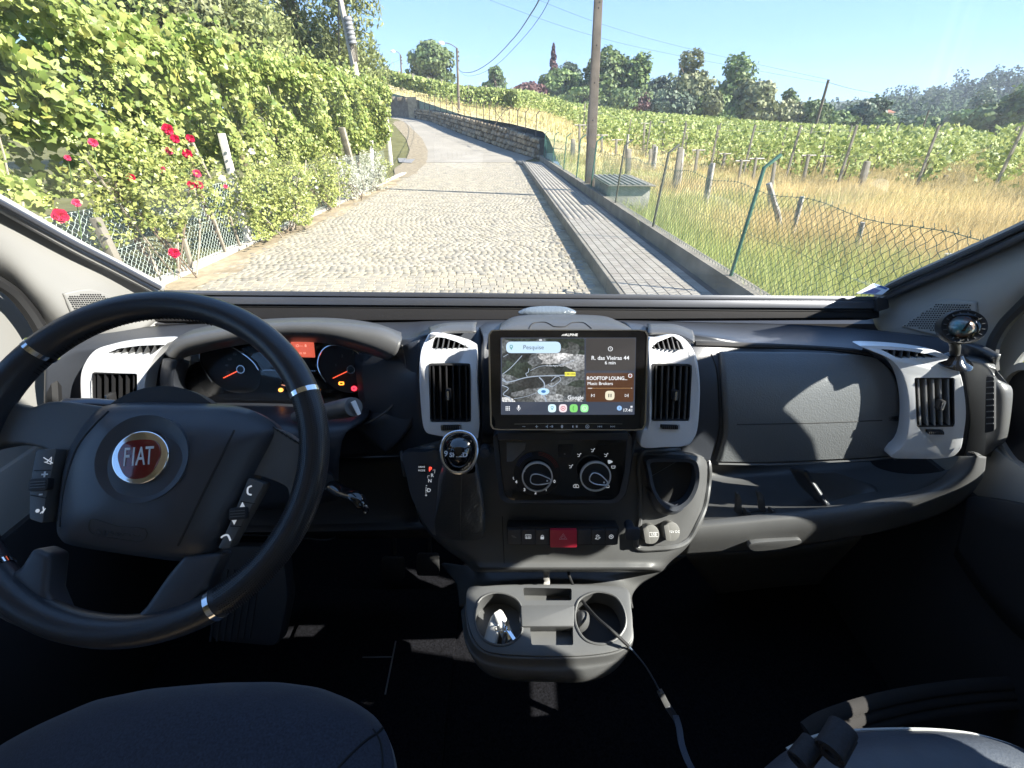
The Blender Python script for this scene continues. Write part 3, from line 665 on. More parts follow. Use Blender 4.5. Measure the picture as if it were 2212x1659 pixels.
# right arc lower
rd = MK('trip_display', prism(plc, rp(plc.pts([(629, 731), (677, 732), (681, 772), (631, 771)]), .002), 0, .003), em('amber_display', (.75, .13, .07), .32, (.12, .02, .015)), CLU)
a, b = plc.px(652, 747); text('\u25CB\u2014  8', plc, a, b, .0075, em('display_text', (1, .42, .3), .5), rd, h=.0032)
a, b = plc.px(655, 763); text('12  53', plc, a, b, .0055, em('display_text', (1, .42, .3), .5), rd, h=.0032)
MK('chrome_strip', polyline(plc, plc.pts(L6([(775, 585), (800, 575), (1295, 585)])), .0015, 0, .003), M['satin'], CLU)
for (x, y), c, n in (((950, 772), (1, .33, .05), 'warning_lamp'), ((1670, 757), (1, .03, .05), 'warning_lamp'), ((1545, 707), (1, .28, .03), 'engine_lamp'), ((1800, 705), (.05, .7, .1), 'indicator_lamp')):
    p = plc.px(*L6([(x, y)])[0]); r = .0045 if n != 'warning_lamp' or x < 1000 else .006
    if x == 1545: g = ringp(plc, rp(rect(p, .011, .007), .002), rp(rect(p, .007, .0035), .001), .001, .003)
    elif x == 1800: g = [polyline(plc, circ(p, .0045, 10), .0012, .001, .003, closed=True), polyline(plc, [(p[0]-.003, p[1]-.001), (p[0], p[1]+.002), (p[0]+.004, p[1]+.002)], .0012, .001, .003)]
    else: g = prism(plc, circ(p, r, 14, r*.9), 0, .003)
    MK(n, g, em('lamp_%d' % x, c, 1.3), CLU)
p = plc.px(*L6([(1670, 757)])[0]); MK('lamp_mark', prism(plc, circ(p, .002, 8), .003, .0034), em('lamp_mark', (.35, 0, .03), .5), CLU)
p = plc.px(*L6([(960, 722)])[0]); MK('fuel_needle', polyline(plc, [p, (p[0]+.014, p[1]-.003)], .0014, 0, .003), em('fuel_needle', (.6, .25, .15), .4), CLU)
# cluster clear lens
LENS = MK('cluster_lens', prism(plc, crc(plc.pts([(410, 745), (620, 724), (850, 756), (856, 800), (800, 866), (620, 870), (440, 862), (398, 790)], .012), 5), .0115, .012), glass_mat('cluster_lens_clear', (.95, .95, .95), 1.12, .03), CLU)
# ---------------------------------------------------------------- centre pod above the screen
pod = surf([[PY(*p) for p in r] for r in (
    [(1092, 692, .94), (1120, 682, .96), (1190, 679, .97), (1270, 680, .97), (1310, 684, .96), (1335, 694, .94)],
    [(1082, 700, .87), (1115, 690, .88), (1190, 686, .89), (1270, 687, .89), (1320, 692, .88), (1352, 702, .87)],
    [(1078, 712, .81), (1110, 704, .82), (1190, 701, .825), (1270, 702, .825), (1330, 706, .82), (1366, 714, .81)],
    [(1074, 740, .78), (1110, 735, .785), (1190, 733, .79), (1270, 733, .79), (1340, 736, .785), (1380, 742, .78)])], 6, 5)
PB = bvh_of(pod); PODM = MK('centre_pod', pod, M['soft2'], DB, solid=.01)
MK('lid_seam', tube([hit(PB, *p, .0006) for p in crc(Z5([(885, 266), (900, 240), (925, 228), (985, 226), (1020, 240), (1045, 253), (1110, 254), (1135, 240), (1160, 228), (1225, 228), (1255, 245), (1280, 266)]), 3, False) if hit(PB, *p, .0006) is not None], .0009, 5), M['rubber'], PODM)
for s, us in ((-1, [(1035, 688), (1052, 712), (1050, 735)]), (1, [(1385, 690), (1402, 706), (1408, 712)])):
    pass
MK('stack_shoulder', surf([[PY(*p) for p in r] for r in ([(1030, 702, .95), (1055, 696, .96), (1090, 694, .96)], [(1038, 716, .86), (1058, 708, .87), (1085, 704, .87)], [(1046, 760, .78), (1060, 758, .79), (1076, 756, .80)], [(1040, 960, .722), (1052, 960, .725), (1066, 960, .73)])], 5, 5), M['soft'], DB, solid=.01)
MK('stack_shoulder', surf([[PY(*p) for p in r] for r in ([(1340, 694, .96), (1375, 698, .96), (1405, 706, .95)], [(1358, 704, .87), (1385, 708, .87), (1410, 716, .86)], [(1376, 756, .80), (1392, 760, .79), (1406, 764, .78)], [(1376, 960, .73), (1386, 960, .725), (1396, 960, .722)])], 5, 5), M['soft'], DB, solid=.01)
for cols_ in ([[(928, 716, .80), (965, 703, .83), (1028, 702, .83)], [(925, 706, .86), (960, 697, .90), (1030, 695, .90)]], [[(1400, 706, .83), (1460, 708, .83), (1500, 725, .80)], [(1398, 699, .90), (1455, 700, .90), (1496, 714, .86)]]):
    MK('vent_shoulder', surf([[PY(*p) for p in r] for r in [cols_[1], cols_[0], [(a, b+14, c-.03) for a, b, c in cols_[0]]]], 5, 4), M['soft2'], DB, solid=.004)
# phone pad on top of the pod (clear gel pad)
GP = thing('gel_pad', 'translucent grey gel pad lying on top of the centre pod behind the screen', 'pad', PY(1182, 678, 1.0))
plg = Pl(1182, 677, 1.0, lean=70)
MK('pad', pillow(plg, crc(plg.pts([(1120, 678), (1135, 669), (1180, 666), (1228, 668), (1244, 678), (1210, 684), (1150, 684)]), 4), 0, .012, k=5), mat('gel_grey', (.16, .19, .22), .18, bump=(180, .8), coat=.5), GP)
# ================================================================== touchscreen head unit
pt = Pl(1228, 818, .705, lean=23, yaw=0)
TS = thing('touchscreen', 'large tablet style touchscreen between the two centre vents showing a map and music', 'touchscreen', pt.O)
SE = .38
def T4(L): return [(1044.1+.164*x, 699+.164*y) for x, y in L]
hou = pt.pts(T4([(70, 85), (2168, 85), (2130, 1400), (100, 1395)]))
HOU = MK('housing', prism(pt, rp(hou, .011, 5), -.012, .0), M['gloss'], TS, bevel=.002)
MK('housing_rim', ringp(pt, rp([np.array(p)*1.008 for p in hou], .011, 5), rp([np.array(p)*.988 for p in hou], .010, 5), -.004, .0012, n=120), M['satin'], TS, bevel=0)
MK('mount', prism(pt, [(-.1, -.07), (.1, -.07), (.1, .06), (-.1, .06)], -.05, -.012), M['dark'], TS)
def SCP(L, h=.001): return pt.pts(T4(L), h)
pnl = SCP([(228, 185), (2012, 185), (1990, 1200), (232, 1200)])
DISP = MK('display', prism(pt, pnl, .0002, .0010), em('display_dark', (.018, .022, .032), 1, (.004, .004, .005)), TS)
# satellite map picture, procedural
mm = bpy.data.materials.new('map_picture'); mm.use_nodes = True; n = mm.node_tree.nodes; l = mm.node_tree.links; bs = n['Principled BSDF']
bs.inputs['Base Color'].default_value = (.01, .01, .01, 1); bs.inputs['Roughness'].default_value = .25
tc = n.new('ShaderNodeTexCoord'); mp = n.new('ShaderNodeMapping'); mp.inputs['Scale'].default_value = (1, 2.3, 2.3); l.new(tc.outputs['Object'], mp.inputs[0])
wv = n.new('ShaderNodeTexNoise'); wv.inputs['Scale'].default_value = 16; wv.inputs['Detail'].default_value = 3; l.new(mp.outputs[0], wv.inputs[0])
vm = n.new('ShaderNodeVectorMath'); vm.operation = 'MULTIPLY_ADD'; vm.inputs[1].default_value = (.05, .05, .05); l.new(wv.outputs['Color'], vm.inputs[0]); l.new(mp.outputs[0], vm.inputs[2])
vo = n.new('ShaderNodeTexVoronoi'); vo.inputs['Scale'].default_value = 26; l.new(vm.outputs[0], vo.inputs[0])
rr = n.new('ShaderNodeValToRGB'); cr_ = rr.color_ramp
for e_, (p_, c_) in zip([cr_.elements[0], cr_.elements[1], cr_.elements.new(.3), cr_.elements.new(.5), cr_.elements.new(.72)],
                        [(0, (.045, .065, .05)), (1, (.30, .31, .32)), (.3, (.035, .04, .045)), (.5, (.13, .14, .14)), (.72, (.20, .22, .24))]):
    e_.position = p_; e_.color = (*c_, 1)
sp = n.new('ShaderNodeSeparateColor'); l.new(vo.outputs['Color'], sp.inputs[0]); l.new(sp.outputs[0], rr.inputs[0])
nz = n.new('ShaderNodeTexNoise'); nz.inputs['Scale'].default_value = 260; nz.inputs['Detail'].default_value = 5; l.new(tc.outputs['Object'], nz.inputs[0])
n3 = n.new('ShaderNodeTexNoise'); n3.inputs['Scale'].default_value = 22; l.new(tc.outputs['Object'], n3.inputs[0])
m1 = n.new('ShaderNodeMapRange'); m1.inputs[1].default_value = .35; m1.inputs[2].default_value = .7; m1.inputs[3].default_value = .4; m1.inputs[4].default_value = 1.7; l.new(nz.outputs[0], m1.inputs[0])
m2 = n.new('ShaderNodeMapRange'); m2.inputs[1].default_value = .4; m2.inputs[2].default_value = .6; m2.inputs[3].default_value = .6; m2.inputs[4].default_value = 1.25; l.new(n3.outputs[0], m2.inputs[0])
mu = n.new('ShaderNodeMath'); mu.operation = 'MULTIPLY'; l.new(m1.outputs[0], mu.inputs[0]); l.new(m2.outputs[0], mu.inputs[1])
hs = n.new('ShaderNodeHueSaturation'); l.new(rr.outputs[0], hs.inputs['Color']); l.new(mu.outputs[0], hs.inputs['Value']); l.new(hs.outputs[0], bs.inputs['Emission Color']); bs.inputs['Emission Strength'].default_value = .27
MAP = MK('map_view', prism(pt, rp(SCP([(245, 195), (1332, 195), (1332, 1030), (245, 1030)]), .003), .0010, .0014), mm, TS)
roadm = em('map_road', (.33, .40, .50), .9*SE)
def rd_(L, w, m=roadm, h=.0017, cl=False): return MK('map_road', polyline(pt, crc(SCP(L), 4, cl), w, .001, h, closed=cl), m, MAP)
rd_([(250, 740), (300, 770), (400, 755), (560, 710), (750, 690), (1080, 680)], .0017)
rd_([(250, 720), (280, 745), (300, 770)], .0014)
rd_([(580, 700), (560, 660), (590, 640), (600, 590)], .0013)
rd_([(735, 705), (800, 780), (800, 860)], .0020)
rd_([(780, 930), (810, 970), (830, 1028)], .0024)
rd_([(890, 760), (920, 730), (960, 700), (1000, 700), (1020, 735), (980, 780), (900, 830), (850, 800)], .0011)
rd_([(255, 665), (340, 600), (420, 520), (510, 420)], .0013)
rd_([(255, 815), (330, 855), (260, 930), (340, 970), (375, 1028)], .0014)
rd_([(400, 990), (560, 960), (700, 910)], .0006)
rd_([(260, 440), (330, 400)], .0008); rd_([(620, 620), (760, 560), (1000, 545), (1200, 480)], .0007)
wt = em('screen_white', (.85, .88, .92), 1.0*SE); dk = em('screen_black', (.03, .035, .05), 1*SE)
def scr(name, L, m, h0=.0014, h1=.0019, par=None, r=0): return MK(name, prism(pt, rp(SCP(L), r) if r else SCP(L), h0, h1), m, par or DISP)
def tx(s, x, y, hpx, m=wt, par=None, h=.0020, sx=1, bold=0, al='CENTER'):
    a, b = SCP([(x, y)])[0]; return text(s, pt, a, b, hpx*.164*.00079*1.30, m, par or DISP, h=h, sx=sx, bold=bold, align=al)
sb = scr('search_bar', [(300, 238), (1020, 238), (1020, 388), (300, 388)], em('search_blue', (.50, .68, .86), 1*SE), par=MAP, r=.0095)
tx('Pesquise', 660, 314, 62, em('search_text', (.04, .06, .09), 1*SE), MAP)
def pin(x, y, s, m1_, m2_, par, h):
    a, b = SCP([(x, y)])[0]
    P = [(a+s*math.cos(t), b+s*math.sin(t)) for t in np.linspace(-.6, math.pi+.6, 14)]+[(a, b-s*2.0)]
    o = MK('pin_icon', prism(pt, P, h, h+.0004), m1_, par); MK('pin_hole', prism(pt, circ((a, b), s*.55, 12), h, h+.0007), m2_, par)
pin(368, 302, .0030, em('pin_green', (.10, .30, .28), 1*SE), em('search_blue', (.50, .68, .86), 1*SE), MAP, .0019)
scr('road_sign', [(1072, 638), (1213, 638), (1213, 692), (1072, 692)], em('sign_yellow', (.80, .76, .10), 1*SE), par=MAP, r=.0008)
tx('CM1086', 1142, 665, 30, em('sign_text', (.2, .16, .02), 1*SE), MAP, bold=.00005)
tx('R. Da Agra Maior', 950, 555, 26, em('faint_label', (.55, .58, .62), 1*SE), MAP)
tx('Google', 1213, 975, 56, wt, MAP, bold=.00003)
a, b = SCP([(792, 893)])[0]
MK('position_disc', prism(pt, circ((a, b), .0101, 28, .0058), .0015, .0021), em('disc_blue', (.45, .68, .88), 1*SE), MAP)
MK('position_dot', prism(pt, circ((a, b), .0040, 20, .0026), .0021, .0025), em('dot_blue', (.02, .14, .40), 1*SE), MAP)
rd_([(735, 218), (773, 218)], .0028, em('tab_white', (.6, .63, .68), 1*SE))
tex = scr('trip_card', [(1350, 192), (2005, 192), (1995, 620), (1350, 620)], em('card_grey', (.040, .037, .038), 1*SE), h0=.0010, h1=.0014, r=.003)
a, b = SCP([(1672, 333)])[0]
MK('clock_icon', ringp(pt, circ((a, b), .0040, 24), circ((a, b), .0032, 24), .0014, .0019, n=24), wt, tex)
MK('clock_hand', polyline(pt, [(a, b+.0022), (a, b), (a+.0016, b-.001)], .0006, .0014, .0019), wt, tex)
tx('R. das Vieiras 44', 1670, 454, 58, wt, tex, bold=.00004); tx('6 min', 1670, 517, 50, wt, tex)
mc = scr('music_card', [(1350, 650), (1985, 650), (1975, 1030), (1350, 1030)], em('card_brown', (.085, .040, .022), 1*SE), h0=.0010, h1=.0015, r=.003)
tx('ROOFTOP LOUNG...', 1628, 722, 52, wt, mc, bold=.00008, sx=.88); tx('Music Brokers', 1537, 790, 46, wt, mc, sx=.98)
rd_([(1375, 852), (1960, 850)], .0006, em('bar_brown', (.45, .27, .12), 1*SE)); rd_([(1375, 852), (1432, 852)], .0013, wt); rd_([(1946, 850), (1958, 850)], .0010, wt)
a, b = SCP([(1933, 686)])[0]; MK('record_icon', ringp(pt, rp(rect((a, b), .0066, .0066), .0026), rp(rect((a, b), .0048, .0048), .002), .0015, .0020, n=32), wt, mc)
MK('record_dot', prism(pt, circ((a, b), .0011, 10), .0015, .0020), em('rec_red', (.5, .1, .12), 1*SE), mc)
a, b = SCP([(1665, 946)])[0]; pb = MK('pause_button', prism(pt, rp(rect((a, b), .0160, .0162), .006), .0015, .0020), em('cream', (.72, .67, .52), 1*SE), mc)
for s in (-1, 1): MK('pause_mark', prism(pt, rect((a+s*.0019, b), .0016, .0062), .0020, .0024), dk, pb)
for cx, s in ((1448, -1), (1880, 1)):
    a, b = SCP([(cx, 946)])[0]
    MK('skip_mark', [polyline(pt, [(a-s*.0020, b-.0024), (a-s*.0020, b+.0024), (a+s*.0022, b)], .0008, .0015, .0020, closed=True), prism(pt, rect((a+s*.0034, b), .0008, .0054), .0015, .0020)], wt, mc)
for k, (x, c1, c2) in enumerate(((905, (.62, .82, .88), (.18, .38, .50)), (1049, (.80, .68, .72), (.45, .06, .09)), (1190, (.22, .62, .17), (.09, .34, .09)), (1331, (.30, .74, .33), (.75, .9, .75)))):
    a, b = SCP([(x, 1115)])[0]
    ic = MK('app_icon', prism(pt, rp(rect((a, b), .0138, .0140), .0055), .0010, .0018), em('icon_%d' % k, c1, 1*SE), DISP)
    m2_ = em('glyph_%d' % k, c2, 1*SE)
    if k == 0: pin(x, 1103, .0027, m2_, em('icon_0', c1, 1*SE), DISP, .0018)
    if k == 1: MK('icon_mark', [ringp(pt, circ((a, b), .0042, 22), circ((a, b), .0032, 22), .0018, .0022, n=22), prism(pt, [(a-.0012, b-.0018), (a+.0022, b), (a-.0012, b+.0018)], .0018, .0022)], m2_, ic)
    if k == 2: MK('icon_mark', polyline(pt, crc([(a+.0005, b+.0035), (a-.0010, b+.0025), (a-.0010, b-.0025), (a+.0008, b-.0035)], 3, False), .0014, .0018, .0022), m2_, ic)
    if k == 3: MK('icon_mark', [ringp(pt, circ((a, b), .0042, 22), circ((a, b), .0034, 22), .0018, .0022, n=22), polyline(pt, [(a-.0015, b+.0016), (a-.001, b-.0008), (a+.0016, b-.0016)], .001, .0018, .0022)], m2_, ic)
for i in range(3):
    for j in range(3):
        a, b = SCP([(300+i*21, 1096+j*21)])[0]; MK('grid_dot', prism(pt, circ((a, b), .0010, 8), .0010, .0016), wt, DISP)
a, b = SCP([(465, 1105)])[0]
MK('microphone_icon', [prism(pt, rp(rect((a, b+.001), .0026, .0060), .0012), .001, .0016), polyline(pt, crc([(a-.003, b), (a-.0022, b-.003), (a, b-.004), (a+.0022, b-.003), (a+.003, b)], 3, False), .0006, .001, .0016), prism(pt, rect((a, b-.0052), .0007, .0022), .001, .0016)], wt, DISP)
a, b = SCP([(1791, 1113)])[0]; MK('badge_disc', prism(pt, circ((a, b), .0043, 20), .001, .0016), em('badge_blue', (.28, .48, .80), 1*SE), DISP)
tx('1', 1791, 1114, 34, dk, h=.0016); tx('17:41', 1903, 1143, 48, wt, h=.0012)
a, b = SCP([(1951, 1095)])[0]; MK('battery_icon', [prism(pt, rect((a-.0009, b), .0013, .0030), .001, .0015), prism(pt, rect((a+.0009, b), .0013, .0030), .001, .0015)], wt, DISP)
tx('ALPINE', 1160, 150, 36, M['white'], HOU, h=.0004, sx=1.15, bold=.00008)
for i in range(4):
    a, b = SCP([(1042+i*14, 150)], 0)[0]; MK('logo_stripe', polyline(pt, [(a-.0014, b-.0016), (a+.0014, b+.0016)], .0006, 0, .0005), M['white'], HOU)
MK('button_line', polyline(pt, SCP([(410, 1322), (790, 1316), (1300, 1314), (1830, 1320)], 0), .0006, 0, .0008), M['satin'], HOU)
for i, x in enumerate((533, 702, 868, 1036, 1205, 1370, 1535, 1702)):
    a, b = SCP([(x, 1356)], 0)[0]; q = .0004
    if i == 0: g = prism(pt, rect((a, b), .0055, .0009), 0, q)
    elif i == 1: g = [prism(pt, rect((a, b), .0048, .0010), 0, q), prism(pt, rect((a, b), .0010, .0048), 0, q+.0001)]
    elif i == 2: g = [prism(pt, [(a-.006, b-.001), (a-.0045, b-.001), (a-.0025, b-.003), (a-.0025, b+.003), (a-.0045, b+.001), (a-.006, b+.001)], 0, q), prism(pt, rect((a+.0018, b), .0018, .0009), 0, q), prism(pt, circ((a+.0052, b), .0018, 10), 0, q)]
    elif i == 3: g = prism(pt, circ((a, b), .0021, 12, .0030), 0, q)
    elif i == 4: g = [prism(pt, rect((a+d*.0033, b), .0028, .0036), 0, q) for d in (-1, 1)]
    elif i == 5: g = [ringp(pt, circ((a, b), .0034, 20), circ((a, b), .0026, 20), 0, q, n=20), prism(pt, [(a-.0016, b-.0012), (a+.0016, b-.0012), (a, b+.0018)], 0, q)]
    else:
        s = -1 if i == 6 else 1
        g = [prism(pt, [(a+s*d-s*.0015, b-.0016), (a+s*d+s*.0015, b), (a+s*d-s*.0015, b+.0016)], 0, q) for d in (-.0022, .0014)]+[prism(pt, rect((a+s*.0036, b), .0007, .0032), 0, q)]
    MK('button_mark', g, M['white'], HOU)
# ================================================================== centre console body
cb = []
for v, ul, ur, y, dy in ((925, 1035, 1412, .750, .05), (965, 895, 1420, .745, .05), (985, 868, 1520, .728, .05), (1050, 885, 1530, .705, .06), (1110, 903, 1523, .685, .07), (1150, 925, 1508, .668, .08), (1185, 962, 1482, .652, .09), (1212, 1000, 1450, .64, .09), (1232, 1020, 1432, .632, .09), (1236, 1030, 1425, .70, .1)):
    us = [ul+(ur-ul)*t for t in (0, .03, .15, .3, .5, .7, .85, .97, 1)]
    cb.append([PY(u, v, y+dd*dy) for u, dd in zip(us, (1, .12, 0, 0, 0, 0, 0, .12, 1))])
cons = surf(cb, 4, 5); CB = bvh_of(cons)
CON = thing('centre_console', 'centre console with heater dials, red hazard button and oval storage cup', 'console', (.1, .75, 1.3))
CBODY = MK('console_body', cons, M['soft2'], CON, solid=.01)
def onc(L, off=.001): return [hit(CB, *p, off) for p in L]
MK('body_seam', tube(onc(Z5([(716, 1452), (720, 1560), (726, 1690), (728, 1750)]), .0002), .0008, 5), M['rubber'], CON)
MK('body_seam', tube(onc(crc(Z5([(690, 905), (700, 1000), (720, 1230), (770, 1330), (820, 1355), (1100, 1362), (1400, 1352), (1470, 1320), (1500, 1250), (1555, 905)]), 4, False), .004), .0035, 8), M['soft'], CON)
# climate panel
pc = Pl(1216, 1010, .672, lean=20)
pan = pc.pts(K5([(762, 40), (1708, 40), (1690, 300), (1650, 470), (1600, 512), (860, 512), (810, 480), (785, 300)]))
PAN = MK('heater_panel', prism(pc, rp(pan, .008), -.05, 0), M['gloss'], CON, bevel=.002)
MK('panel_bezel', ringp(pc, rp([np.array(p)*1.075 for p in pan], .012), rp([np.array(p)*1.0 for p in pan], .008), -.05, .003, h2=.0005, n=120), M['soft'], CON)
MK('panel_top_trim', prism(pc, pc.pts(K5([(765, 12), (1712, 12), (1708, 68), (765, 68)])), -.04, .006), M['soft'], CON, bevel=.002)
def dial(cx, cy, r, name):
    a, b = pc.px(*K5([(cx, cy)])[0]); rr_ = r*.296*.001*.88
    d = MK(name, prism(pc, circ((a, b), rr_*1.0, 48), 0, .016), M['dark'], CON, bevel=.002)
    MK('dial_ring', ringp(pc, circ((a, b), rr_*1.08, 64), circ((a, b), rr_*.985, 64), .012, .0185, n=64), M['ring'], d)
    # pointer
    tx_, ty_ = 1140 if cx < 1200 else 1553, 372 if cx < 1200 else 388
    t = np.array(pc.px(*K5([(tx_, ty_)])[0], h=.03)); c0 = np.array((a, b)); dd = t-c0; L = np.linalg.norm(dd); dd /= L; q = np.array([-dd[1], dd[0]])
    o = [c0-dd*.013, c0-dd*.010+q*.008, c0+dd*.002+q*.0095, t+q*.004, t+dd*.002, t-q*.004, c0+dd*.002-q*.0095, c0-dd*.010-q*.008]
    o = crc(o, 4)
    k = MK('dial_pointer', prism(pc, o, .014, .030), M['dark'], d, bevel=.001)
    MK('pointer_edge', tube([pc.w(*p, .030) for p in o], .0011, 6, closed=True), M['ring'], k)
    MK('pointer_mark', prism(pc, rect(t-dd*.004, .0028, .0028), .030, .0308), M['white'], k)
    m_ = pc.px(*K5([(cx-88, cy-20)])[0], h=.016); MK('index_mark', prism(pc, rect(m_, .0016, .0034), .016, .0168), M['white'], d)
    return a, b, rr_
d1 = dial(1048, 318, 100, 'heater_dial'); d2 = dial(1465, 315, 100, 'vent_dial')
MK('dial_skirt', ringp(pc, circ(d1[:2], d1[2]*1.66, 64), circ(d1[:2], d1[2]*1.1, 64), -.001, .0015, n=64), M['dark'], CON)
for s_, x, y in (('4', 898, 376), ('3', 958, 433), ('2', 1038, 455), ('1', 1116, 433), ('0', 1176, 373)):
    a, b = pc.px(*K5([(x, y)])[0]); text(s_, pc, a, b, .0080, M['glow'], PAN, h=.002, bold=.0002, name='numeral')
bl = mat('blue_arc', (.02, .04, .14), .4); rd2 = mat('red_arc', (.25, .025, .02), .4)
for r_, w_ in ((1.40, .0006), (1.50, .0006), (1.60, .0006)):
    for m_, t0, t1 in ((bl, 2.75, 1.8), (rd2, 1.5, .32)):
        P = [(d1[0]+d1[2]*r_*math.cos(t), d1[1]+d1[2]*r_*math.sin(t)) for t in np.linspace(t0, t1, 16)]
        MK('temperature_arc', polyline(pc, P, w_, 0, .0022), m_, PAN)
def blob(x, y, kind):
    a, b = pc.px(*K5([(x, y)])[0]); G = []
    if kind == 'man': G = [polyline(pc, [(a-.003, b-.002), (a, b-.002), (a+.001, b+.003)], .0011, 0, .0006), prism(pc, circ((a+.0025, b+.0035), .0010, 8), 0, .0006), polyline(pc, [(a-.004, b+.003), (a-.001, b+.0015)], .0009, 0, .0006)]
    if kind == 'screen': G = [ringp(pc, [(a-.004, b+.002), (a+.004, b+.002), (a+.003, b-.003), (a-.003, b-.003)][::-1], [(a-.003, b+.0012), (a+.003, b+.0012), (a+.0023, b-.0022), (a-.0023, b-.0022)][::-1], 0, .0006, n=32)]
    if kind == 'car': G = [polyline(pc, [(a-.005, b-.002), (a-.005, b+.001), (a-.002, b+.003), (a+.003, b+.003), (a+.005, b), (a+.005, b-.003), (a-.003, b-.003)], .0009, 0, .0006, closed=True), prism(pc, [(a-.003, b), (a+.001, b+.0015), (a+.001, b-.0015)], 0, .0006)]
    if kind == 'fan': G = [prism(pc, circ((a+.0018*math.cos(t), b+.0018*math.sin(t)), .0013, 8), 0, .0006) for t in (0, 1.57, 3.14, 4.71)]
    if kind == 'drop': G = [prism(pc, crc([(a-.004, b+.003), (a+.001, b+.003), (a+.005, b), (a, b-.003), (a-.003, b-.003)], 3), 0, .0006)]
    MK('panel_symbol', G, M['glow'], PAN)
for x, y, k in ((1298, 268, 'man'), (1358, 185, 'man'), (1458, 150, 'man'), (1555, 185, 'man'), (1606, 268, 'screen'), (1582, 232, 'drop'), (1334, 408, 'car'), (1556, 408, 'car'), (1188, 346, 'fan'), (888, 350, 'screen')): blob(x, y, k)
bt = pc.pts(K5([(1200, 108), (1314, 108), (1302, 190), (1206, 196)])); b_ = MK('panel_button', prism(pc, rp(bt, .002), 0, .003), M['dark'], PAN, bevel=.0008)
a, b = pc.px(*K5([(1250, 170)])[0]); MK('button_symbol', prism(pc, circ((a, b), .0018, 8), .003, .0034), M['grayprint'], b_)
MK('blank_plate', prism(pc, rp(pc.pts(K5([(828, 90), (970, 90), (960, 140), (900, 200), (868, 230), (828, 230)])), .001), 0, .0008), M['grayprint'], PAN)
# row of switches
pw_ = Pl(1216, 1160, .640, lean=12)
def sw(x0, x1, m, nm, y0=1527, y1=1625, h=.004): return MK(nm, prism(pw_, rp(pw_.pts(Z5([(x0+2, y0), (x1-2, y0), (x1-2, y1), (x0+2, y1)])), .002), -.02, h), m, CON, bevel=.001)
xs = [750, 835, 925, 1015, 1187, 1278, 1367, 1447]
MK('switch_frame', prism(pw_, rp(pw_.pts(Z5([(742, 1518), (1456, 1518), (1445, 1634), (752, 1634)])), .006), -.022, .0005), M['dark'], CON, bevel=.001)
SW = []
for i in range(7):
    red = i == 3
    SW.append(sw(xs[i], xs[i+1], M['red'] if red else M['soft'], 'hazard_button' if red else 'switch', 1530 if not red else 1526, 1622 if not red else 1636, .007 if red else .004))
def sy(x, y, G, par, m=M['glow']): MK('switch_symbol', G, m, par)
a, b = pw_.px(*Z5([(1101, 1583)])[0], h=.007)
sy(0, 0, [polyline(pw_, [(a-.0075, b-.0052), (a+.0075, b-.0052), (a, b+.0075)], .0009, .007, .0075, closed=True), polyline(pw_, [(a-.004, b-.0030), (a+.004, b-.0030), (a, b+.0037)], .0008, .007, .0075, closed=True)], SW[3], mat('pink_print', (.9, .45, .5), .5))
a, b = pw_.px(*Z5([(880, 1582)])[0], h=.004); sy(0, 0, [polyline(pw_, rect((a, b+.0008), .011, .0075), .0009, .004, .0045, closed=True)]+[prism(pw_, rect((a+d, b-.001), .0009, .0068), .004, .0046) for d in (-.003, 0, .003)], SW[1])
a, b = pw_.px(*Z5([(969, 1585)])[0], h=.004); sy(0, 0, [prism(pw_, rect((a, b-.0015), .0066, .0055), .004, .0045), polyline(pw_, [(a-.0022, b+.001), (a-.0022, b+.0035), (a, b+.0048), (a+.0022, b+.0035), (a+.0022, b+.001)], .0009, .004, .0045)], SW[2])
a, b = pw_.px(*Z5([(1320, 1583)])[0], h=.004); sy(0, 0, [polyline(pw_, [(a-.005, b-.004), (a+.001, b-.005), (a+.005, b-.001), (a+.001, b), (a-.002, b+.001), (a-.003, b-.003)], .0009, .004, .0045, closed=True), polyline(pw_, [(a-.004, b+.002), (a-.001, b+.005), (a+.003, b+.002)], .0009, .004, .0045)], SW[5])
a, b = pw_.px(*Z5([(1405, 1581)])[0], h=.004); sy(0, 0, [ringp(pw_, circ((a, b), .0045, 20), circ((a, b), .0034, 20), .004, .0045, n=20), prism(pw_, [(a-.0022, b+.0014), (a+.0022, b+.0014), (a, b-.002)], .004, .0045)], SW[6])
a, b = pw_.px(*Z5([(790, 1580)])[0], h=.004); sy(0, 0, [prism(pw_, crc([(a-.005, b+.003), (a, b+.002), (a+.005, b-.003), (a-.002, b-.002)], 3), .004, .0045)], SW[0], M['grayprint'])
# storage cup at the right
pk = Pl(1455, 1040, .690, lean=22)
co_ = crc(pk.pts(Z5([(1625, 1085), (1760, 1078), (1900, 1082), (1942, 1125), (1945, 1230), (1905, 1330), (1840, 1390), (1775, 1402), (1705, 1360), (1650, 1260), (1628, 1150)])), 5)
ci_ = [np.asarray(p)*.86+sum(map(np.asarray, co_))/len(co_)*.14 for p in co_]
CUP = MK('storage_cup', ringp(pk, co_, ci_, -.012, .012, h2=.010, n=80), M['soft'], CON, bevel=0)
MK('cup_well', prism(pk, ci_, -.012, -.0105), M['rubber'], CUP)
cw = pillow(pk, crc(pk.pts(Z5([(1640, 1290), (1700, 1370), (1775, 1410), (1850, 1390), (1900, 1330), (1880, 1420), (1800, 1460), (1700, 1430)])), 4), -.02, .004, k=3); MK('cup_belly', cw, M['soft'], CUP)
MK('cup_scratch', polyline(pk, pk.pts(Z5([(1650, 1220), (1840, 1110)])), .0007, -.0105, -.0098), M['grayprint'], CUP)
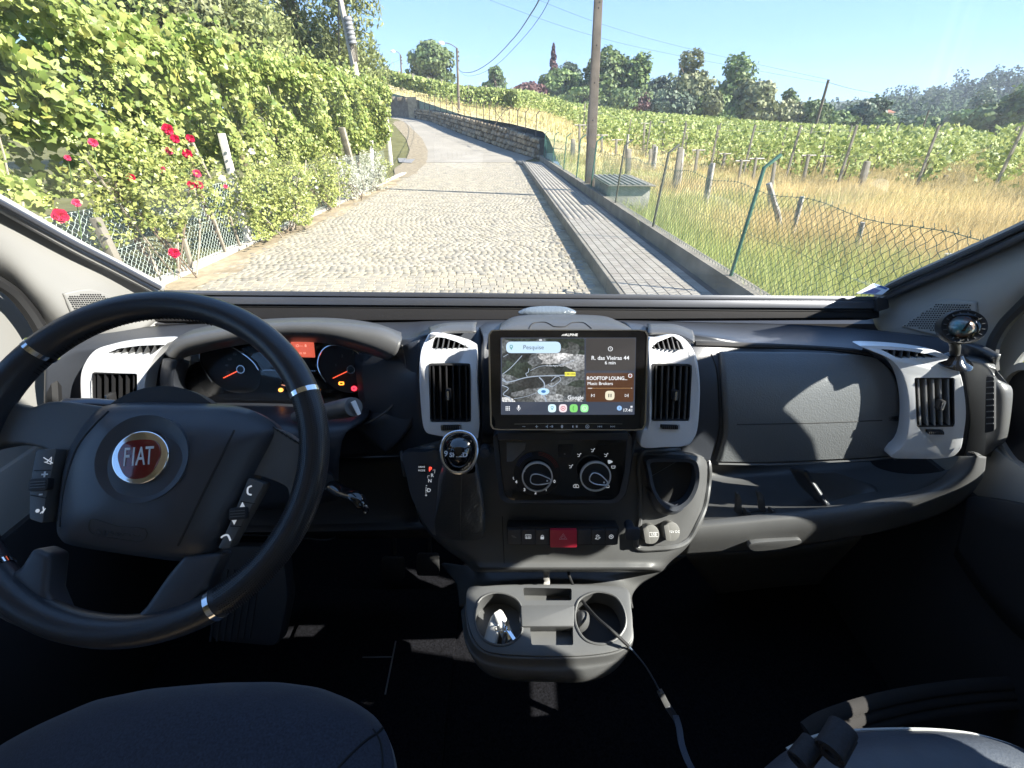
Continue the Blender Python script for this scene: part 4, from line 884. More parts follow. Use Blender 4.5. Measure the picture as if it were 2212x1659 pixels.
# raised rim that wraps cup and sockets
rim = crc(Z5([(1575, 1650), (1560, 1600), (1580, 1500), (1588, 1300), (1575, 1150), (1590, 1065), (1650, 1045), (1850, 1038), (1960, 1042), (2005, 1085), (2015, 1200), (1990, 1380), (1940, 1500), (1880, 1600), (1800, 1640), (1680, 1652)]), 5)
P = [hit(CB, *p, .003) for p in rim]; P = [p for p in P if p is not None]
MK('storage_rim', tube(P, .0055, 8, closed=True), M['soft2'], CON)
MK('storage_floor', drape(CB, [Z5([(1600, 1070), (1800, 1060), (1990, 1080)]), Z5([(1605, 1300), (1800, 1300), (1980, 1300)]), Z5([(1600, 1480), (1750, 1480), (1930, 1480)]), Z5([(1590, 1630), (1700, 1635), (1850, 1600)])], .0012, 6, 6), M['soft2'], CON)
ps = Pl(1420, 1150, .655, lean=35)
for nm, c, t in (('usb_socket_cap', (1650, 1562), 'USB'), ('power_socket_cap', (1780, 1545), '12V DC')):
    a, b = ps.px(*Z5([c])[0]); o = MK(nm, prism(ps, circ((a, b), .0165, 36, .0185), -.02, .008), mat('grey_rubber_cap', (.13, .128, .12), .55, bump=(500, .3)), CON, bevel=.002)
    MK('cap_tab', prism(ps, rp([(a-.016, b+.012), (a-.006, b+.014), (a-.002, b-.018), (a-.012, b-.016)], .002), .004, .010), MATS['grey_rubber_cap'], o, bevel=.001)
    text(t, ps, a+.005, b, .0062, M['white'], o, h=.0084)
    if t == 'USB': MK('cap_frame', polyline(ps, rect((a+.005, b), .017, .008), .0006, .008, .0086, closed=True), M['white'], o)
a, b = pw_.px(*Z5([(1528, 1533)])[0]); MK('push_knob', [prism(pw_, rp(rect((a, b), .027, .026), .007), .010, .018), prism(pw_, circ((a, b), .009), -.02, .012)], M['soft'], CON, bevel=.002)
# small round sensor by the gear knob
a, b = pc.px(*Z5([(605, 1047)])[0]); MK('sensor_knob', prism(pc, circ((a, b), .0095, 28), -.03, .006), M['soft'], CON, bevel=.002)
for t in (0, 1.57, 3.14, 4.71): MK('pin_hole', prism(pc, circ((a+.003+.0018*math.cos(t), b+.0018*math.sin(t)), .0006, 6), .006, .0063), M['grayprint'], CON)
# ---------------------------------------------------------------- gear selector
GS = thing('gear_selector', 'automatic gear lever with glossy black knob and leather gaiter on the console', 'gear lever', PY(980, 1080, .67))
pg_ = Pl(960, 1090, .676, lean=24)
gate = crc(pg_.pts(Z5([(85, 1055), (200, 1048), (330, 1045), (345, 1200), (320, 1400), (300, 1560), (270, 1560), (200, 1450), (140, 1330), (110, 1200)])), 4)
GT = MK('shift_plate', prism(pg_, gate, -.03, .0), M['soft'], GS, bevel=.003)
MK('plate_rim', tube(onc(crc(Z5([(90, 1050), (110, 1190), (155, 1340), (215, 1470), (290, 1570), (360, 1630), (480, 1655)]), 5, False), .003), .0045, 8), M['soft2'], GS)
db_ = pg_.pts(Z5([(184, 1116), (236, 1118), (234, 1176), (186, 1172)])); B_ = MK('drive_mode_button', prism(pg_, rp(db_, .003), 0, .003), M['dark'], GS, bevel=.001)
for s_, (x, y), k, m_ in (('DRIVE', (208, 1138), .0048, M['glow']), ('MODE', (208, 1160), .0048, M['glow'])):
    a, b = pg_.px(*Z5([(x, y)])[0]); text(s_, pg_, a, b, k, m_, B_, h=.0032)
for s_, (x, y), k, m_ in (('P', (261, 1155), .0115, em('gear_red', (1, .05, .03), 1.2)), ('R', (273, 1194), .0095, M['glow']), ('N', (258, 1228), .0095, M['glow']), ('D', (252, 1288), .0105, M['glow']), ('+', (234, 1320), .0085, M['glow']), ('-', (237, 1256), .009, M['glow'])):
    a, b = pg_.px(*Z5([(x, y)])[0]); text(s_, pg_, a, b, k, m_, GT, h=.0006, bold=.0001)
MK('gate_line', [polyline(pg_, pg_.pts(Z5(L)), .0007, 0, .0006) for L in ([(276, 1160), (290, 1158), (288, 1180)], [(245, 1212), (244, 1196), (256, 1196)], [(234, 1266), (233, 1308)], [(233, 1288), (244, 1288)])], M['glow'], GT)
kc = PY(*Z5([(440, 1052)])[0], .585)
pkn = Pl(0, 0, 0, lean=42, O=kc)
KN = MK('gear_knob', pillow(pkn, crc([(-.026, .012), (-.018, .027), (0, .033), (.018, .027), (.026, .012), (.024, -.010), (.014, -.024), (0, -.029), (-.014, -.024), (-.024, -.010)], 5), -.030, .012, rings=9, k=2.4), M['gloss'], GS)
ko = crc([(-.0275, .012), (-.019, .0285), (0, .0345), (.019, .0285), (.0275, .012), (.0255, -.011), (.015, -.0255), (0, -.0305), (-.015, -.0255), (-.0255, -.011)], 5)
MK('knob_ring', tube([pkn.w(*p, -.006) for p in ko], .0032, 8, closed=True), M['satin'], KN)
MK('knob_back', pillow(Pl(0, 0, 0, lean=42, O=kc-pkn.N*.034), [np.array(p)*.98 for p in ko], 0, .024, k=6), M['satin'], KN)
text('SPEED', pkn, .001, -.004, .0095, M['white'], KN, h=.0105, bold=.0003, sx=1.1)
text('9', pkn, -.019, -.002, .012, M['white'], KN, h=.0085, bold=.0003)
gt_ = []
base_c = PY(*Z5([(440, 1500)])[0], .665); 
top_c = kc-pkn.N*.030+np.array([0, 0, -.012])
base_n = pg_.N
def ell(c, pl_, rx, ry, n=36, wob=0, ph=0):
    return [c+pl_.A*rx*(math.cos(t)*(1+wob*math.cos(5*t+ph)))+pl_.B*ry*(math.sin(t)*(1+wob*math.sin(4*t+ph))) for t in np.linspace(0, 2*math.pi, n, endpoint=False)]
bp = [pg_.w(*pg_.px(x, y), .0) for x, y in crc(Z5([(330, 1250), (440, 1230), (550, 1260), (590, 1400), (605, 1540), (590, 1590), (500, 1605), (400, 1600), (310, 1570), (290, 1540), (300, 1420)]), 4)]
# align base loop with ellipses
nb = len(bp); bc = sum(bp)/nb
loops = []
for s, k, wob in ((0, 1, 0), (.08, 1.0, .01), (.2, .97, .03), (.35, .90, .045), (.5, .82, .05), (.65, .74, .05), (.78, .67, .04), (.88, .60, .02), (1, .48, 0)):
    c = bc*(1-s)+top_c*s+pg_.N*.010*math.sin(s*3.14)
    L = []
    for i, p in enumerate(bp):
        t = 2*math.pi*i/nb
        L.append(c+(p-bc)*k*(1+wob*math.sin(6*t+s*9)+wob*.6*math.sin(11*t-s*14)))
    loops.append(L)
V = [p for L in loops for p in L]; F = [(r*nb+i, r*nb+(i+1) % nb, (r+1)*nb+(i+1) % nb, (r+1)*nb+i) for r in range(len(loops)-1) for i in range(nb)]
MK('leather_gaiter', (V, F), mat('gaiter_leather', (.075, .08, .09), .30, bump=(200, .5), spec=.6), GS, sub=1, ang=180)
MK('gaiter_seam', tube([loops[k][int(nb*.60)]+pg_.N*.001 for k in range(9)], .0011, 5), M['soft2'], GS)
# ================================================================== cup holder unit under the console
pu = Pl(0, 0, 0, lean=74, O=PZ(1190, 1320, 1.20))
CH = thing('cup_holder_tray', 'moulded grey tray with two round cup holders below the console', 'cup holder', pu.O)
def up_(L, h=0): return pu.pts(Lw(L), h)
outu = crc(up_([(500, 350), (620, 338), (760, 330), (1060, 328), (1350, 334), (1512, 355), (1540, 470), (1550, 600), (1538, 690), (1450, 750), (1280, 780), (1100, 788), (900, 785), (700, 772), (590, 740), (520, 640), (490, 500)]), 4)
TT = MK('tray_top', prism(pu, outu, -.075, 0), M['soft2'], CH, bevel=.004)
def cutter(L, h0, h1): return MK('c', prism(pu, L, h0, h1), M['dark'], None)
c1 = crc(up_([(690, 382), (790, 410), (840, 470), (832, 560), (845, 630), (780, 700), (690, 718), (600, 680), (552, 600), (545, 500), (590, 415)]), 4)
c2 = crc(up_([(1340, 378), (1440, 410), (1495, 500), (1500, 600), (1440, 680), (1350, 710), (1260, 690), (1205, 630), (1180, 540), (1200, 440), (1260, 395)]), 4)
sl1 = rp(up_([(848, 350), (1160, 356), (1160, 432), (862, 432)]), .004)
sl2 = rp(up_([(895, 600), (1168, 600), (1170, 716), (905, 714)]), .003)
sl3 = rp(up_([(838, 468), (1176, 468), (1172, 604), (842, 604)]), .003)
boolean(TT, [cutter(c1, -.06, .05), cutter(c2, -.06, .05), cutter(sl1, -.04, .05), cutter(sl2, -.025, .05)])
MK('cup_well', prism(pu, c2, -.062, -.058), M['dark'], CH); MK('cup_well', prism(pu, c1, -.062, -.058), M['soft2'], CH)
MK('well_rim', tube([pu.w(*p, .001) for p in c1], .0022, 6, closed=True), M['soft2'], CH)
MK('well_rim', tube([pu.w(*p, .001) for p in c2], .0022, 6, closed=True), M['soft2'], CH)
MK('bridge', prism(pu, sl3, -.02, .006), M['soft2'], CH, bevel=.003)
MK('spring_flap', pillow(pu, crc(up_([(1190, 500), (1230, 470), (1275, 490), (1278, 560), (1240, 600), (1195, 600)]), 4), -.03, .004, k=2), M['soft2'], CH)
# front skirt, lower lip and neck
sk = surf([[pu.w(*p, h) for p in up_(L)] for L, h in (
    ([(482, 450), (505, 640), (590, 752), (760, 790), (1060, 796), (1300, 785), (1460, 755), (1548, 690), (1552, 600)], -.004),
    ([(462, 460), (488, 660), (580, 780), (760, 822), (1060, 830), (1300, 815), (1470, 780), (1556, 700), (1556, 600)], -.020),
    ([(450, 470), (480, 680), (570, 800), (760, 850), (1060, 862), (1290, 850), (1460, 800), (1545, 715), (1560, 600)], -.026),
    ([(455, 470), (500, 700), (590, 830), (760, 880), (1060, 895), (1270, 900), (1430, 850), (1530, 740), (1560, 600)], -.050),
    ([(470, 470), (520, 690), (620, 810), (780, 850), (1060, 860), (1250, 862), (1400, 820), (1500, 730), (1540, 600)], -.100))], 4, 4)
MK('tray_skirt', sk, M['soft2'], CH, solid=.006)
nk = surf([[PY(840.6+.34*x, 1150.2+.34*y, yy) for x, y, yy in r] for r in (
    [(330, 200, .80), (600, 215, .74), (1050, 220, .73), (1500, 215, .74), (1890, 150, .80)],
    [(370, 255, .78), (600, 255, .72), (1050, 256, .71), (1500, 258, .72), (1740, 245, .78)],
    [(420, 320, .74), (600, 300, .70), (1050, 295, .69), (1450, 305, .70), (1600, 330, .76)],
    [(440, 400, .70), (590, 352, .67), (1050, 340, .66), (1440, 350, .67), (1545, 400, .70)],
    [(445, 470, .66), (560, 430, .63), (1050, 400, .62), (1480, 420, .63), (1552, 480, .66)])], 6, 5)
MK('tray_neck', nk, M['soft2'], CH, solid=.008)
# keys in the left cup
KY = thing('key_bunch', 'silver and white car keys lying in the left cup holder', 'keys', pu.w(*up_([(700, 620)])[0], -.04))
MK('key_fob', pillow(Pl(0, 0, 0, lean=60, yaw=-20, O=pu.w(*up_([(650, 610)])[0], -.03)), crc([(-.012, .026), (0, .030), (.012, .024), (.012, -.028), (0, -.034), (-.012, -.028)], 5), -.006, .006, k=4), mat('white_fob', (.7, .69, .66), .25, coat=.5), KY)
MK('key_fob', pillow(Pl(0, 0, 0, lean=50, yaw=35, O=pu.w(*up_([(730, 570)])[0], -.02)), crc([(-.010, .022), (0, .028), (.010, .022), (.011, -.022), (0, -.028), (-.011, -.022)], 5), -.006, .004, k=4), MATS['white_fob'], KY)
MK('key_ring', tube([pu.w(*up_([(710+38*math.cos(t), 600+34*math.sin(t))])[0], -.008+.008*math.sin(t)) for t in np.linspace(0, 6.28, 24, endpoint=False)], .0012, 6, closed=True), M['chrome'], KY)
for k in range(3):
    q = Pl(0, 0, 0, lean=40+15*k, yaw=30*k-20, O=pu.w(*up_([(740+18*k, 610+12*k)])[0], -.016))
    MK('key_blade', prism(q, [(-.003, .02), (.003, .02), (.003, -.02), (0, -.024), (-.003, -.02)], -.001, .001), M['chrome'], KY)
# strap and cables
CS = thing('ribbon_cable', 'short grey ribbon cable hanging from the console into the rear tray slot', 'cable', PY(1180, 1240, .70))
P = [PY(1182, 1225, .66), PY(1180, 1245, .655), PY(1181, 1262, .640), PY(1172, 1280, .635), PY(1166, 1297, .63)]
MK('ribbon', tube(crc(P, 5, False), .0065, 8, ry=.18, up=np.array([0, -1, 0.])), mat('grey_cable', (.30, .29, .28), .5), CS)
CC = thing('charging_cable', 'thin black charging cable running from the console across the right cup holder to the floor', 'cable', PY(1229, 1240, .66))
P = [PY(1226, 1225, .66), PY(1230, 1245, .645), PY(1240, 1268, .62), PY(1262, 1303, .575), PY(1290, 1335, .53), PY(1325, 1365, .50), PY(1358, 1396, .49)]
MK('thick_lead', tube(crc(P, 6, False), .0031, 8), M['rubber'], CC)
P2 = [PY(1358, 1396, .49), PY(1376, 1416, .51), PY(1395, 1440, .54), PY(1412, 1468, .55), PY(1428, 1498, .545)]
MK('thin_lead', tube(crc(P2, 6, False), .0016, 6), M['bluegrey'], CC)
a_, b__ = PY(1426, 1494, .545), PY(1440, 1522, .535)
MK('plug', tube([a_, b__], .0085, 4), M['soft2'], CC, bevel=.001)
a_, c__ = PY(1440, 1522, .535), PY(1462, 1555, .52)
MK('plug_body', tube([a_, c__], .0095, 4, ry=.5), M['blind'], CC, bevel=.001)
for k in range(4):
    o = (k-1.5)*.0032
    P3 = [PY(1459, 1545, .52), PY(1467, 1572, .50), PY(1472, 1605, .47), PY(1484, 1640, .44), PY(1500, 1672, .42), PY(1530, 1740, .39)]
    MK('cord_strand', tube([p+np.array([o, 0, 0]) for p in crc(P3, 5, False)], .0019, 6), M['bluegrey'], CC)
# ================================================================== steering wheel
HC = np.array([-.4157, .4211, 1.6690])
ph_ = Pl(0, 0, 0, O=HC, lean=40.42, yaw=6.62)
# yaw sign check: N = (sin w cos l, -cos w cos l, sin l)
SWH = thing('steering_wheel', 'black leather steering wheel with red and chrome badge on its airbag cover', 'steering wheel', HC)
RC, RT = .1835, .0165
RIM = MK('rim', tube([ph_.w(RC*math.cos(t), RC*math.sin(t), 0) for t in np.linspace(0, 2*math.pi, 128, endpoint=False)], RT, 20, closed=True, up=ph_.N, ry=1.12), M['leather'], SWH)
for u, v in ((96, 766), (665, 847), (472, 1316), (2, 1216)):
    a, b = ph_.px(u, v); t = math.atan2(b, a)
    MK('chrome_band', tube([ph_.w(RC*math.cos(t+d), RC*math.sin(t+d), 0) for d in (-.016, -.008, .008, .016)], RT+.0012, 20, up=ph_.N, ry=1.12), M['chrome'], RIM)
# perforated leather dots on the right grip
G = []
t0 = math.atan2(*reversed(ph_.px(665, 847))); t1 = math.atan2(*reversed(ph_.px(472, 1316)))
i = 0; t = t1+.05
while t < t0-.03:
    for k, an in enumerate(np.linspace(.15, 1.35, 9)):
        for q in (an, math.pi-an):
            tt = t+(.006 if k % 2 else 0)
            c = ph_.w(RC*math.cos(tt), RC*math.sin(tt), 0); rad = (ph_.A*math.cos(tt)+ph_.B*math.sin(tt))
            n_ = rad*math.cos(q)+ph_.N*math.sin(q)*1.0; p = c+rad*RT*math.cos(q)+ph_.N*RT*1.12*math.sin(q)
            G.append(lathe(p-n_*.0002, n_, [(.00075, 0), (.00075, .00045)], 5))
    t += .013
MK('perforation', G, M['rubber'], RIM)['kind'] = 'stuff'
# inner stitching at the top
st = []
for t in np.linspace(1.2, 2.45, 48):
    c = ph_.w((RC-RT*1.0)*math.cos(t), (RC-RT*1.0)*math.sin(t), .003); d_ = ph_.w((RC-RT*1.0)*math.cos(t+.012), (RC-RT*1.0)*math.sin(t+.012), -.005)
    st.append(tube([c, d_], .0007, 4))
MK('stitching', st, M['rubber'], RIM)['kind'] = 'stuff'
# spokes (plate behind the cover)
def hub(L, h): return ph_.pts(L, h)
spL = hub([(-70, 870), (20, 868), (70, 880), (110, 868), (180, 872), (300, 900), (320, 980), (150, 1000), (100, 970), (20, 960), (-90, 975)], -.010)
spR = hub(Z4([(1450, 800), (1540, 835), (1620, 870), (1690, 920), (1730, 900), (1760, 1000), (1740, 1120), (1680, 1260), (1640, 1250), (1630, 1190), (1600, 1160), (1500, 1120), (1420, 1110), (1380, 1200), (1250, 1200), (1300, 950)]), -.006)
SPR = MK('spoke', prism(ph_, crc(spR, 3), -.022, -.002), M['soft2'], SWH, bevel=.004, seg=3)
SPL = MK('spoke', prism(ph_, crc(spL, 3), -.030, -.006), M['soft2'], SWH, bevel=.005, seg=3)
def LL(L): return [(.4*x, 1061.8+.4*y) for x, y in L]
lo = hub(LL([(250, 290), (340, 330), (320, 520), (370, 640), (480, 715), (620, 738), (740, 700), (840, 600), (950, 440), (1040, 330), (1240, 320), (1160, 500), (1090, 570), (1120, 620), (1000, 690), (800, 760), (550, 800), (300, 770), (100, 680), (-60, 585), (-190, 470), (-120, 430), (60, 462), (180, 400)]), -.012)
LSP = MK('lower_spokes', prism(ph_, lo, -.024, .005), M['soft'], SWH, bevel=.007, seg=3)
# column hub
MK('hub_core', lathe(ph_.w(0, 0, -.11), ph_.N, [(.05, 0), (.055, .03), (.085, .08), (.085, .10)], 32), M['dark'], SWH)
cov = crc(hub(Z4([(520, 705), (700, 684), (900, 683), (1100, 690), (1280, 702), (1400, 740), (1500, 800), (1530, 850), (1500, 930), (1440, 1040), (1370, 1180), (1290, 1340), (1200, 1500), (1120, 1580), (1020, 1604), (900, 1602), (600, 1560), (330, 1515), (258, 1470), (240, 1400), (255, 1240), (280, 1080), (330, 930), (420, 790)]), .012), 3)
COV = MK('airbag_cover', pillow(ph_, cov, -.020, .030, rings=12, k=3.2), M['soft'], SWH)
cc_ = sum(map(np.asarray, cov))/len(cov)
covg = pillow(ph_, cov, -.020, .030, rings=12, k=3.2); CVB = bvh_of(covg)
for L in (Z7([(680, 172), (560, 290), (450, 430), (380, 600), (330, 800), (310, 960), (308, 1060)]), Z7([(1648, 318), (1560, 500), (1430, 760), (1330, 970), (1215, 1205)])):
    P = [hit(CVB, *p, .0) for p in crc(L, 5, False)]
    MK('cover_seam', tube([p for p in P if p is not None], .0013, 5), M['rubber'], COV)
# embossed mark
P = [hit(CVB, *p, 0) for p in crc(Z7([(540, 1010), (548, 1110), (760, 1155), (940, 1170), (965, 1080), (760, 1060), (620, 1015)]), 3)]
MK('embossed_mark', tube([p for p in P if p is not None], .0007, 4, closed=True), M['dark'], COV)
ec = hit(CVB, *Z7([(752, 1108)])[0], 0); pe_ = Pl(0, 0, 0, O=ec, lean=40.42, yaw=6.62); text('AIRBAG', pe_, 0, 0, .010, M['dark'], COV, h=.0002, rot=-.12, sx=1.4)
# badge
bc_ = hit(CVB, 308, 988, 0)
pb_ = Pl(0, 0, 0, O=bc_, lean=40.42, yaw=6.62)
MK('badge_recess', ringp(pb_, circ((0, -.001), .047, 64), circ((0, -.001), .030, 64), -.010, .0012, h2=-.003, n=64), M['soft'], SWH)
BD = MK('badge', prism(pb_, circ((0, 0), .0285, 64), -.006, .0045), M['chrome'], SWH, bevel=.0022, seg=3)
sh = crc([(.94*a_, .94*b_) for a_, b_ in [(-.0185, .0150), (-.009, .0195), (.009, .0195), (.0185, .0150), (.0225, .002), (.016, -.016), (.007, -.0235), (-.007, -.0235), (-.016, -.016), (-.0225, .002)]], 5)
EN = MK('enamel', prism(pb_, sh, .004, .0062), M['badge'], BD, bevel=.0006)
for ch, x in (('F', -.0125), ('I', -.0052), ('A', .0025), ('T', .0115)):
    text(ch, pb_, x*.94, 0, .0280, M['ring'], EN, h=.0066, sx=.50, bold=.0001)
# thumb switch pods
def pod_(L, marks, nm):
    pr = hub(Z7(L), .006); o = MK(nm, prism(ph_, rp(pr, .003), -.012, .008), M['soft2'], SWH, bevel=.0015)
    return o
PL_ = pod_([(135, 470), (290, 455), (240, 700), (205, 850), (185, 1035), (80, 1000), (85, 780), (105, 620)], None, 'thumb_switches')
PR_ = pod_([(1765, 682), (1885, 728), (1800, 885), (1700, 1060), (1615, 1225), (1530, 1230), (1610, 1060), (1690, 870)], None, 'thumb_switches')
for (A, B), o in (((((105, 628), (235, 625))), PL_), ((((80, 818), (195, 840))), PL_), (((1700, 865), (1808, 885)), PR_), (((1620, 1056), (1700, 1060)), PR_)):
    MK('switch_gap', polyline(ph_, hub(Z7([A, B]), .008), .001, .007, .0084), M['rubber'], o)
for c, o in (((165, 735), PL_), ((1690, 958), PR_)):
    a, b = hub(Z7([c]), .008)[0]; k_ = MK('roller', prism(ph_, rp(rect((a, b), .019, .0135), .003), .004, .0125), M['dark'], o, bevel=.0015)
    for d in (-.003, 0, .003): MK('roller_rib', prism(ph_, rect((a, b+d), .015, .0009), .0120, .0134), M['soft2'], k_)
def sm(p, G, o): MK('switch_symbol', G, M['glow'], o)
for c, s_ in (((188, 662), '+'), ((160, 806), '-')):
    a, b = hub(Z7([c]), .008)[0]; text(s_, ph_, a, b, .012, M['white'], PL_, h=.0083, bold=.0003)
a, b = hub(Z7([(215, 553)]), .008)[0]; sm(0, [polyline(ph_, [(a-.004, b-.001), (a-.001, b-.001), (a+.003, b+.004), (a+.003, b-.004), (a-.001, b-.002)], .0008, .008, .0085, closed=True), polyline(ph_, [(a-.005, b+.004), (a+.005, b-.003)], .0008, .008, .0086)], PL_)
a, b = hub(Z7([(150, 930)]), .008)[0]; sm(0, [prism(ph_, circ((a-.002, b-.001), .002, 10), .008, .0085), polyline(ph_, [(a+.001, b-.004), (a+.004, b-.001), (a+.003, b+.003)], .0008, .008, .0085), polyline(ph_, [(a+.003, b-.004), (a+.0055, b+.001)], .0008, .008, .0085)], PL_)
a, b = hub(Z7([(1770, 782)]), .008)[0]; sm(0, [polyline(ph_, crc([(a+.002, b+.005), (a-.002, b+.003), (a-.002, b-.003), (a+.002, b-.005)], 4, False), .0018, .008, .0085)], PR_)
a, b = hub(Z7([(1585, 1150)]), .008)[0]; sm(0, [polyline(ph_, crc([(a-.005, b+.001), (a-.002, b+.003), (a+.002, b+.003), (a+.005, b-.003)], 4, False), .0018, .008, .0085)], PR_)
a, b = hub(Z7([(1713, 892)]), .008)[0]; sm(0, [prism(ph_, [(a-.003, b-.003), (a+.003, b-.003), (a, b+.003)], .008, .0085)], PR_)
a, b = hub(Z7([(1650, 1025)]), .008)[0]; sm(0, [prism(ph_, [(a-.003, b+.003), (a, b-.003), (a+.003, b+.003)], .008, .0085)], PR_)
# small vent grille on right spoke
a, b = hub(Z4([(1625, 885)]), -.002)[0]
MK('spoke_grille', [polyline(ph_, [(a-.018+i*.005, b+.012-i*.0035), (a-.012+i*.005, b+.006-i*.0035)], .0012, -.003, -.0012) for i in range(7)], M['rubber'], SPR)
# ---------------------------------------------------------------- stalks and ignition key
ST = thing('wiper_stalk', 'round ended grey wiper stalk to the right of the wheel rim', 'stalk', PY(745, 885, .64))
p0, p1 = PY(640, 900, .72), PY(764, 879, .60); ax = (p1-p0); L_ = np.linalg.norm(ax)
MK('stalk', lathe(p0, ax, [(.010, 0), (.010, L_*.45), (.0135, L_*.55), (.0148, L_*.72), (.0148, L_*.80), (.0155, L_*.82), (.0155, L_*.97), (.0145, L_)], 28), M['soft2'], ST)
MK('end_button', lathe(p1-ax/L_*.001, ax, [(.0122, 0), (.0118, .0016), (.010, .0020)], 24), M['blind'], ST)
qs = Pl(0, 0, 0, O=p1+ax/L_*.001); qs.N = ax/L_; qs.A = np.cross([0, 0, 1.], qs.N); qs.A /= -np.linalg.norm(qs.A); qs.A = -qs.A; qs.B = np.cross(qs.N, qs.A)
MK('stalk_mark', prism(qs, rp([(-.004, .002), (.004, .002), (.003, -.003), (-.003, -.003)], .0008), 0, .0005), M['white'], ST)
ST2 = thing('indicator_stalk', 'dark indicator stalk behind the left side of the steering wheel', 'stalk', PY(180, 870, .60))
MK('stalk', tube([PY(250, 872, .62), PY(200, 870, .60), PY(140, 872, .59), PY(130, 876, .585)], [.009, .011, .0125, .008], 16, ry=.6), M['blind'], ST2)
IK = thing('ignition_key', 'black ignition key fob hanging to the right of the steering column', 'key', PY(740, 1060, .60))
MK('fob', tube(crc([PY(712, 1045, .64), PY(740, 1062, .62), PY(768, 1072, .60), PY(785, 1095, .59)], 4, False), [.008, .012, .013, .013, .013, .013, .013, .013, .013, .013, .012, .011, .007][:13], 14, ry=.55), M['gloss'], IK)
MK('fob_ring', tube([PY(790+5*math.cos(t), 1100+8*math.sin(t), .588) for t in np.linspace(0, 6.28, 16, endpoint=False)], .0013, 6, closed=True), M['chrome'], IK)
MK('ignition_barrel', lathe(PY(690, 1035, .70), PY(712, 1045, .64)-PY(690, 1035, .70), [(.02, 0), (.02, .04), (.015, .055)], 20), M['dark'], IK)
# knee panel under the column
MK('knee_panel', surf([[PY(*p) for p in r] for r in ([(-200, 1000, .84), (200, 1000, .84), (500, 1000, .84), (900, 985, .84)], [(-200, 1100, .80), (200, 1100, .80), (500, 1120, .80), (900, 1110, .80)], [(-200, 1150, .78), (200, 1150, .78), (500, 1155, .78), (930, 1150, .78)], [(-200, 1160, .95), (200, 1160, .95), (500, 1165, .95), (930, 1162, .95)])], 5, 4), M['dark'], DB, solid=.01)
MK('panel_edge', tube([PY(*p) for p in crc([(520, 1155, .775), (640, 1160, .77), (700, 1166, .77), (725, 1160, .77)], 5, False)], .0014, 5), M['soft'], DB)
# passenger footwell
MK('footwell_panel', surf([[PY(*p) for p in r] for r in ([(1480, 1200, .90), (1700, 1190, .92), (1900, 1150, .92), (2080, 1060, .90)], [(1560, 1290, .95), (1700, 1280, .98), (1850, 1250, .98), (2050, 1150, .95)], [(1660, 1340, 1.0), (1740, 1380, 1.02), (1850, 1390, 1.02), (2050, 1300, 1.0)])], 5, 5), M['soft2'], DB, solid=.01)
# ================================================================== seats
def pts3(L): return [np.array(p, float) for p in L]
DS = thing('driver_seat', 'dark blue grey cloth driver seat cushion below the steering wheel', 'seat', (-.50, .1, .75))
sp_ = Pl(0, 0, 0, O=(-.47, .15, 1.17), lean=84)
ol = [sp_.px(u, v, -.055) for u, v in [(-120, 1690), (0, 1602), (80, 1562), (200, 1510), (330, 1484), (480, 1471), (600, 1470), (690, 1482), (760, 1510), (812, 1545), (840, 1590), (852, 1650), (856, 1720)]]
ol = ol+[(ol[-1][0]+.015, -.30), (ol[0][0]+.0, -.30)]
seatg = pillow(sp_, rp(ol, .02, 3), -.10, .030, rings=10, k=3.2)
MK('cushion', seatg, M['seat'], DS); SBV = bvh_of(seatg)
L = [(730, 1659), (755, 1632), (790, 1600), (815, 1584), (832, 1567)]; P = [hit(SBV, *p, .0) for p in crc(L, 5, False)]
MK('piping', tube([p for p in P if p is not None], .0022, 6), M['rubber'], DS)
L = [(805, 1575), (820, 1600), (826, 1640), (824, 1680)]; P = [hit(SBV, *p, .0) for p in crc(L, 5, False)]
MK('piping', tube([p for p in P if p is not None], .0018, 6), M['rubber'], DS)
MK('seat_base', box(-.74, -.22, -.25, .30, .72, 1.06), M['dark'], DS, bevel=.02)
PS = thing('passenger_seat', 'grey leatherette passenger seat cushion with pale piping in the lower right corner', 'seat', (.62, .05, .75))
sq = Pl(0, 0, 0, O=(.60, .15, 1.19), lean=82)
ol = [sq.px(u, v, -.06) for u, v in [(1600, 1720), (1640, 1668), (1690, 1625), (1740, 1598), (1800, 1583), (1880, 1577), (1990, 1577), (2080, 1584), (2150, 1600), (2215, 1625), (2330, 1680)]]
ol = ol+[(ol[-1][0], -.30), (ol[0][0], -.30)]
sg2 = pillow(sq, rp(ol, .015, 3), -.10, .022, rings=10, k=4.5); MK('cushion', sg2, M['seatL'], PS); S2 = bvh_of(sg2)
P = [sq.w(*p, -.028) for p in crc([sq.px(u, v, -.028) for u, v in [(1700, 1618), (1750, 1594), (1800, 1582), (1880, 1576), (1990, 1575), (2080, 1582), (2150, 1598), (2215, 1623), (2330, 1680)]], 4, False)]
MK('piping', tube(P, .0022, 6), mat('pale_piping', (.45, .45, .44), .5), PS)
MK('seat_base', box(.38, .90, -.25, .26, .72, 1.08), M['dark'], PS, bevel=.02)
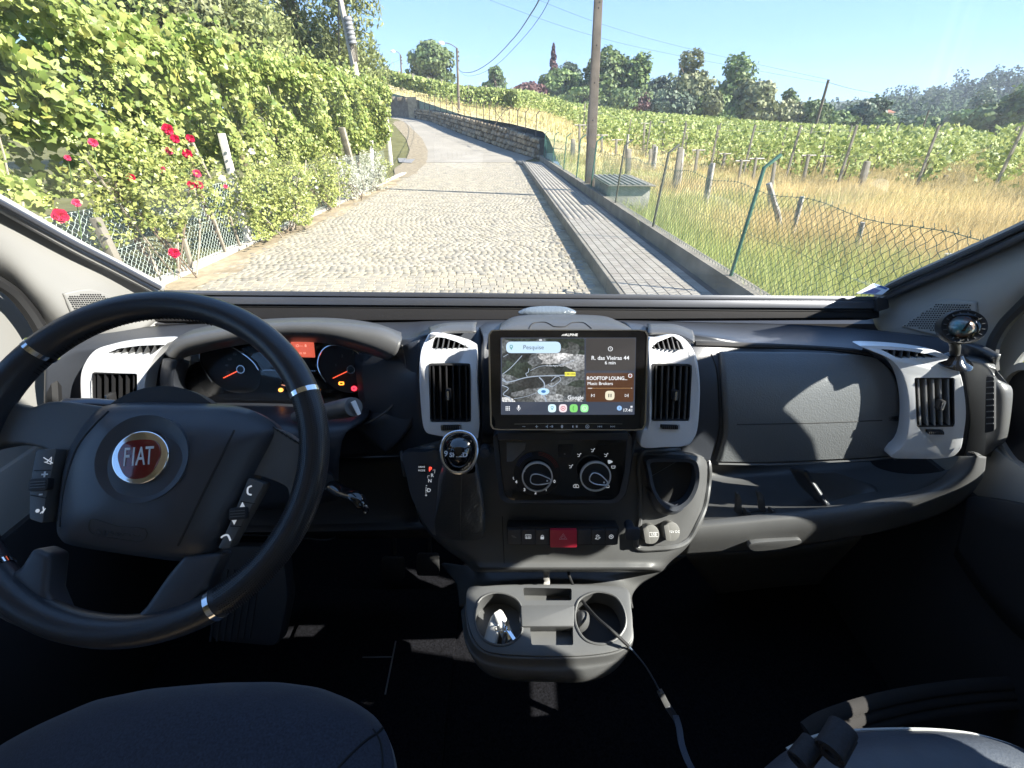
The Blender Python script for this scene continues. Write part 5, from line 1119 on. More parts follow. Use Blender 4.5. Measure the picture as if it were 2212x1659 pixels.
# rolled webbing strap on the passenger seat and its long tail
RS = thing('rolled_strap', 'black webbing strap rolled up on the passenger seat edge', 'strap', PY(1790, 1600, .33))
def roll(c, r, w, ax, turns, ph0=0):
    ax = np.array(ax, float); ax /= np.linalg.norm(ax); s = np.cross(ax, [0, 0, 1.]); s /= np.linalg.norm(s); q = np.cross(s, ax)
    P = []
    for k in range(turns*18):
        t = k/18*2*math.pi; rr_ = r*(.28+.72*k/(turns*18)); P.append(c+s*rr_*math.cos(t+ph0)+q*rr_*.8*math.sin(t+ph0))
    V = []; F = []
    for i, p in enumerate(P):
        t = P[min(i+1, len(P)-1)]-P[max(i-1, 0)]; t /= np.linalg.norm(t); nn = np.cross(t, ax)*.0011
        V += [p+ax*w/2+nn, p-ax*w/2+nn, p-ax*w/2-nn, p+ax*w/2-nn]
    for i in range(len(P)-1):
        for k in range(4): F.append((i*4+k, i*4+(k+1) % 4, i*4+4+(k+1) % 4, i*4+4+k))
    F += [(0, 1, 2, 3), tuple(len(V)-4+k for k in range(4))]
    return V, F
MK('roll', roll(PY(1808, 1600, .305), .019, .045, (.7, .55, .05), 4), M['web'], RS)
MK('roll', roll(PY(1740, 1625, .30), .015, .036, (.75, .5, .1), 3), M['web'], RS)
P = [PY(1740, 1578, .36), PY(1775, 1555, .38), PY(1840, 1530, .42), PY(1920, 1508, .45), PY(2020, 1490, .48), PY(2130, 1478, .50), PY(2300, 1472, .52)]
for k in range(3):
    MK('strap_tail', tube([p+np.array([0, -.012*k, -.012*k]) for p in crc(P, 5, False)], .011, 8, ry=.35, up=np.array([0, -.4, 1.])), mat('brown_black_webbing', (.014, .012, .012), .9, bump=(500, 1)), RS)
# ================================================================== ball compass on the right end of the dash
KC = thing('ball_compass', 'small black ball compass clock on a swivel foot at the right end of the dash', 'compass', PY(2065, 745, .80))
cbc = PY(2079, 706, .775); pcb = Pl(0, 0, 0, O=cbc, lean=25, yaw=-25)
CR = MK('bezel', ringp(pcb, circ((0, 0), .0345, 48, .031), circ((0, 0), .0225, 48, .020), -.014, .006, h2=.002, n=64, ho=.001), M['dark'], KC)
for k in range(16):
    t = 2*math.pi*k/16; MK('bezel_mark', polyline(pcb, [(.0245*math.cos(t), .0222*math.sin(t)), (.0290*math.cos(t), .0262*math.sin(t))], .0010, .003, .0068), M['grayprint'], CR)
MK('dial_ball', pillow(pcb, circ((0, 0), .0225, 40, .020), -.01, .010, k=2), mat('ball_face', (.10, .30, .36), .15, coat=1, col2=(.42, .16, .05), var=(28, .1)), KC)
MK('pointer', prism(pcb, [(-.004, -.010), (.001, -.008), (.005, .014)], .0095, .0115), M['rubber'], KC)
MK('lens', pillow(pcb, circ((0, 0), .0225, 40, .020), .004, .016, k=2), glass_mat('compass_lens', (1, 1, 1), 1.45, .02), KC)
MK('rear_cup', pillow(Pl(0, 0, 0, O=cbc-pcb.N*.014, lean=-25+180, yaw=-25), circ((0, 0), .031, 32), 0, .02, k=2), M['dark'], KC)
fb = PY(2062, 766, .80)
MK('stem', tube([cbc+np.array([-.004, 0, -.026]), (cbc+fb)/2+np.array([0, 0, -.012]), fb], .008, 12), M['dark'], KC)
MK('foot', lathe(fb+np.array([0, 0, -.014]), (0, -.15, 1), [(.034, 0), (.032, .003), (.020, .008), (.010, .018)], 32), M['gloss'], KC)
# sticker tag in the lower right corner of the windscreen
TG = thing('windscreen_sticker', 'pale printed permit tag low in the right corner of the windscreen', 'sticker', PY(1878, 627, 1.02))
ptg = Pl(1878, 627, 1.02, lean=48, yaw=-4)
tg = MK('tag', prism(ptg, rp(ptg.pts([(1848, 634), (1887, 612), (1922, 624), (1905, 637)]), .004), -.001, .001), mat('tag_plastic', (.62, .66, .70), .3), TG)
MK('tag_print', prism(ptg, ptg.pts([(1862, 633), (1886, 622), (1902, 628), (1890, 635)]), .001, .0013), mat('tag_violet', (.22, .20, .36), .5), tg)
MK('tag_print', prism(ptg, ptg.pts([(1884, 616), (1889, 613), (1917, 623), (1913, 626)]), .001, .0013), mat('tag_blue', (.04, .10, .30), .5), tg)
# ================================================================== terrain functions
def S(t): t = np.clip(t, 0, 1); return t*t*(3-2*t)
HA = ([-.6, -.23, -.09, .08, .25, .52, 1.0, 2.0], [9.5, 8.5, 5.6, 4.4, 2.5, .5, -2.4, -4.0])
def zf(x, y):
    x = np.asarray(x, float); y = np.asarray(y, float)
    a = x/np.maximum(y, 8); H = np.interp(a, *HA)
    Rr = np.clip((y-26)/84, 0, 1); Rr = Rr*(1.15-.15*Rr)
    B = 1.15*S((y-19)/12)*S((9-x)/7)
    z = H*Rr+B-np.maximum(y-112, 0)*.05
    return z+.12*S((y-6)/6)*0
ZR = ([-50, 30, 34, 40, 48, 57, 62, 66, 80, 120], [0, 0, .03, .3, 1.28, 2.36, 2.68, 3.0, 3.5, 4.5])
def zr(y): return np.interp(y, *ZR)
WX = ([-5, 5, 28.8, 34, 40, 48, 57, 62, 66, 80], [2.75, 2.66, 1.85, 1.75, -.2, -4.5, -8.7, -11.3, -15.2, -26])
def wallx(y): return np.interp(y, *WX)
def ground(u, v):
    d = ray(u, v); t = 1.0
    for _ in range(4000):
        P = CAM+d*t
        if P[1] > 400: break
        g = float(zf(P[0], P[1])) if P[0] > wallx(P[1]) else float(zr(P[1]))
        if P[2] <= g: return P
        t += max(.05, (P[2]-g)*.3)
    return P
# ------------------------------------------------------------------ ground sheets
Mdry = mat('dry_grass_soil', (.46, .37, .20), .95, var=(.35, .2), col2=(.36, .34, .16), bump=(9, .8), spec=.1)
Mgreen = mat('garden_soil', (.13, .125, .055), .95, var=(1.2, .3), bump=(8, .6), spec=.1)
ys = np.concatenate([np.linspace(-6, 34, 50), np.linspace(35, 66, 50), np.linspace(68, 200, 60), np.array([230, 300, 450, 800, 1500])])
def sheet(name, side, m):
    V = []; ts = np.concatenate([[0], np.geomspace(.4, 1400, 70)])
    for y in ys:
        w = float(wallx(y)) if y < 80 else float(wallx(80))-(y-80)*.7
        for t in ts:
            x = w+side*t+ (.25 if side > 0 else 0)
            if side > 0: z = float(zf(x, y))
            else: z = float(zr(y))-.03-.0*t+(0 if y < 40 else .02*min(t, 40)*S((y-40)/30))
            if y > 250: z = min(z, 2)-(y-250)*.02
            V.append((x, y, z))
    nc = len(ts); F = [(r*nc+c, r*nc+c+1, (r+1)*nc+c+1, (r+1)*nc+c) for r in range(len(ys)-1) for c in range(nc-1)]
    o = MK(name, (V, F), m, None, smooth=True, ang=180); o['kind'] = 'structure'; return o
sheet('meadow_ground', 1, Mdry); sheet('garden_ground', -1, Mgreen)
# ------------------------------------------------------------------ road
ledge = [(-5, -4.9), (2, -4.9), (18, -4.9), (24, -5.1), (30, -5.6), (34, -6.1), (40, -7.0), (45.5, -8.3), (53.5, -10.9), (60, -13.2), (66, -17), (80, -28)]
redge = [(-5, 1.60), (5, 1.31), (18, .93), (28, .66), (33, .9), (34.5, 1.5), (40, -.25), (48, -4.55), (57, -8.75), (62, -11.35), (66, -15.3), (80, -26.1)]
lx = lambda y: np.interp(y, *zip(*ledge)); rx = lambda y: np.interp(y, *zip(*redge))
def ribbon(fa, fb, y0, y1, n, dz, nc=10, wob=0):
    V = []
    for y in np.linspace(y0, y1, n):
        a, b = fa(y), fb(y)
        for c in range(nc+1): V.append((a+(b-a)*c/nc+(rng.normal()*wob if c in (0, nc) else 0), y, float(zr(y))+dz))
    return V, [(r*(nc+1)+c, r*(nc+1)+c+1, (r+1)*(nc+1)+c+1, (r+1)*(nc+1)+c) for r in range(n-1) for c in range(nc)]
Mjoint = mat('sandy_joints', (.28, .24, .17), .95, var=(3, .2), bump=(60, .5), spec=.1)
RB = MK('road', ribbon(lx, rx, -5, 79, 160, .0), Mjoint, None); RB['kind'] = 'structure'
Mcob = [mat('granite_sett_%s' % k, c, .85, bump=(130, .5), var=(3.0, .22), spec=.2) for k, c in (('pale', (.31, .275, .215)), ('grey', (.27, .245, .20)), ('buff', (.34, .30, .225)))]
# individual setts
cm = []
for k in range(6):
    w, d, h = .105+.01*rng.normal(), .092+.006*rng.normal(), .05
    w = min(max(w, .092), .118); d = min(max(d, .084), .098)
    top = [(-w/2+.007, -d/2+.007), (w/2-.007, -d/2+.006), (w/2-.008, d/2-.007), (-w/2+.006, d/2-.006)]
    V = [(x+rng.normal()*.002, y+rng.normal()*.002, .004) for x, y in rect((0, 0), w, d)]+[(x+rng.normal()*.003, y+rng.normal()*.002, .0100+rng.normal()*.0010) for x, y in top]
    V += [(x, y, -.02) for x, y in rect((0, 0), w, d)]
    F = [(4, 5, 6, 7)]+[(i, (i+1) % 4, 4+(i+1) % 4, 4+i) for i in range(4)]+[(8+i, 8+(i+1) % 4, (i+1) % 4, i) for i in range(4)]
    cm.append((V, F))
cmesh = []
for k, (V, F) in enumerate(cm):
    for mi, m in enumerate(Mcob):
        me = bpy.data.meshes.new('sett'); me.from_pydata(V, [], F); me.materials.append(m); cmesh.append(me)
spots = []
r = 0; y = 3.0
while y < 31.5:
    x0, x1 = lx(y)+.35+.10*math.sin(y*1.3)+.05*rng.normal(), rx(y)-.10+.05*rng.normal()-.10*abs(math.sin(y*.9))
    x = x0+rng.uniform(0, .1)
    while x < x1:
        yy = y+.035*math.sin(x*1.1+.5)+rng.normal()*.004
        spots.append((x, yy)); x += .1165+rng.normal()*.004
    y += .103; r += 1
spots = np.array(spots)
uu, vv = proj(np.c_[spots, np.zeros(len(spots))])
vis = (vv < 628) & (uu > 300) & (uu < 1330)
order = np.argsort(np.where(vis, spots[:, 1]+np.abs(spots[:, 0]+1)*.15, 1e6))
near = order[:300]; rest = order[300:]
for i in near:
    o = bpy.data.objects.new('sett', cmesh[rng.integers(len(cmesh))]); COL.objects.link(o); o.parent = RB
    o.location = (spots[i, 0], spots[i, 1], rng.normal()*.0015); o.rotation_euler = (0, 0, rng.normal()*.035+(math.pi if rng.random() < .5 else 0))
rest = [i for i in rest if spots[i, 1] > 4.5]
V = []; F = []
n_ = 0; A8 = [np.array(c[0])[:8] for c in cm]; 
for i in rest:
    P = A8[rng.integers(6)].copy(); a = rng.normal()*.035; c, s = math.cos(a), math.sin(a)
    x = P[:, 0]*c-P[:, 1]*s+spots[i, 0]; yv = P[:, 0]*s+P[:, 1]*c+spots[i, 1]
    V.append(np.c_[x, yv, P[:, 2]+rng.normal()*.0015]); 
V = np.concatenate(V); nn = len(rest)
base = np.arange(nn)[:, None, None]*8
f1 = np.array([[4, 5, 6, 7]]+[[i, (i+1) % 4, 4+(i+1) % 4, 4+i] for i in range(4)])
F = (base+f1[None]).reshape(-1, 4)
me = fastmesh('setts', V, F, 4); 
for m in Mcob: me.materials.append(m)
mi = np.repeat(rng.integers(0, 3, nn), 5).astype(np.int32); me.polygons.foreach_set('material_index', mi)
o = link('setts', me, RB); o['kind'] = 'stuff'
# farther road: smooth grey asphalt; dusty margins
Masph = mat('worn_grey_asphalt', (.27, .245, .205), .9, var=(.6, .12), bump=(80, .4), spec=.15)
MK('asphalt', ribbon(lambda y: lx(y)+.4, lambda y: rx(y)-.02, 31.3, 79, 90, .012), Masph, RB)
Mdust = mat('dusty_verge', (.38, .31, .21), .95, var=(1.1, .2), col2=(.25, .20, .135), bump=(40, .7), spec=.1)
dv = MK('dusty_verge', ribbon(lambda y: lx(y)-.05, lambda y: lx(y)+.42+.16*math.sin(y*1.1)+.08*math.sin(y*3.7), 2, 34, 160, .010, 6), Mdust, None); dv['kind'] = 'structure'
dv = MK('dusty_verge', ribbon(lambda y: rx(y)-.16-.10*abs(math.sin(y*.9)), lambda y: rx(y)+.01, 2, 33, 120, .008, 3), Mdust, None); dv['kind'] = 'structure'
MK('gravel_curve', [ribbon(lambda y: lx(y)-.9*S((y-20)/8), lambda y: lx(y)+.5, 22, 58, 60, .016, 4)], mat('brown_gravel', (.24, .20, .14), .95, bump=(30, .9), var=(5, .35), spec=.1), None)['kind'] = 'structure'
# small side path leaving left
MK('side_path', ([PZ(868, 312, .10), PZ(888, 318, .08), PZ(902, 338, .06), PZ(889, 352, .045), PZ(862, 350, .045), PZ(856, 330, .05)], [(0, 1, 2, 3, 4, 5)]), mat('side_path_asphalt', (.19, .185, .18), .9, bump=(40, .4)), None)['kind'] = 'structure'
# ------------------------------------------------------------------ sidewalk on the right
swl = lambda y: 1.30-(y-5.47)*.0293; swr = lambda y: 2.43-(y-5.99)*.034
zt = .20
Mconc = mat('weathered_concrete', (.215, .195, .16), .9, var=(2.2, .25), bump=(60, .5), spec=.15)
Mconcd = mat('dark_weathered_concrete', (.15, .145, .13), .92, var=(2.0, .35), bump=(50, .7), spec=.1)
def strip(fa, fb, y0, y1, n, z0, z1, name, m, kind='structure', step=None):
    V = []
    for y in np.linspace(y0, y1, n):
        V += [(fa(y), y, z0), (fa(y), y, z1), (fb(y), y, z1), (fb(y), y, z0)]
    F = [(r*4+k, r*4+(k+1) % 4, r*4+4+(k+1) % 4, r*4+4+k) for r in range(n-1) for k in range(4)]+[(0, 1, 2, 3), tuple((n-1)*4+k for k in (3, 2, 1, 0))]
    o = MK(name, (V, F), m, None); o['kind'] = kind; return o
PV = strip(lambda y: swl(y)+.07, lambda y: swr(y)+.14, 2, 29, 30, -.05, zt-.012, 'pavement', mat('dark_joint_mortar', (.10, .095, .085), .95, var=(2, .3)))
# kerb stones, one by one
kt = thing('kerb', 'row of low concrete kerb stones along the left edge of the tiled pavement', 'kerb', (1.3, 8, 0))
y = 2.2; 
while y < 29.5:
    d = .98; g = ([(swl(y), y, -.05), (swl(y)+.075, y, -.05), (swl(y+d)+.075, y+d, -.05), (swl(y+d), y+d, -.05), (swl(y)+.012, y, zt+.004), (swl(y)+.075, y, zt+.004), (swl(y+d)+.075, y+d, zt+.004), (swl(y+d)+.012, y+d, zt+.004)],
                  [(0, 1, 2, 3), (4, 5, 6, 7), (0, 1, 5, 4), (1, 2, 6, 5), (2, 3, 7, 6), (3, 0, 4, 7)])
    MK('kerb_stone', g, Mconc, kt, bevel=.008, seg=1); y += 1.0
for k in range(3):
    g = tube([(swl(29)+.05-.02*k, 29+.5*k, zt/2-.02), (swl(29)-.10*k-.12, 29.6+.5*k, zt/2-.02)], .09, 6)
    MK('kerb_stone', g, Mconc, kt)
# tiles
Mtile = [mat('grey_cement_tile_%s' % k, c, .88, bump=(150, .35), var=(3, .1), spec=.2) for k, c in (('a', (.28, .255, .215)), ('b', (.30, .275, .235)), ('c', (.26, .235, .20)))]
tw, tl_ = .134, .138; tms = []
for m in Mtile:
    V = [(x, y, 0) for x, y in rect((0, 0), tw-.008, tl_-.006)]+[(x, y, .013) for x, y in rect((0, 0), tw-.014, tl_-.011)]
    me = bpy.data.meshes.new('tile'); me.from_pydata(V, [], [(4, 5, 6, 7)]+[(i, (i+1) % 4, 4+(i+1) % 4, 4+i) for i in range(4)]); me.materials.append(m); tms.append(me)
TV = np.array(V); TF = np.array([[4, 5, 6, 7]]+[[i, (i+1) % 4, 4+(i+1) % 4, 4+i] for i in range(4)])
tile = []; y = 4.2; r = 0
while y < 29:
    skew = 0
    w = swr(y)-swl(y)-.08
    for c in range(8): tile.append((swl(y)+.085+tw/2+c*w/8, y+c*.004+rng.normal()*.001, w/8/tw))
    y += tl_+(.018 if r % 8 == 7 else 0); r += 1
vis_t = [t for t in tile if proj((t[0], t[1], zt))[1] < 640]
nearT = vis_t[:300]; restT = vis_t[300:]
yaw_t = math.atan(.031)
for x, y, s in nearT:
    o = bpy.data.objects.new('tile', tms[rng.integers(3)]); COL.objects.link(o); o.parent = PV; o.location = (x, y, zt-.012+rng.normal()*.001); o.rotation_euler = (rng.normal()*.004, rng.normal()*.004, yaw_t); o.scale = (s, 1, 1)
V = np.concatenate([np.c_[TV[:, 0]*s+x, TV[:, 1]+y, TV[:, 2]+zt-.012] for x, y, s in restT]); F = (np.arange(len(restT))[:, None, None]*8+TF[None]).reshape(-1, 4)
me = fastmesh('tiles', V, F, 4)
for m in Mtile: me.materials.append(m)
me.polygons.foreach_set('material_index', np.repeat(rng.integers(0, 3, len(restT)), 5).astype(np.int32)); link('tiles', me, PV)['kind'] = 'stuff'
# low wall under the fence
wl_ = lambda y: float(np.interp(y, [2, 5, 28.8, 34], [2.68, 2.60, 1.74, 1.60]))
LW = strip(lambda y: wl_(y)-.02, lambda y: wl_(y)+.16, 1.5, 31, 40, -.2, .42, 'low_wall', Mconc, None)
tag(LW, 'long low concrete wall carrying the green wire fence beside the pavement', 'wall')
del LW['kind']
# ------------------------------------------------------------------ chain link fence
Mgreenw = mat('green_plastic_wire', (.035, .10, .07), .45, var=(5, .2)); Mpost = mat('green_fence_post', (.05, .13, .09), .45, var=(4, .2))
FC = thing('wire_fence', 'green chain link fence with bent top posts on the low wall right of the pavement', 'fence', (2.6, 8, .42))
fx = lambda y: wl_(y)+.06
ftop = 1.42
def mesh_net(fxx, y0, y1, z0, z1, pitch, r, m, parent, name='wire_mesh', sagf=None, lean=.06):
    G = []; H = z1-z0; V = []; F = []
    L = y1-y0+H; n = int(L/pitch)
    def pt(y, z): return np.array([fxx(y)+(z-z0)*lean, y, z-(sagf(y) if sagf else 0)*(z-z0)/H])
    for d in (1, -1):
        for k in range(n+1):
            yb = (y0-H+k*pitch) if d == 1 else (y0+k*pitch)
            ts = [0, 1]
            lo_, hi_ = 0., 1.
            a = (y0-yb)/H*d; b = (y1-yb)/H*d
            lo_, hi_ = max(0, min(a, b)), min(1, max(a, b))
            if hi_-lo_ < .02: continue
            N = max(2, int((hi_-lo_)*H/pitch*2)) if yb < 11 else 3
            P = []
            for i in range(N+1):
                t = lo_+(hi_-lo_)*i/N; w = (pitch*.10*(1 if i % 2 else -1)) if yb < 11 else 0
                P.append(pt(yb+d*H*t+w, z0+H*t)+np.array([.002*d, 0, 0]))
            v, f = tube(P, r, 4, cap=False); b0 = len(V); V += v; F += [tuple(q+b0 for q in g) for g in f]
    o = MK(name, (V, F), m, parent, smooth=False, clean=False); o['kind'] = 'stuff'; return o
sag = lambda y: .05*math.sin(y*2.1)**2
mesh_net(fx, 2.3, 13.5, .42, ftop, .088, .0024, Mgreenw, FC, sagf=sag)
mesh_net(fx, 13.5, 29.5, .42, ftop, .10, .0013, Mgreenw, FC, name='wire_mesh')
for z, r_ in ((ftop-.01, .0028), (.95, .0018), (.45, .0018)):
    MK('line_wire', tube([(fx(y)+(z-.42)*.06+.004, y, z-sag(y)*(z-.42)) for y in np.arange(2.3, 29.6, .25)], r_, 5), Mgreenw, FC)
# barbs of the top edge
G = []
y = 2.35
while y < 11: 
    p = np.array([fx(y)+.06, y, ftop-sag(y)-.01]); G.append(tube([p, p+np.array([.006, .03, .035])], .0022, 4)); y += .088
MK('wire_tips', G, Mgreenw, FC)['kind'] = 'stuff'
posts = [(5.5, .08), (8.6, .08), (11.5, .07), (14.6, .06), (17.3, .05), (20.6, .05), (24.5, .04), (28.8, .03)]
for y, ln in posts:
    x = fx(y); b_ = np.array([x-.01, y, .40]); t_ = np.array([x+ln, y+.0, 1.60]); e_ = t_+np.array([.17, .05, .12])
    MK('fence_post', tube([b_, t_, e_], .021, 10), Mpost if y < 6 or y > 12 else mat('rusty_green_post', (.10, .10, .07), .6, var=(8, .4)), FC)
for s_ in (-1, 1):
    MK('stay', tube([(fx(28.6)+.05, 28.6, 1.3), (fx(28.6)+.05, 28.6+s_*1.0, .45)], .012, 6), Mpost, FC)
# ------------------------------------------------------------------ stone retaining wall, stones one by one
SW_ = thing('stone_wall', 'long brown rubble stone retaining wall along the right side of the climbing road', 'wall', (1.75, 34, 0))
wt_ = ([34, 40, 48, 57, 62], [1.25, 1.80, 2.70, 3.45, 3.66])
wallp = [(1.75, 31.5, 0), (1.75, 34), (-.2, 40), (-4.5, 48), (-8.7, 57), (-11.3, 62)]
yy = np.linspace(33.6, 62, 40); V = []
for y in yy:
    x = float(wallx(y)); zt_ = float(np.interp(y, *wt_)); dn = .45
    V += [(x, y, float(zr(y))-.3), (x, y, zt_-.03), (x+dn, y+dn*.4, zt_-.03), (x+dn, y+dn*.4, float(zr(y))-.3)]
F = [(r*4+k, r*4+(k+1) % 4, r*4+4+(k+1) % 4, r*4+4+k) for r in range(39) for k in range(4)]+[(0, 1, 2, 3), (159, 158, 157, 156)]
Mst = [mat('rubble_stone_%s' % k, c, .92, bump=(14, .9), var=(3, .35), spec=.1) for k, c in (('brown', (.31, .245, .165)), ('grey', (.29, .25, .19)), ('dark', (.20, .16, .11)), ('tan', (.38, .30, .20)))]
MK('wall_core', (V, F), mat('wall_mortar', (.10, .085, .065), .95, var=(4, .3)), SW_)
stm = []
for k in range(8):
    P = crc([(math.cos(t)*.5*(1+rng.normal()*.08), math.sin(t)*.5*(1+rng.normal()*.08)) for t in np.linspace(0, 2*math.pi, 7, endpoint=False)], 1)
    n = len(P); V = [(p[0], 0, p[1]) for p in P]+[(p[0]*.78+rng.normal()*.02, -.10-rng.random()*.04, p[1]*.78) for p in P]
    me = bpy.data.meshes.new('stone'); me.from_pydata(V, [], [tuple(range(n, 2*n))]+[(i, (i+1) % n, n+(i+1) % n, n+i) for i in range(n)]); me.materials.append(Mst[k % 4]); stm.append(me)
cnt = 0; s = 0.0; ys_ = 33.7
while ys_ < 61.5 and cnt < 300:
    y = ys_; x = float(wallx(y)); x2 = float(wallx(y+.1)); dirv = np.array([x2-x, .1]); dirv /= np.linalg.norm(dirv); ang = math.atan2(dirv[1], dirv[0])
    w = .62+rng.normal()*.06; z0 = float(zr(y)); z1 = float(np.interp(y, *wt_)); nr = 4; hh = (z1-z0)/nr
    for j in range(nr):
        if cnt >= 300: break
        o = bpy.data.objects.new('stone', stm[rng.integers(8)]); COL.objects.link(o); o.parent = SW_
        off = rng.normal()*.06+(.3 if j % 2 else 0)
        o.location = (x+dirv[0]*off-1.75, y+dirv[1]*off-34, z0+hh*(j+.5)); o.rotation_euler = (0, rng.normal()*.08, ang-math.pi)
        ww = w*(.95+.25*rng.random())*1.05; o.scale = (ww, 1.0, hh*(1.0+.12*rng.random()))
        # face towards the road (-x/-y side)
        cnt += 1
    ys_ += w*dirv[1]*.93 if dirv[1] > .2 else .4
# grey wall of the bend, left of it, and capping
BW = thing('bend_wall', 'darker taller stone wall section where the road bends left', 'wall', (-12, 63, 2.6))
P0 = PY(896, 256, 62.3); P1 = PY(800, 250, 68); T0 = PY(896, 212, 62.3); T1 = PY(800, 205, 68)
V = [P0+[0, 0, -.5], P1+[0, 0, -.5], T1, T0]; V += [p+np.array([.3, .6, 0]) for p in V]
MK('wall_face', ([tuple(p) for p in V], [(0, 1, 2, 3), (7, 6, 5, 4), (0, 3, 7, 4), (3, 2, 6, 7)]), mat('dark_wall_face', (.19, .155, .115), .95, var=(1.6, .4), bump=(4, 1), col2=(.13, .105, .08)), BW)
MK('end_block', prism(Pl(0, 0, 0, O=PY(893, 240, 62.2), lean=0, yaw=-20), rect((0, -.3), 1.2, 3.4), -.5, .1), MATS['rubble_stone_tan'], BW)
for i in range(4):
    p = PY(832+i*18, 212+i*1.5, 66-i); MK('coping_stone', box(p[0]-.5, p[0]+.42, p[1]-.3, p[1]+.3, p[2]-.15, p[2]+.22), Mst[i % 4], BW, bevel=.05)
# thin fence along the top of the stone wall
F2 = thing('wall_top_fence', 'thin wire fence with bent posts along the top of the stone wall', 'fence', (0, 40, 1.8))
Mrust = mat('rusty_thin_post', (.10, .075, .05), .8, var=(9, .3))
us2 = [905, 918, 928, 940, 952, 965, 978, 990, 1003, 1016, 1030, 1045, 1058, 1072, 1085, 1100, 1118, 1135, 1158]
tops = []
for u in us2:
    # find y on wall whose projection is u
    c = [(abs(proj((float(wallx(y))+.25, y, float(np.interp(y, *wt_))))[0]-u), y) for y in np.linspace(33.8, 62, 300)]; y = min(c)[1]
    x = float(wallx(y))+.25; z = float(np.interp(y, *wt_)); h = 1.25
    MK('post', tube([(x, y, z-.1), (x, y, z+h), (x+.22, y, z+h+.22)], .035, 5), Mrust, F2); tops.append((x, y, z+h))
for k in (0, -.4, -.8): MK('line_wire', tube([(x, y, z+k) for x, y, z in tops], .008, 4), Mrust, F2)
for u_, sgn in ((975, 1), (1065, 1), (1092, -1)): 
    y = min([(abs(proj((float(wallx(y))+.25, y, float(np.interp(y, *wt_))))[0]-u_), y) for y in np.linspace(33.8, 62, 300)])[1]; x = float(wallx(y))+.25; z = float(np.interp(y, *wt_))
    MK('stay', tube([(x, y, z+1.1), (x+.9*sgn, y-.4, z)], .03, 5), Mrust, F2)
# ------------------------------------------------------------------ poles
Mpole = mat('brown_grey_concrete_pole', (.15, .125, .10), .9, var=(2.5, .35), bump=(30, .6))
UPo = thing('utility_pole', 'tall square tapering concrete pole rising beyond the fence, out of the picture', 'pole', (2.45, 15.6, .1))
pb0 = PY(1273, 408, 15.7); pt0 = PY(1293, -12, 15.7); pd_ = (pt0-pb0)/np.linalg.norm(pt0-pb0)
V = []; 
for k, w in ((0, .15), (1.0, .135)):
    c = pb0-pd_*.6 if k == 0 else pt0+pd_*4
    w = w if k == 0 else .075
    V += [c+np.array([sx*w, sy*w*.8, 0]) for sx, sy in ((-1, -1), (1, -1), (1, 1), (-1, 1))]
UPm = MK('shaft', (V, [(3, 2, 1, 0), (4, 5, 6, 7)]+[(i, (i+1) % 4, 4+(i+1) % 4, 4+i) for i in range(4)]), Mpole, UPo, bevel=.02)
for k, (u, v) in enumerate(((1289, 20), (1291, 8), (1285, 100), (1281, 180), (1277, 260))):
    p = PY(u, v, 15.7)+np.array([.02, -.16, 0]); MK('bolt_hole', lathe(p, (0, -1, 0), [(.018, -.02), (.018, .02)], 8), M['rubber'], UPo)
def ppole(name, lab, base, top, r0, r1, m, n=8, cat='pole', grp=None):
    t = thing(name, lab, cat, base, grp); MK('shaft', tube([np.array(base), np.array(top)], [r0, r1], n), m, t); return t
Mwood = mat('grey_wood_pole', (.13, .11, .085), .9, var=(6, .35), bump=(40, .6))
Mcp = mat('pale_concrete_pole', (.38, .35, .30), .9, var=(4, .25), bump=(40, .5))
# left pole with insulator can
LPb = PY(775, 190, 26); LPt = PY(733, -10, 26)
lpo = ppole('leaning_pole', 'pale concrete pole leaning left above the vine hedge with a ribbed grey can', LPb, LPt, .17, .12, Mcp)
ax_ = (LPt-LPb)/np.linalg.norm(LPt-LPb); cp = PY(755, 58, 25.85); pr = []
for k in range(12): pr += [(.16 if k % 2 else .19, k*.085), (.16 if k % 2 else .19, k*.085+.05)]
MK('ribbed_can', lathe(cp-ax_*.62, ax_, pr, 16), mat('grey_can', (.22, .22, .22), .6), lpo)
MK('clamp_wires', [tube([cp-ax_*.6+np.array([.08*k-.1, -.1, 0]), cp-ax_*1.3+np.array([.05*k-.06, -.1, 0])], .025, 5) for k in range(4)], Mwood, lpo)
b0 = PY(731, 60, 25.5)
t_ = thing('down_cable', 'dark cable running down beside the leaning pole on the left', 'cable', PY(733, 190, 25.5)); MK('cable', tube([PY(733, 190, 25.5), PY(731, 0, 25.5), PY(726, -40, 25.5)], .03, 5), M['rubber'], t_)
# street lamps on the hill
def lamp(u0, v0, v1, ua, va, y, lab):
    b = PY(u0, v0, y); t = PY(u0-4, v1, y); q = thing('street_lamp', lab, 'street lamp', b)
    MK('post', tube([b-[0, 0, 1.5], t], [.16, .10], 8), Mpole, q); e = PY(ua, va, y)
    MK('arm', tube(crc([t, (t+e)/2+np.array([0, 0, .12]), e], 4, False), .04, 6), Mpole, q)
    MK('lamp_head', pillow(Pl(0, 0, 0, O=e, lean=60), circ((-.15, 0), .34, 16, .2), -.12, .12), mat('white_lamp_head', (.75, .75, .73), .4), q)
    for k in range(3):
        p = t-np.array([0, 0, .3+.35*k]); MK('insulator', lathe(p+np.array([.14, -.05, 0]), (0, 0, 1), [(.05, -.07), (.07, 0), (.05, .07)], 8), Mpole, q)
lamp(991, 242, 104, 956, 92, 55, 'street lamp on a tall pole beside the stone wall, the nearer one')
lamp(869, 205, 118, 851, 110, 78, 'street lamp on the hill vineyard, farther and left of the other')
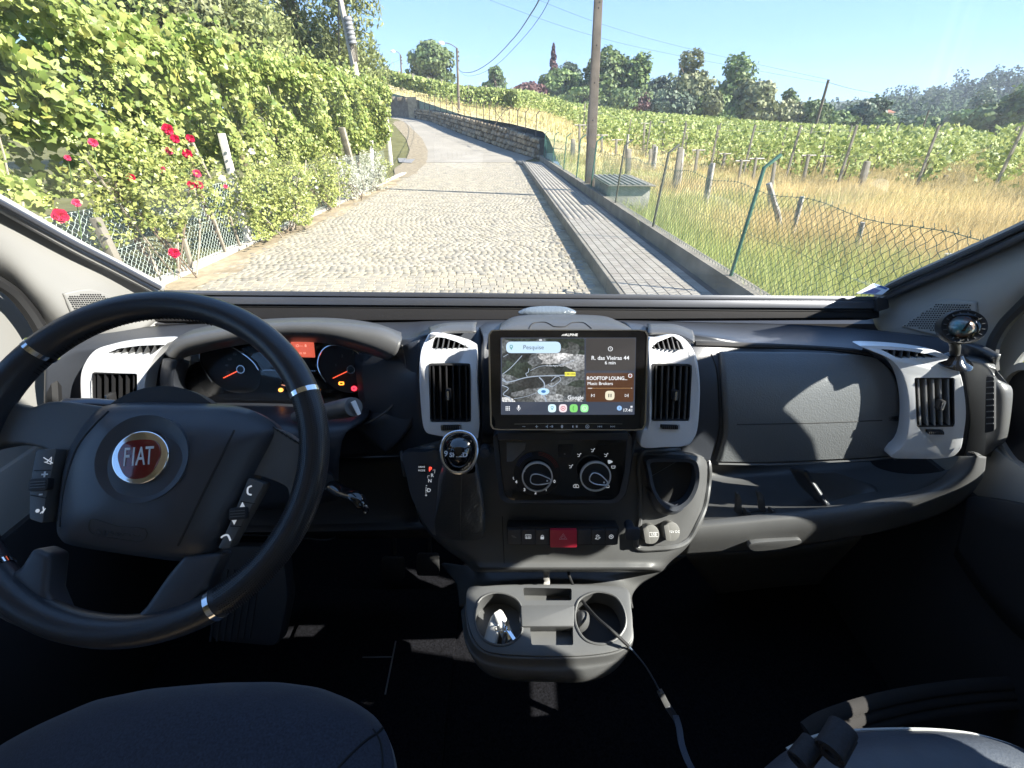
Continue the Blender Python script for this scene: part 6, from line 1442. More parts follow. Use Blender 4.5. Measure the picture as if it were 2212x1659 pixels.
# leaning wooden poles on the right
p = PY(1747, 322, 38); ppole('wooden_pole', 'tall thin wooden pole leaning right in the middle of the vineyard', p-[0, 0, 1.0], PY(1790, 172, 38), .12, .085, Mwood)
p = PY(1972, 336, 40); ppole('wooden_pole', 'slim grey pole leaning right among the vine rows under the far tree line', p-[0, 0, .5], PY(2007, 238, 40), .06, .05, Mwood)
# overhead wires
def wire(name, lab, P, r): t = thing(name, lab, 'wire', P[0]); MK('strand', tube(crc(P, 8, False), r, 4), mat('overhead_wire', (.06, .11, .10), .6), t)
wire('overhead_cable', 'thick overhead cable sagging from the street lamp up out of the top of the picture', [PY(986, 140, 55), PY(997, 155, 50), PY(1022, 155, 42), PY(1060, 133, 33), PY(1110, 82, 24), PY(1150, 25, 17), PY(1170, -12, 15)], .022)
wire('overhead_cable', 'fainter overhead cable sagging just right of the thick one', [PY(987, 146, 55), PY(1005, 163, 49), PY(1035, 160, 41), PY(1075, 138, 33), PY(1125, 88, 24), PY(1165, 38, 18), PY(1192, -12, 15)], .012)
for lab, P in (('long thin power line crossing the sky behind the tall pole, the upper one', [PY(1130, -14, 60), PY(1300, 52, 66), PY(1500, 108, 72), PY(1789, 172, 84)]),
               ('long thin power line crossing the sky behind the tall pole, the lower one', [PY(1020, -14, 60), PY(1250, 68, 66), PY(1450, 117, 72), PY(1787, 180, 84)]),
               ('faint power line running down right from the tip of the wooden pole', [PY(1790, 178, 38), PY(1860, 196, 55), PY(1960, 212, 80)]),
               ('faint power line between the two street lamps over the bend', [PY(800, 155, 70), PY(838, 140, 74), PY(866, 128, 78)])):
    wire('power_line', lab, P, .016)
# ------------------------------------------------------------------ concrete tank with ribbed roof
TK = thing('concrete_tank', 'low concrete water tank with a corrugated roof just behind the fence', 'tank', (3.4, 13.2, 0))
x0, x1 = 2.5, 3.5; ya, yb = 12.6, 15.2
MK('tank_wall', box(x0, x1, ya, yb, -.3, .66), mat('pale_stained_concrete', (.42, .40, .35), .9, var=(1.2, .15), col2=(.34, .33, .29), bump=(20, .4)), TK, bevel=.02)
MK('roof_edge', box(x0-.1, x1+.1, ya-.1, yb+.1, .66, .69), Mconc, TK, bevel=.01)
for i in range(7):
    x = x0-.05+i*.15; MK('roof_rib', box(x, x+.07, ya-.06, yb+.06, .69, .715), mat('grey_corrugated', (.24, .225, .20), .6), TK)
# ------------------------------------------------------------------ leaves
def leafset(P, size, kind, normal=None, spread=.9, rnd=None):
    """P (n,3) centres; returns V,F,k"""
    n = len(P); size = np.broadcast_to(size, (n,))[:, None]
    N = rng.normal(size=(n, 3))*spread+(np.zeros(3) if normal is None else normal); N /= np.linalg.norm(N, axis=1)[:, None]
    T = rng.normal(size=(n, 3)); T -= N*np.sum(N*T, 1)[:, None]; T /= np.linalg.norm(T, axis=1)[:, None]; B = np.cross(N, T)
    if kind == 'vine':
        an = np.array([-90, -55, -20, 5, 35, 60, 90, 120, 145, 175, 200, 235]); rr = np.array([.30, .50, .42, .56, .38, .50, .62, .50, .38, .56, .42, .50]); 
        tx_ = np.cos(np.radians(an))*rr; ty_ = np.sin(np.radians(an))*rr; zz = -.13*np.abs(tx_)-.05*rr
        V = P[:, None]+size[:, None]*(tx_[None, :, None]*T[:, None]+ty_[None, :, None]*B[:, None]+zz[None, :, None]*N[:, None])
        V = np.concatenate([P[:, None], V], 1); m = 13; f = np.array([[0, i+1, (i+1) % 12+1] for i in range(12)])
    elif kind == 'simple':
        t = np.array([[0, -.55, 0], [.34, 0, -.08], [0, .55, -.02], [-.34, 0, -.08]]); V = P[:, None]+size[:, None]*(t[None, :, 0, None]*T[:, None]+t[None, :, 1, None]*B[:, None]+t[None, :, 2, None]*N[:, None])
        m = 4; f = np.array([[0, 1, 2], [0, 2, 3]])
    else:
        t = np.array([[0, -.6, 0], [.2, .1, -.03], [0, .6, 0], [-.2, .1, -.03]]) if kind == 'narrow' else np.array([[-.5, -.3, 0], [.4, -.5, .1], [.5, .4, 0], [-.3, .5, -.1]])
        V = P[:, None]+size[:, None]*(t[None, :, 0, None]*T[:, None]+t[None, :, 1, None]*B[:, None]+t[None, :, 2, None]*N[:, None]); m = 4; f = np.array([[0, 1, 2], [0, 2, 3]])
    F = (np.arange(n)[:, None, None]*m+f[None]).reshape(-1, 3)
    r_ = np.repeat(rng.random(n) if rnd is None else rnd, len(f))
    return V.reshape(-1, 3), F, r_
def foliage(name, sets, m, parent, kind=None):
    V = []; F = []; r_ = []; b = 0
    for v, f, q in sets: V.append(v); F.append(f+b); r_.append(q); b += len(v)
    off = ROOT.get(parent.name, np.zeros(3)) if parent is not None else np.zeros(3)
    me = fastmesh(name, np.concatenate(V)-off, np.concatenate(F), 3, np.concatenate(r_)); me.materials.append(m)
    o = link(name, me, parent)
    if kind: o['kind'] = kind
    return o
Mvine = mat('vine_leaf', (.13, .20, .035), .42, rnd=(.46, .50, .16), trans=.4, var=(1.1, .3), spec=.45)
Mvine2 = mat('vine_leaf_field', (.14, .20, .04), .5, rnd=(.44, .48, .17), trans=.3, var=(.25, .2), spec=.3)
Mrose = mat('rose_leaf', (.12, .16, .035), .4, rnd=(.44, .46, .14), trans=.3, var=(2, .25))
Mbark = mat('brown_bark', (.16, .12, .085), .95, bump=(60, .8), var=(9, .35))
Mbarkp = mat('pale_bark', (.30, .26, .20), .95, bump=(50, .8), var=(8, .35))
# ------------------------------------------------------------------ vine hedge on the left: one plant every ~1.7 m
hedge_lab = ['tall grape vine filling the left edge of the picture nearest the van', 'tall grape vine behind the big red rose at lower left', 'tall leafy grape vine above the cluster of red roses', 'tall grape vine standing left of the white post',
             'bright grape vine above the low green rose bush', 'bright grape vine in the middle of the left hedge', 'grape vine of the left hedge before the leaning pole', 'grape vine under the leaning pole', 'grape vine with a thick trunk near the far end of the left hedge', 'last grape vine at the far end of the left hedge']
ycs = [3.6, 5.3, 7.1, 8.9, 10.7, 12.6, 14.6, 16.7, 18.9, 21.0]
for k, yc in enumerate(ycs):
    t = thing('grape_vine', hedge_lab[k], 'grape vine', (-5.9, yc, 0), 'grape vines of the left hedge')
    dens = int(3600*(1 if yc < 6 else 1.15)); 
    # face shell + top + interior
    y_ = yc+rng.uniform(-1.15, 1.15, dens); z_ = 1.15+2.45*rng.beta(1.5, 1.15, dens)
    d = rng.exponential(.33, dens)
    bulge = .38*np.sin(y_*1.7+z_*1.1)*np.sin(z_*2.3+y_*.6)+.22*np.sin(y_*4.1+z_*3.3); x_ = -5.35+bulge-d-.12*(z_-1.5)*0-.25*S((z_-2.9)/.8)-.2*S((1.7-z_)/.6)
    if yc > 15: x_ += .3*S((yc-15)/6)
    topz = 3.35+.28*math.sin(yc*1.3)+rng.normal(size=dens)*.16; z_ = np.minimum(z_, topz)
    g = (np.sin(y_*5.3+z_*2.2)+np.sin(z_*6.1-y_*2.9)) > -1.25
    P = np.c_[x_, y_, z_][g | (d > .3)]
    sz = (.055+.12*rng.random(len(P))**1.2)*(1 if yc < 6 else .84)
    s1 = leafset(P, sz, 'vine', normal=np.array([.9, -.15, .35]), spread=.55)
    # shoots sticking up
    s2 = []
    for j in range(16):
        b = np.array([-5.5-rng.random()*1.2, yc+rng.uniform(-1, 1), 3.1+rng.random()*.2]); dv_ = np.array([rng.normal()*.25+.1, rng.normal()*.3, 1]); n_ = rng.integers(6, 12)
        s2 += [b+dv_*q*(.75+.25*rng.random())*.9/n_*1.0+rng.normal(size=3)*.045 for q in range(n_)]
    s2 = leafset(np.array(s2), rng.uniform(.06, .12, len(s2)), 'vine', normal=np.array([.5, -.2, .3]), spread=.8, rnd=rng.uniform(.5, 1, len(s2)))
    xb = np.c_[rng.uniform(-7.6, -5.9, 500), yc+rng.uniform(-1.1, 1.1, 500), 2.6+rng.random(500)*.9]
    s3 = leafset(xb, .2, 'simple', normal=np.array([.2, 0, .8]), spread=.6)
    xo = P[rng.random(len(P)) < .10]+rng.normal(size=3)*.02; s4 = leafset(xo+np.array([.05, 0, .02]), rng.uniform(.06, .13, len(xo)), 'vine', normal=np.array([.9, -.2, .3]), spread=.9)
    fo = foliage('leaves', [s1, s2, s3], Mvine, t)
    foliage('yellowing_leaves', [s4], mat('yellowing_vine_leaf', (.40, .38, .09), .5, rnd=(.22, .26, .10), trans=.35, var=(3, .3)), t)
    MK('trunk', tube(crc([(-5.55, yc+.1, -.05), (-5.6+rng.normal()*.06, yc+rng.normal()*.1, .7), (-5.7, yc+.15, 1.5), (-5.9, yc, 2.4)], 4, False), [.045+.02*(k == 8)]*13, 7), Mbark, t)
    for j in range(3):
        b = np.array([-5.75, yc+rng.uniform(-.8, .8), .9]); MK('cane', tube(crc([b, b+[.1*rng.normal(), .3*rng.normal(), .8], b+[.2*rng.normal()-.1, .5*rng.normal(), 1.9]], 4, False), .010, 5), Mbarkp, t)
# grape clusters
gm = []
for (u, v) in ((205, 200), (100, 430), (260, 160), (330, 240), (240, 190), (150, 300)):
    c = PX(u, v, -5.12); 
    for q in range(16): gm.append(lathe(c+rng.normal(size=3)*[.03, .035, .06], (0, 0, 1), [(.0, -.014), (.011, -.007), (.014, 0), (.011, .008), (0, .014)], 6))
MK('unripe_grapes', gm, mat('green_grape', (.32, .38, .08), .35, trans=.2), bpy.data.objects['grape_vine'])['kind'] = 'stuff'
# rose bushes in front of the fence
def bush(name, lab, cat, c, rad, n, m, size, kind='simple', stems=8, hz=1.0):
    t = thing(name, lab, cat, (c[0], c[1], 0)); P = rng.normal(size=(n, 3)); P /= np.linalg.norm(P, axis=1)[:, None]; P *= (rng.random((n, 1))**.35)
    wob = 1+.22*np.sin(P[:, :1]*5+P[:, 1:2]*7+c[1])+.15*np.sin(P[:, 2:]*9); P = np.array(c)+P*np.array(rad)*wob; P[:, 2] = np.maximum(P[:, 2], .08)
    foliage('leaves', [leafset(P, rng.uniform(size*.7, size*1.3, n), kind, normal=np.array([.7, -.3, .5]), spread=.7)], m, t)
    for j in range(stems):
        a = rng.uniform(0, 6.28); e = np.array(c)+np.array(rad)*.8*np.array([math.cos(a), math.sin(a), rng.uniform(-.2, .8)])
        b = np.array([c[0]+rng.normal()*.12, c[1]+rng.normal()*.2, -.02]); MK('stem', tube(crc([b, (b+e)/2+rng.normal(size=3)*.06, e], 3, False), .012, 5), Mbark if j % 2 else Mbarkp, t)
    return t
rb = []
rb.append(bush('rose_bush', 'rose bush with one big red rose at the lower left windscreen corner', 'rose bush', (-4.85, 4.35, .95), (.4, .8, .7), 1800, Mrose, .06))
rb.append(bush('rose_bush', 'tall rose bush with a loose cluster of red roses over the wire fence', 'rose bush', (-4.95, 6.9, 1.25), (.42, 1.25, .70), 4200, Mrose, .06))
rb.append(bush('rose_bush', 'wide yellow green rose bush with small white roses right of the white post', 'rose bush', (-4.80, 10.2, .85), (.48, 1.9, .85), 7500, Mrose, .062))
rb.append(bush('rose_bush', 'low rose bush with one red rose at the foot of the wire fence', 'rose bush', (-4.75, 4.55, .22), (.2, .45, .28), 260, Mrose, .055, stems=4))
rb.append(bush('green_shrub', 'pale green shrub between the rose bush and the silver shrub', 'shrub', (-4.95, 13.3, .75), (.42, 1.4, .72), 3600, Mrose, .06))
Msil = mat('silver_leaf', (.33, .34, .25), .7, rnd=(.46, .46, .38), trans=.15, var=(2, .2))
bush('silver_shrub', 'rounded silver grey shrub at the road edge, the nearer one', 'shrub', (-4.8, 15.2, .55), (.4, 1.0, .55), 2200, Msil, .055, 'narrow')
bush('silver_shrub', 'rounded silver grey shrub at the road edge, the farther one', 'shrub', (-4.75, 17.3, .55), (.45, .9, .6), 2200, Msil, .06, 'narrow')
bush('green_shrub', 'dry green shrub at the foot of the last post of the left fence', 'shrub', (-5.2, 19.6, .5), (.4, .9, .6), 1200, Mrose, .07)
bush('green_shrub', 'small green tuft on the dark ground beside the lowest red rose', 'shrub', (-4.85, 3.9, .12), (.25, .5, .2), 300, Mrose, .05, stems=2)
Mrr = mat('red_petal', (.55, .008, .055), .5, var=(20, .25), trans=.15); Mpk = mat('pink_petal', (.62, .06, .14), .5, var=(20, .25), trans=.15); Mwh = mat('white_petal', (.78, .74, .68), .5, trans=.2)
def rose(u, v, x, r, m, lab):
    c = PX(u, v, x); t = thing('rose', lab, 'rose', c, 'roses on the left bushes'); cx = (CAM-c)/np.linalg.norm(CAM-c)
    a = np.cross(cx, [0, 0, 1]); a /= np.linalg.norm(a); b = np.cross(a, cx)
    for ly, (n, rr_, op, hh) in enumerate(((5, 1.0, .55, 0), (5, .72, .8, .18), (3, .42, 1.0, .30))):
        for k in range(n):
            t0 = 2*math.pi*(k+.5*ly)/n+rng.normal()*.15; V = []; nn = 5
            for i in range(3):
                for j in range(nn):
                    tt = t0+(j-2)*.36*(1 if i else .7); q = r*rr_*(.1+.45*i); V.append(c+(a*math.cos(tt)+b*math.sin(tt))*q*(1-.08*abs(j-2)*(i == 2))+cx*r*(hh+.5*op*(i*.5)**1.5+.05*rng.normal()))
            MK('petal', (V, [(i*nn+j, i*nn+j+1, (i+1)*nn+j+1, (i+1)*nn+j) for i in range(2) for j in range(nn-1)]), m, t, clean=False)
    MK('flower_stalk', tube([c-cx*r*.2, c-cx*r*.6+np.array([-.05, .02, -.14]), c+np.array([-.14, .04, -.35])], .005, 5), mat('green_stem', (.10, .16, .05), .6), t)
RS_ = [(130, 466, -3.75, .060, 'r', 'largest red rose, at the far left above the windscreen corner'), (362, 279, -4.75, .075, 'r', 'topmost red rose of the cluster'), (378, 300, -4.75, .062, 'r', 'red rose just below the topmost one'), (411, 299, -4.75, .060, 'r', 'red rose at the right end of the upper row'),
       (404, 332, -4.75, .068, 'r', 'red rose in the middle of the cluster'), (365, 326, -4.8, .052, 'p', 'deep pink rose left of the middle of the cluster'), (283, 384, -4.7, .050, 'r', 'lone small red rose left of the cluster'), (349, 366, -4.75, .050, 'p', 'deep pink rose above the wire fence'),
       (425, 375, -4.7, .062, 'p', 'faded pink rose above the pair of red roses'), (412, 400, -4.7, .060, 'r', 'left one of the pair of red roses'), (429, 400, -4.7, .066, 'r', 'right one of the pair of red roses'), (376, 546, -4.5, .070, 'r', 'lowest red rose, in front of the wire fence'),
       (201, 308, -4.8, .050, 'p', 'pink rosebud high at left'), (165, 438, -4.3, .040, 'p', 'pink rose above the largest red one'), (146, 341, -4.8, .032, 'p', 'tiny pink rosebud at far left'), (487, 403, -4.7, .036, 'p', 'small pink rose right of the pair'),
       (544, 327, -4.75, .060, 'w', 'white rose high on the wide bush'), (480, 385, -4.7, .055, 'w', 'white rose next to the white post'), (636, 385, -4.6, .050, 'w', 'white rose on the right half of the wide bush'), (609, 430, -4.6, .040, 'w', 'white rose low on the wide bush'), (565, 352, -4.75, .04, 'w', 'small white rose in the middle of the wide bush'), (684, 405, -4.6, .04, 'w', 'white rose at the right end of the wide bush')]
for u, v, x, r_, c, lab in RS_: rose(u, v, x, r_, {'r': Mrr, 'p': Mpk, 'w': Mwh}[c], lab)
# left fence: wire mesh, pale posts and wooden stakes, concrete edging
Mgal = mat('pale_green_wire', (.42, .50, .44), .45)
F3 = thing('garden_fence', 'pale green chain link garden fence behind the roses on the left', 'fence', (-5.1, 6, 0))
mesh_net(lambda y: -5.08, 3.0, 11.0, .06, 1.12, .085, .0024, Mgal, F3, lean=0)
mesh_net(lambda y: -5.08, 11.0, 20.5, .06, 1.12, .095, .0011, Mgal, F3, lean=0)
for z in (.08, .6, 1.12): MK('line_wire', tube([(-5.08, 3, z), (-5.08, 20.5, z)], .003, 5), Mgal, F3)
Mwp = mat('whitewashed_post', (.62, .59, .53), .85, var=(6, .2), bump=(40, .5))
def stake(u0, v0, u1, v1, x, w, m, lab, nm='fence_post'):
    b = PX(u0, v0, x); t_ = PX(u1, v1, x); q = thing(nm, lab, 'post', b); d_ = t_-b
    V = []
    for p, k in ((b-d_*.05, 1), (t_, .9)):
        V += [p+np.array([sx*w*k, sy*w*k, 0]) for sx, sy in ((-1, -1), (1, -1), (1, 1), (-1, 1))]
    MK('shaft', (V, [(3, 2, 1, 0), (4, 5, 6, 7)]+[(i, (i+1) % 4, 4+(i+1) % 4, 4+i) for i in range(4)]), m, q, bevel=w*.25)
stake(540, 532, 478, 288, -5.12, .055, Mwp, 'square whitewashed concrete post rising from the road edge among the roses')
stake(750, 434, 732, 348, -5.0, .05, Mwp, 'whitewashed post right of the wide rose bush')
stake(845, 352, 835, 250, -5.25, .07, Mwp, 'whitewashed post at the far end of the left fence')
stake(806, 400, 802, 300, -5.1, .06, Mwp, 'pale post between the silver shrub and the fence end')
for k, (a, lab) in enumerate(((( 489, 550, 455, 455, -5.05, .022), 'thin wooden stake left of the whitewashed post'), ((520, 536, 490, 450, -5.05, .018), 'second thin wooden stake beside the whitewashed post'), ((452, 384, 415, 308, -5.15, .025), 'brown stake leaning left behind the red roses'),
                           ((415, 580, 385, 470, -5.05, .028), 'old vine stem leaning at the wire fence corner'), ((262, 590, 205, 470, -4.9, .05), 'mossy stump at the lower left behind the windscreen edge'), ((757, 350, 738, 275, -5.3, .10), 'thick pale vine trunk below the leaning pole'), ((560, 520, 553, 450, -5.05, .02), 'short stake right of the whitewashed post'))):
    stake(*a, Mbarkp if k != 4 else Mconc, lab, 'wooden_stake')
strip(lambda y: -5.22, lambda y: -4.98+.02*math.sin(y*2), 2, 24, 60, -.1, .05, 'concrete_edging', mat('pale_edging', (.44, .41, .35), .9, var=(2, .25), bump=(30, .7)))
# ------------------------------------------------------------------ field vineyard rows
dr_ = np.array([.68, .73]); nr_ = np.array([.73, -.68])
bl_u = [1150, 1240, 1330, 1420, 1520, 1640, 1760, 1860, 1980, 2080, 2170, 2300, 2600]; bl_v = [262, 305, 330, 350, 368, 390, 408, 414, 408, 416, 428, 455, 520]
rowlab = 0
Mpst = mat('granite_vine_post', (.24, .215, .17), .9, var=(6, .35), bump=(40, .6))
allrows = []
for w in np.concatenate([np.arange(-52, -8, 2.8), np.arange(-8, 30, 2.1)]):
    seg = []
    for t in np.arange(-60, 190, 1.2):
        x, y = nr_*w+dr_*t
        if y < 8 or y > 118 or x/y > 1.6 or x < wallx(min(y, 80))+2.5 and y < 80: 
            if y >= 8: continue
            continue
        z = float(zf(x, y)); u, v = proj((x, y, z))
        if u < 780 or v > np.interp(u, bl_u, bl_v): continue
        if u < 1240 and y < 60: continue
        seg.append((x, y, z))
    if len(seg) > 4 and proj(np.array(seg))[0].min() < 2250: allrows.append(seg)
ORD2 = 'first second third fourth fifth sixth seventh eighth ninth tenth eleventh twelfth thirteenth fourteenth fifteenth sixteenth seventeenth eighteenth nineteenth twentieth'.split()
ORD2 += ['twenty-'+q for q in ORD2[:9]]+['thirtieth']+['thirty-'+q for q in ORD2[:9]]
for ri, seg in enumerate(allrows):
    A = np.array(seg); d0 = A[:, 1].min()
    u0, v0 = proj(A[0])
    sets = []; P = []; szs = []
    for (x, y, z) in seg:
        dist = math.hypot(x, y); s = .11+.0036*dist; n = int(1.2*3.4/(s*s)*1.15)
        q = rng.random((n, 3)); al = q[:, 0]*1.2; side = rng.normal(size=n)*.27; hgt = .25+1.55*q[:, 2]+.25*np.sin(x*.9+y*.5+al*3)
        px_ = x+dr_[0]*al+nr_[0]*side; py_ = y+dr_[1]*al+nr_[1]*side
        P.append(np.c_[px_, py_, z+hgt]); szs.append(np.full(n, s))
    P = np.concatenate(P); szs = np.concatenate(szs)*rng.uniform(.7, 1.25, len(P))
    t = thing('vine_row', 'long green vineyard row on the slope beyond the meadow, '+ORD2[ri]+' from the left', 'vine row', A[0], 'vine rows of the sloping vineyard')
    fo = foliage('leaves', [leafset(P, szs, 'simple', normal=np.array([.2, -.3, .6]), spread=.8)], Mvine2, t)
    # posts and trunks near the viewer, trellis wires
    if math.hypot(*seg[0][:2]) < 45:
        for hz_ in (1.0, 1.75): MK('trellis_wire', tube([(x, y, z+hz_) for x, y, z in seg[::4][:8]], .006, 4), M['grayprint'], t)
    k = 0
    for j, (x, y, z) in enumerate(seg):
        dist = math.hypot(x, y)
        if dist < 38 and j % 4 == 0 and k < 6: MK('row_post', tube([(x, y, z-.1), (x+.05*rng.normal(), y, z+2.0)], .05, 5), Mpst, t); k += 1
        if dist < 30: MK('vine_trunk', tube([(x+.3, y+.3, z-.05), (x+.35, y+.3, z+.9)], .025, 5), Mbark, t)
# upper left hill block: rows across the slope
for k, (v_, y_) in enumerate(((200, 76), (190, 84), (181, 92), (172, 100), (164, 108))):
    P = []; 
    for u in np.arange(825, 1120 if k < 3 else 1290, 2.2):
        a = (u-CU)/FL/1.17; yy = y_*(1-.25*(u-825)/400) if k < 4 else y_*(1-.08*(u-825)/400); x = a*yy; z = float(zf(x, yy)) if x > wallx(min(yy, 80)) or yy > 60 else float(zr(yy)+1)
        n = 26; q = rng.random((n, 3)); P.append(np.c_[x+(q[:, 0]-.5)*.5, yy+rng.normal(size=n)*.35, z+.5+1.5*q[:, 2]])
    P = np.concatenate(P); t = thing('hill_vine_row', ['lowest', 'second lowest', 'middle', 'second highest', 'highest'][k]+' vineyard row on the hill above the bend of the road', 'vine row', P[0], 'vine rows on the hill')
    foliage('leaves', [leafset(P, rng.uniform(.35, .6, len(P)), 'simple', normal=np.array([.2, -.4, .6]), spread=.8)], Mvine2, t)
    for j in range(10):
        i = int((j+.5)*len(P)/10); x, y, z = P[i]; g = float(zf(x, y)); MK('row_post', tube([(x, y, g), (x, y, g+2.3)], .07, 4), Mpst, t)
# posts between meadow and vineyard
pp_ = [(1238, 345, 300, 12, 0), (1252, 330, 268, 6, 0), (1356, 380, 322, 13, 3), (1411, 352, 312, 12, 2), (1456, 415, 318, 13, 14), (1405, 360, 322, 8, 0), (1500, 380, 322, 7, 8), (1524, 440, 355, 14, 14), (1560, 370, 330, 7, 6), (1660, 455, 350, 8, 14), (1330, 340, 300, 6, 2), (1300, 330, 290, 6, 0), (1480, 345, 285, 5, 4), (1432, 330, 262, 6, 3), (1390, 330, 265, 6, 2), (1735, 395, 333, 7, 12), (1775, 385, 335, 5, 10), (1860, 408, 348, 14, 14), (2040, 395, 378, 9, 4), (1990, 388, 372, 9, 3), (1625, 400, 340, 6, 9), (1595, 395, 345, 6, 8)]
desc = ['grey', 'slim', 'stout', 'weathered', 'tall', 'short', 'thin']
pp_.sort()
ORD = 'first second third fourth fifth sixth seventh eighth ninth tenth eleventh twelfth thirteenth fourteenth fifteenth sixteenth seventeenth eighteenth nineteenth twentieth'.split()
ORD += ['twenty-'+q for q in ORD[:9]]+['thirtieth']+['thirty-'+q for q in ORD[:9]]
for k, (u, vb, vt, w, ln) in enumerate(pp_):
    b = ground(u, vb); t_ = PY(u+ln, vt, b[1]); dep = (b-CAM)@FW; r_ = w*.5*dep/1000*.85
    q = thing('vine_post', ('stout granite post' if w > 8 else 'slim post with a cross arm')+' at the vineyard edge, '+ORD[k]+' from the left', 'post', b, 'posts along the vineyard edge')
    V = []
    for p, kk in ((b-[0, 0, .2], 1), (t_, .85)): V += [p+np.array([sx*r_*kk, sy*r_*kk, 0]) for sx, sy in ((-1, -1), (1, -1), (1, 1), (-1, 1))]
    MK('shaft', (V, [(3, 2, 1, 0), (4, 5, 6, 7)]+[(i, (i+1) % 4, 4+(i+1) % 4, 4+i) for i in range(4)]), Mpst, q, bevel=r_*.3)
    if w <= 7: MK('cross_arm', tube([t_+np.array([-.25, 0, -.05]), t_+np.array([.35, .1, -.05])], .03, 4), Mcp, q)
# granite posts close to the fence
Mgr = mat('pale_granite_post', (.36, .335, .29), .9, var=(9, .45), bump=(50, .8), col2=(.20, .18, .15))
for u, vb, ut, vt, w, lab in ((1693, 500, 1660, 396, 15, 'pale granite post leaning left beyond the green fence post'), (1709, 515, 1733, 424, 13, 'granite post leaning right just beside the leaning pale one'), (1846, 552, 1864, 480, 13, 'short granite stump in the dry grass right of the leaning pair'),
                             (2040, 590, 2050, 548, 22, 'granite stump at the right windscreen edge'), (1465, 402, 1474, 322, 13, 'pale granite post behind the corrugated tank'), (1521, 450, 1540, 352, 14, 'granite post left of the near green fence post'), (1411, 368, 1417, 316, 12, 'granite post above the tank roof'),
                             (1350, 350, 1357, 290, 7, 'brown post right of the tall concrete pole')):
    b = ground(u, vb); t_ = PY(ut, vt, b[1]); dep = (b-CAM)@FW; r_ = w*.5*dep/1000*.9
    q = thing('granite_post', lab, 'post', b); P = [b-[0, 0, .2], b*.6+t_*.4+rng.normal(size=3)*.01, t_]
    MK('shaft', tube(P, [r_, r_*.95, r_*.85], 6), Mgr, q, bevel=r_*.2)
# ------------------------------------------------------------------ dry grass
Mgr1 = mat('dry_grass_blade', (.60, .48, .25), .8, rnd=(.42, .46, .17), trans=.3, var=(.45, .25), spec=.2)
def grass(n, x0f, x1f, y0, y1, h0, h1, w, greenf, name, m=Mgr1, yp=1.6):
    y = y0+(y1-y0)*rng.random(n)**yp; x = x0f(y)+(x1f(y)-x0f(y))*rng.random(n); z = zf(x, y)
    hh = rng.uniform(h0, h1, n)*(1-.35*S((y-12)/12))*(1+.35*np.sin(x*1.3+y*.7)*np.sin(y*1.9-x*.4)); a = rng.uniform(0, 6.28, n); lx_ = rng.normal(size=n)*.18+.06; ly_ = rng.normal(size=n)*.18
    ww = w*(1+y*.07)
    V = np.stack([np.c_[x-np.cos(a)*ww, y-np.sin(a)*ww, z-.02], np.c_[x+np.cos(a)*ww, y+np.sin(a)*ww, z-.02], np.c_[x+lx_*hh*1.6, y+ly_*hh*1.6, z+hh]], 1).reshape(-1, 3)
    F = np.arange(3*n).reshape(-1, 3); r_ = np.clip(greenf(x, y)+rng.normal(size=n)*.2, 0, 1)
    me = fastmesh(name, V, F, 3, r_); me.materials.append(m); o = link(name, me); o['kind'] = 'stuff'; tag(o, 'dry golden meadow grass beyond the fence', 'grass'); return o
gf = lambda x, y: 1.0-(x-wallx(y)-.3)/2.2*(.6+.4*np.sin(y*.8))
grass(75000, lambda y: wallx(y)+.1, lambda y: wallx(y)+1+y*1.15, 3.2, 26, .16, .55, .006, gf, 'dry_grass')
g2 = grass(26000, lambda y: wallx(y)+.6, lambda y: 6+y*1.1, 24, 75, .25, .6, .012, lambda x, y: .25+0*x, 'far_dry_grass', yp=1.1); g2['label'] = 'golden dry grass strips between the vineyard blocks'
g3 = grass(9000, lambda y: wallx(y)+.0, lambda y: wallx(y)+1.6, 3.0, 14, .08, .30, .005, lambda x, y: 1+0*x, 'green_grass', mat('green_grass_blade', (.16, .24, .05), .7, trans=.3, rnd=(.30, .36, .10))); g3['label'] = 'green grass growing along the foot of the low wall'
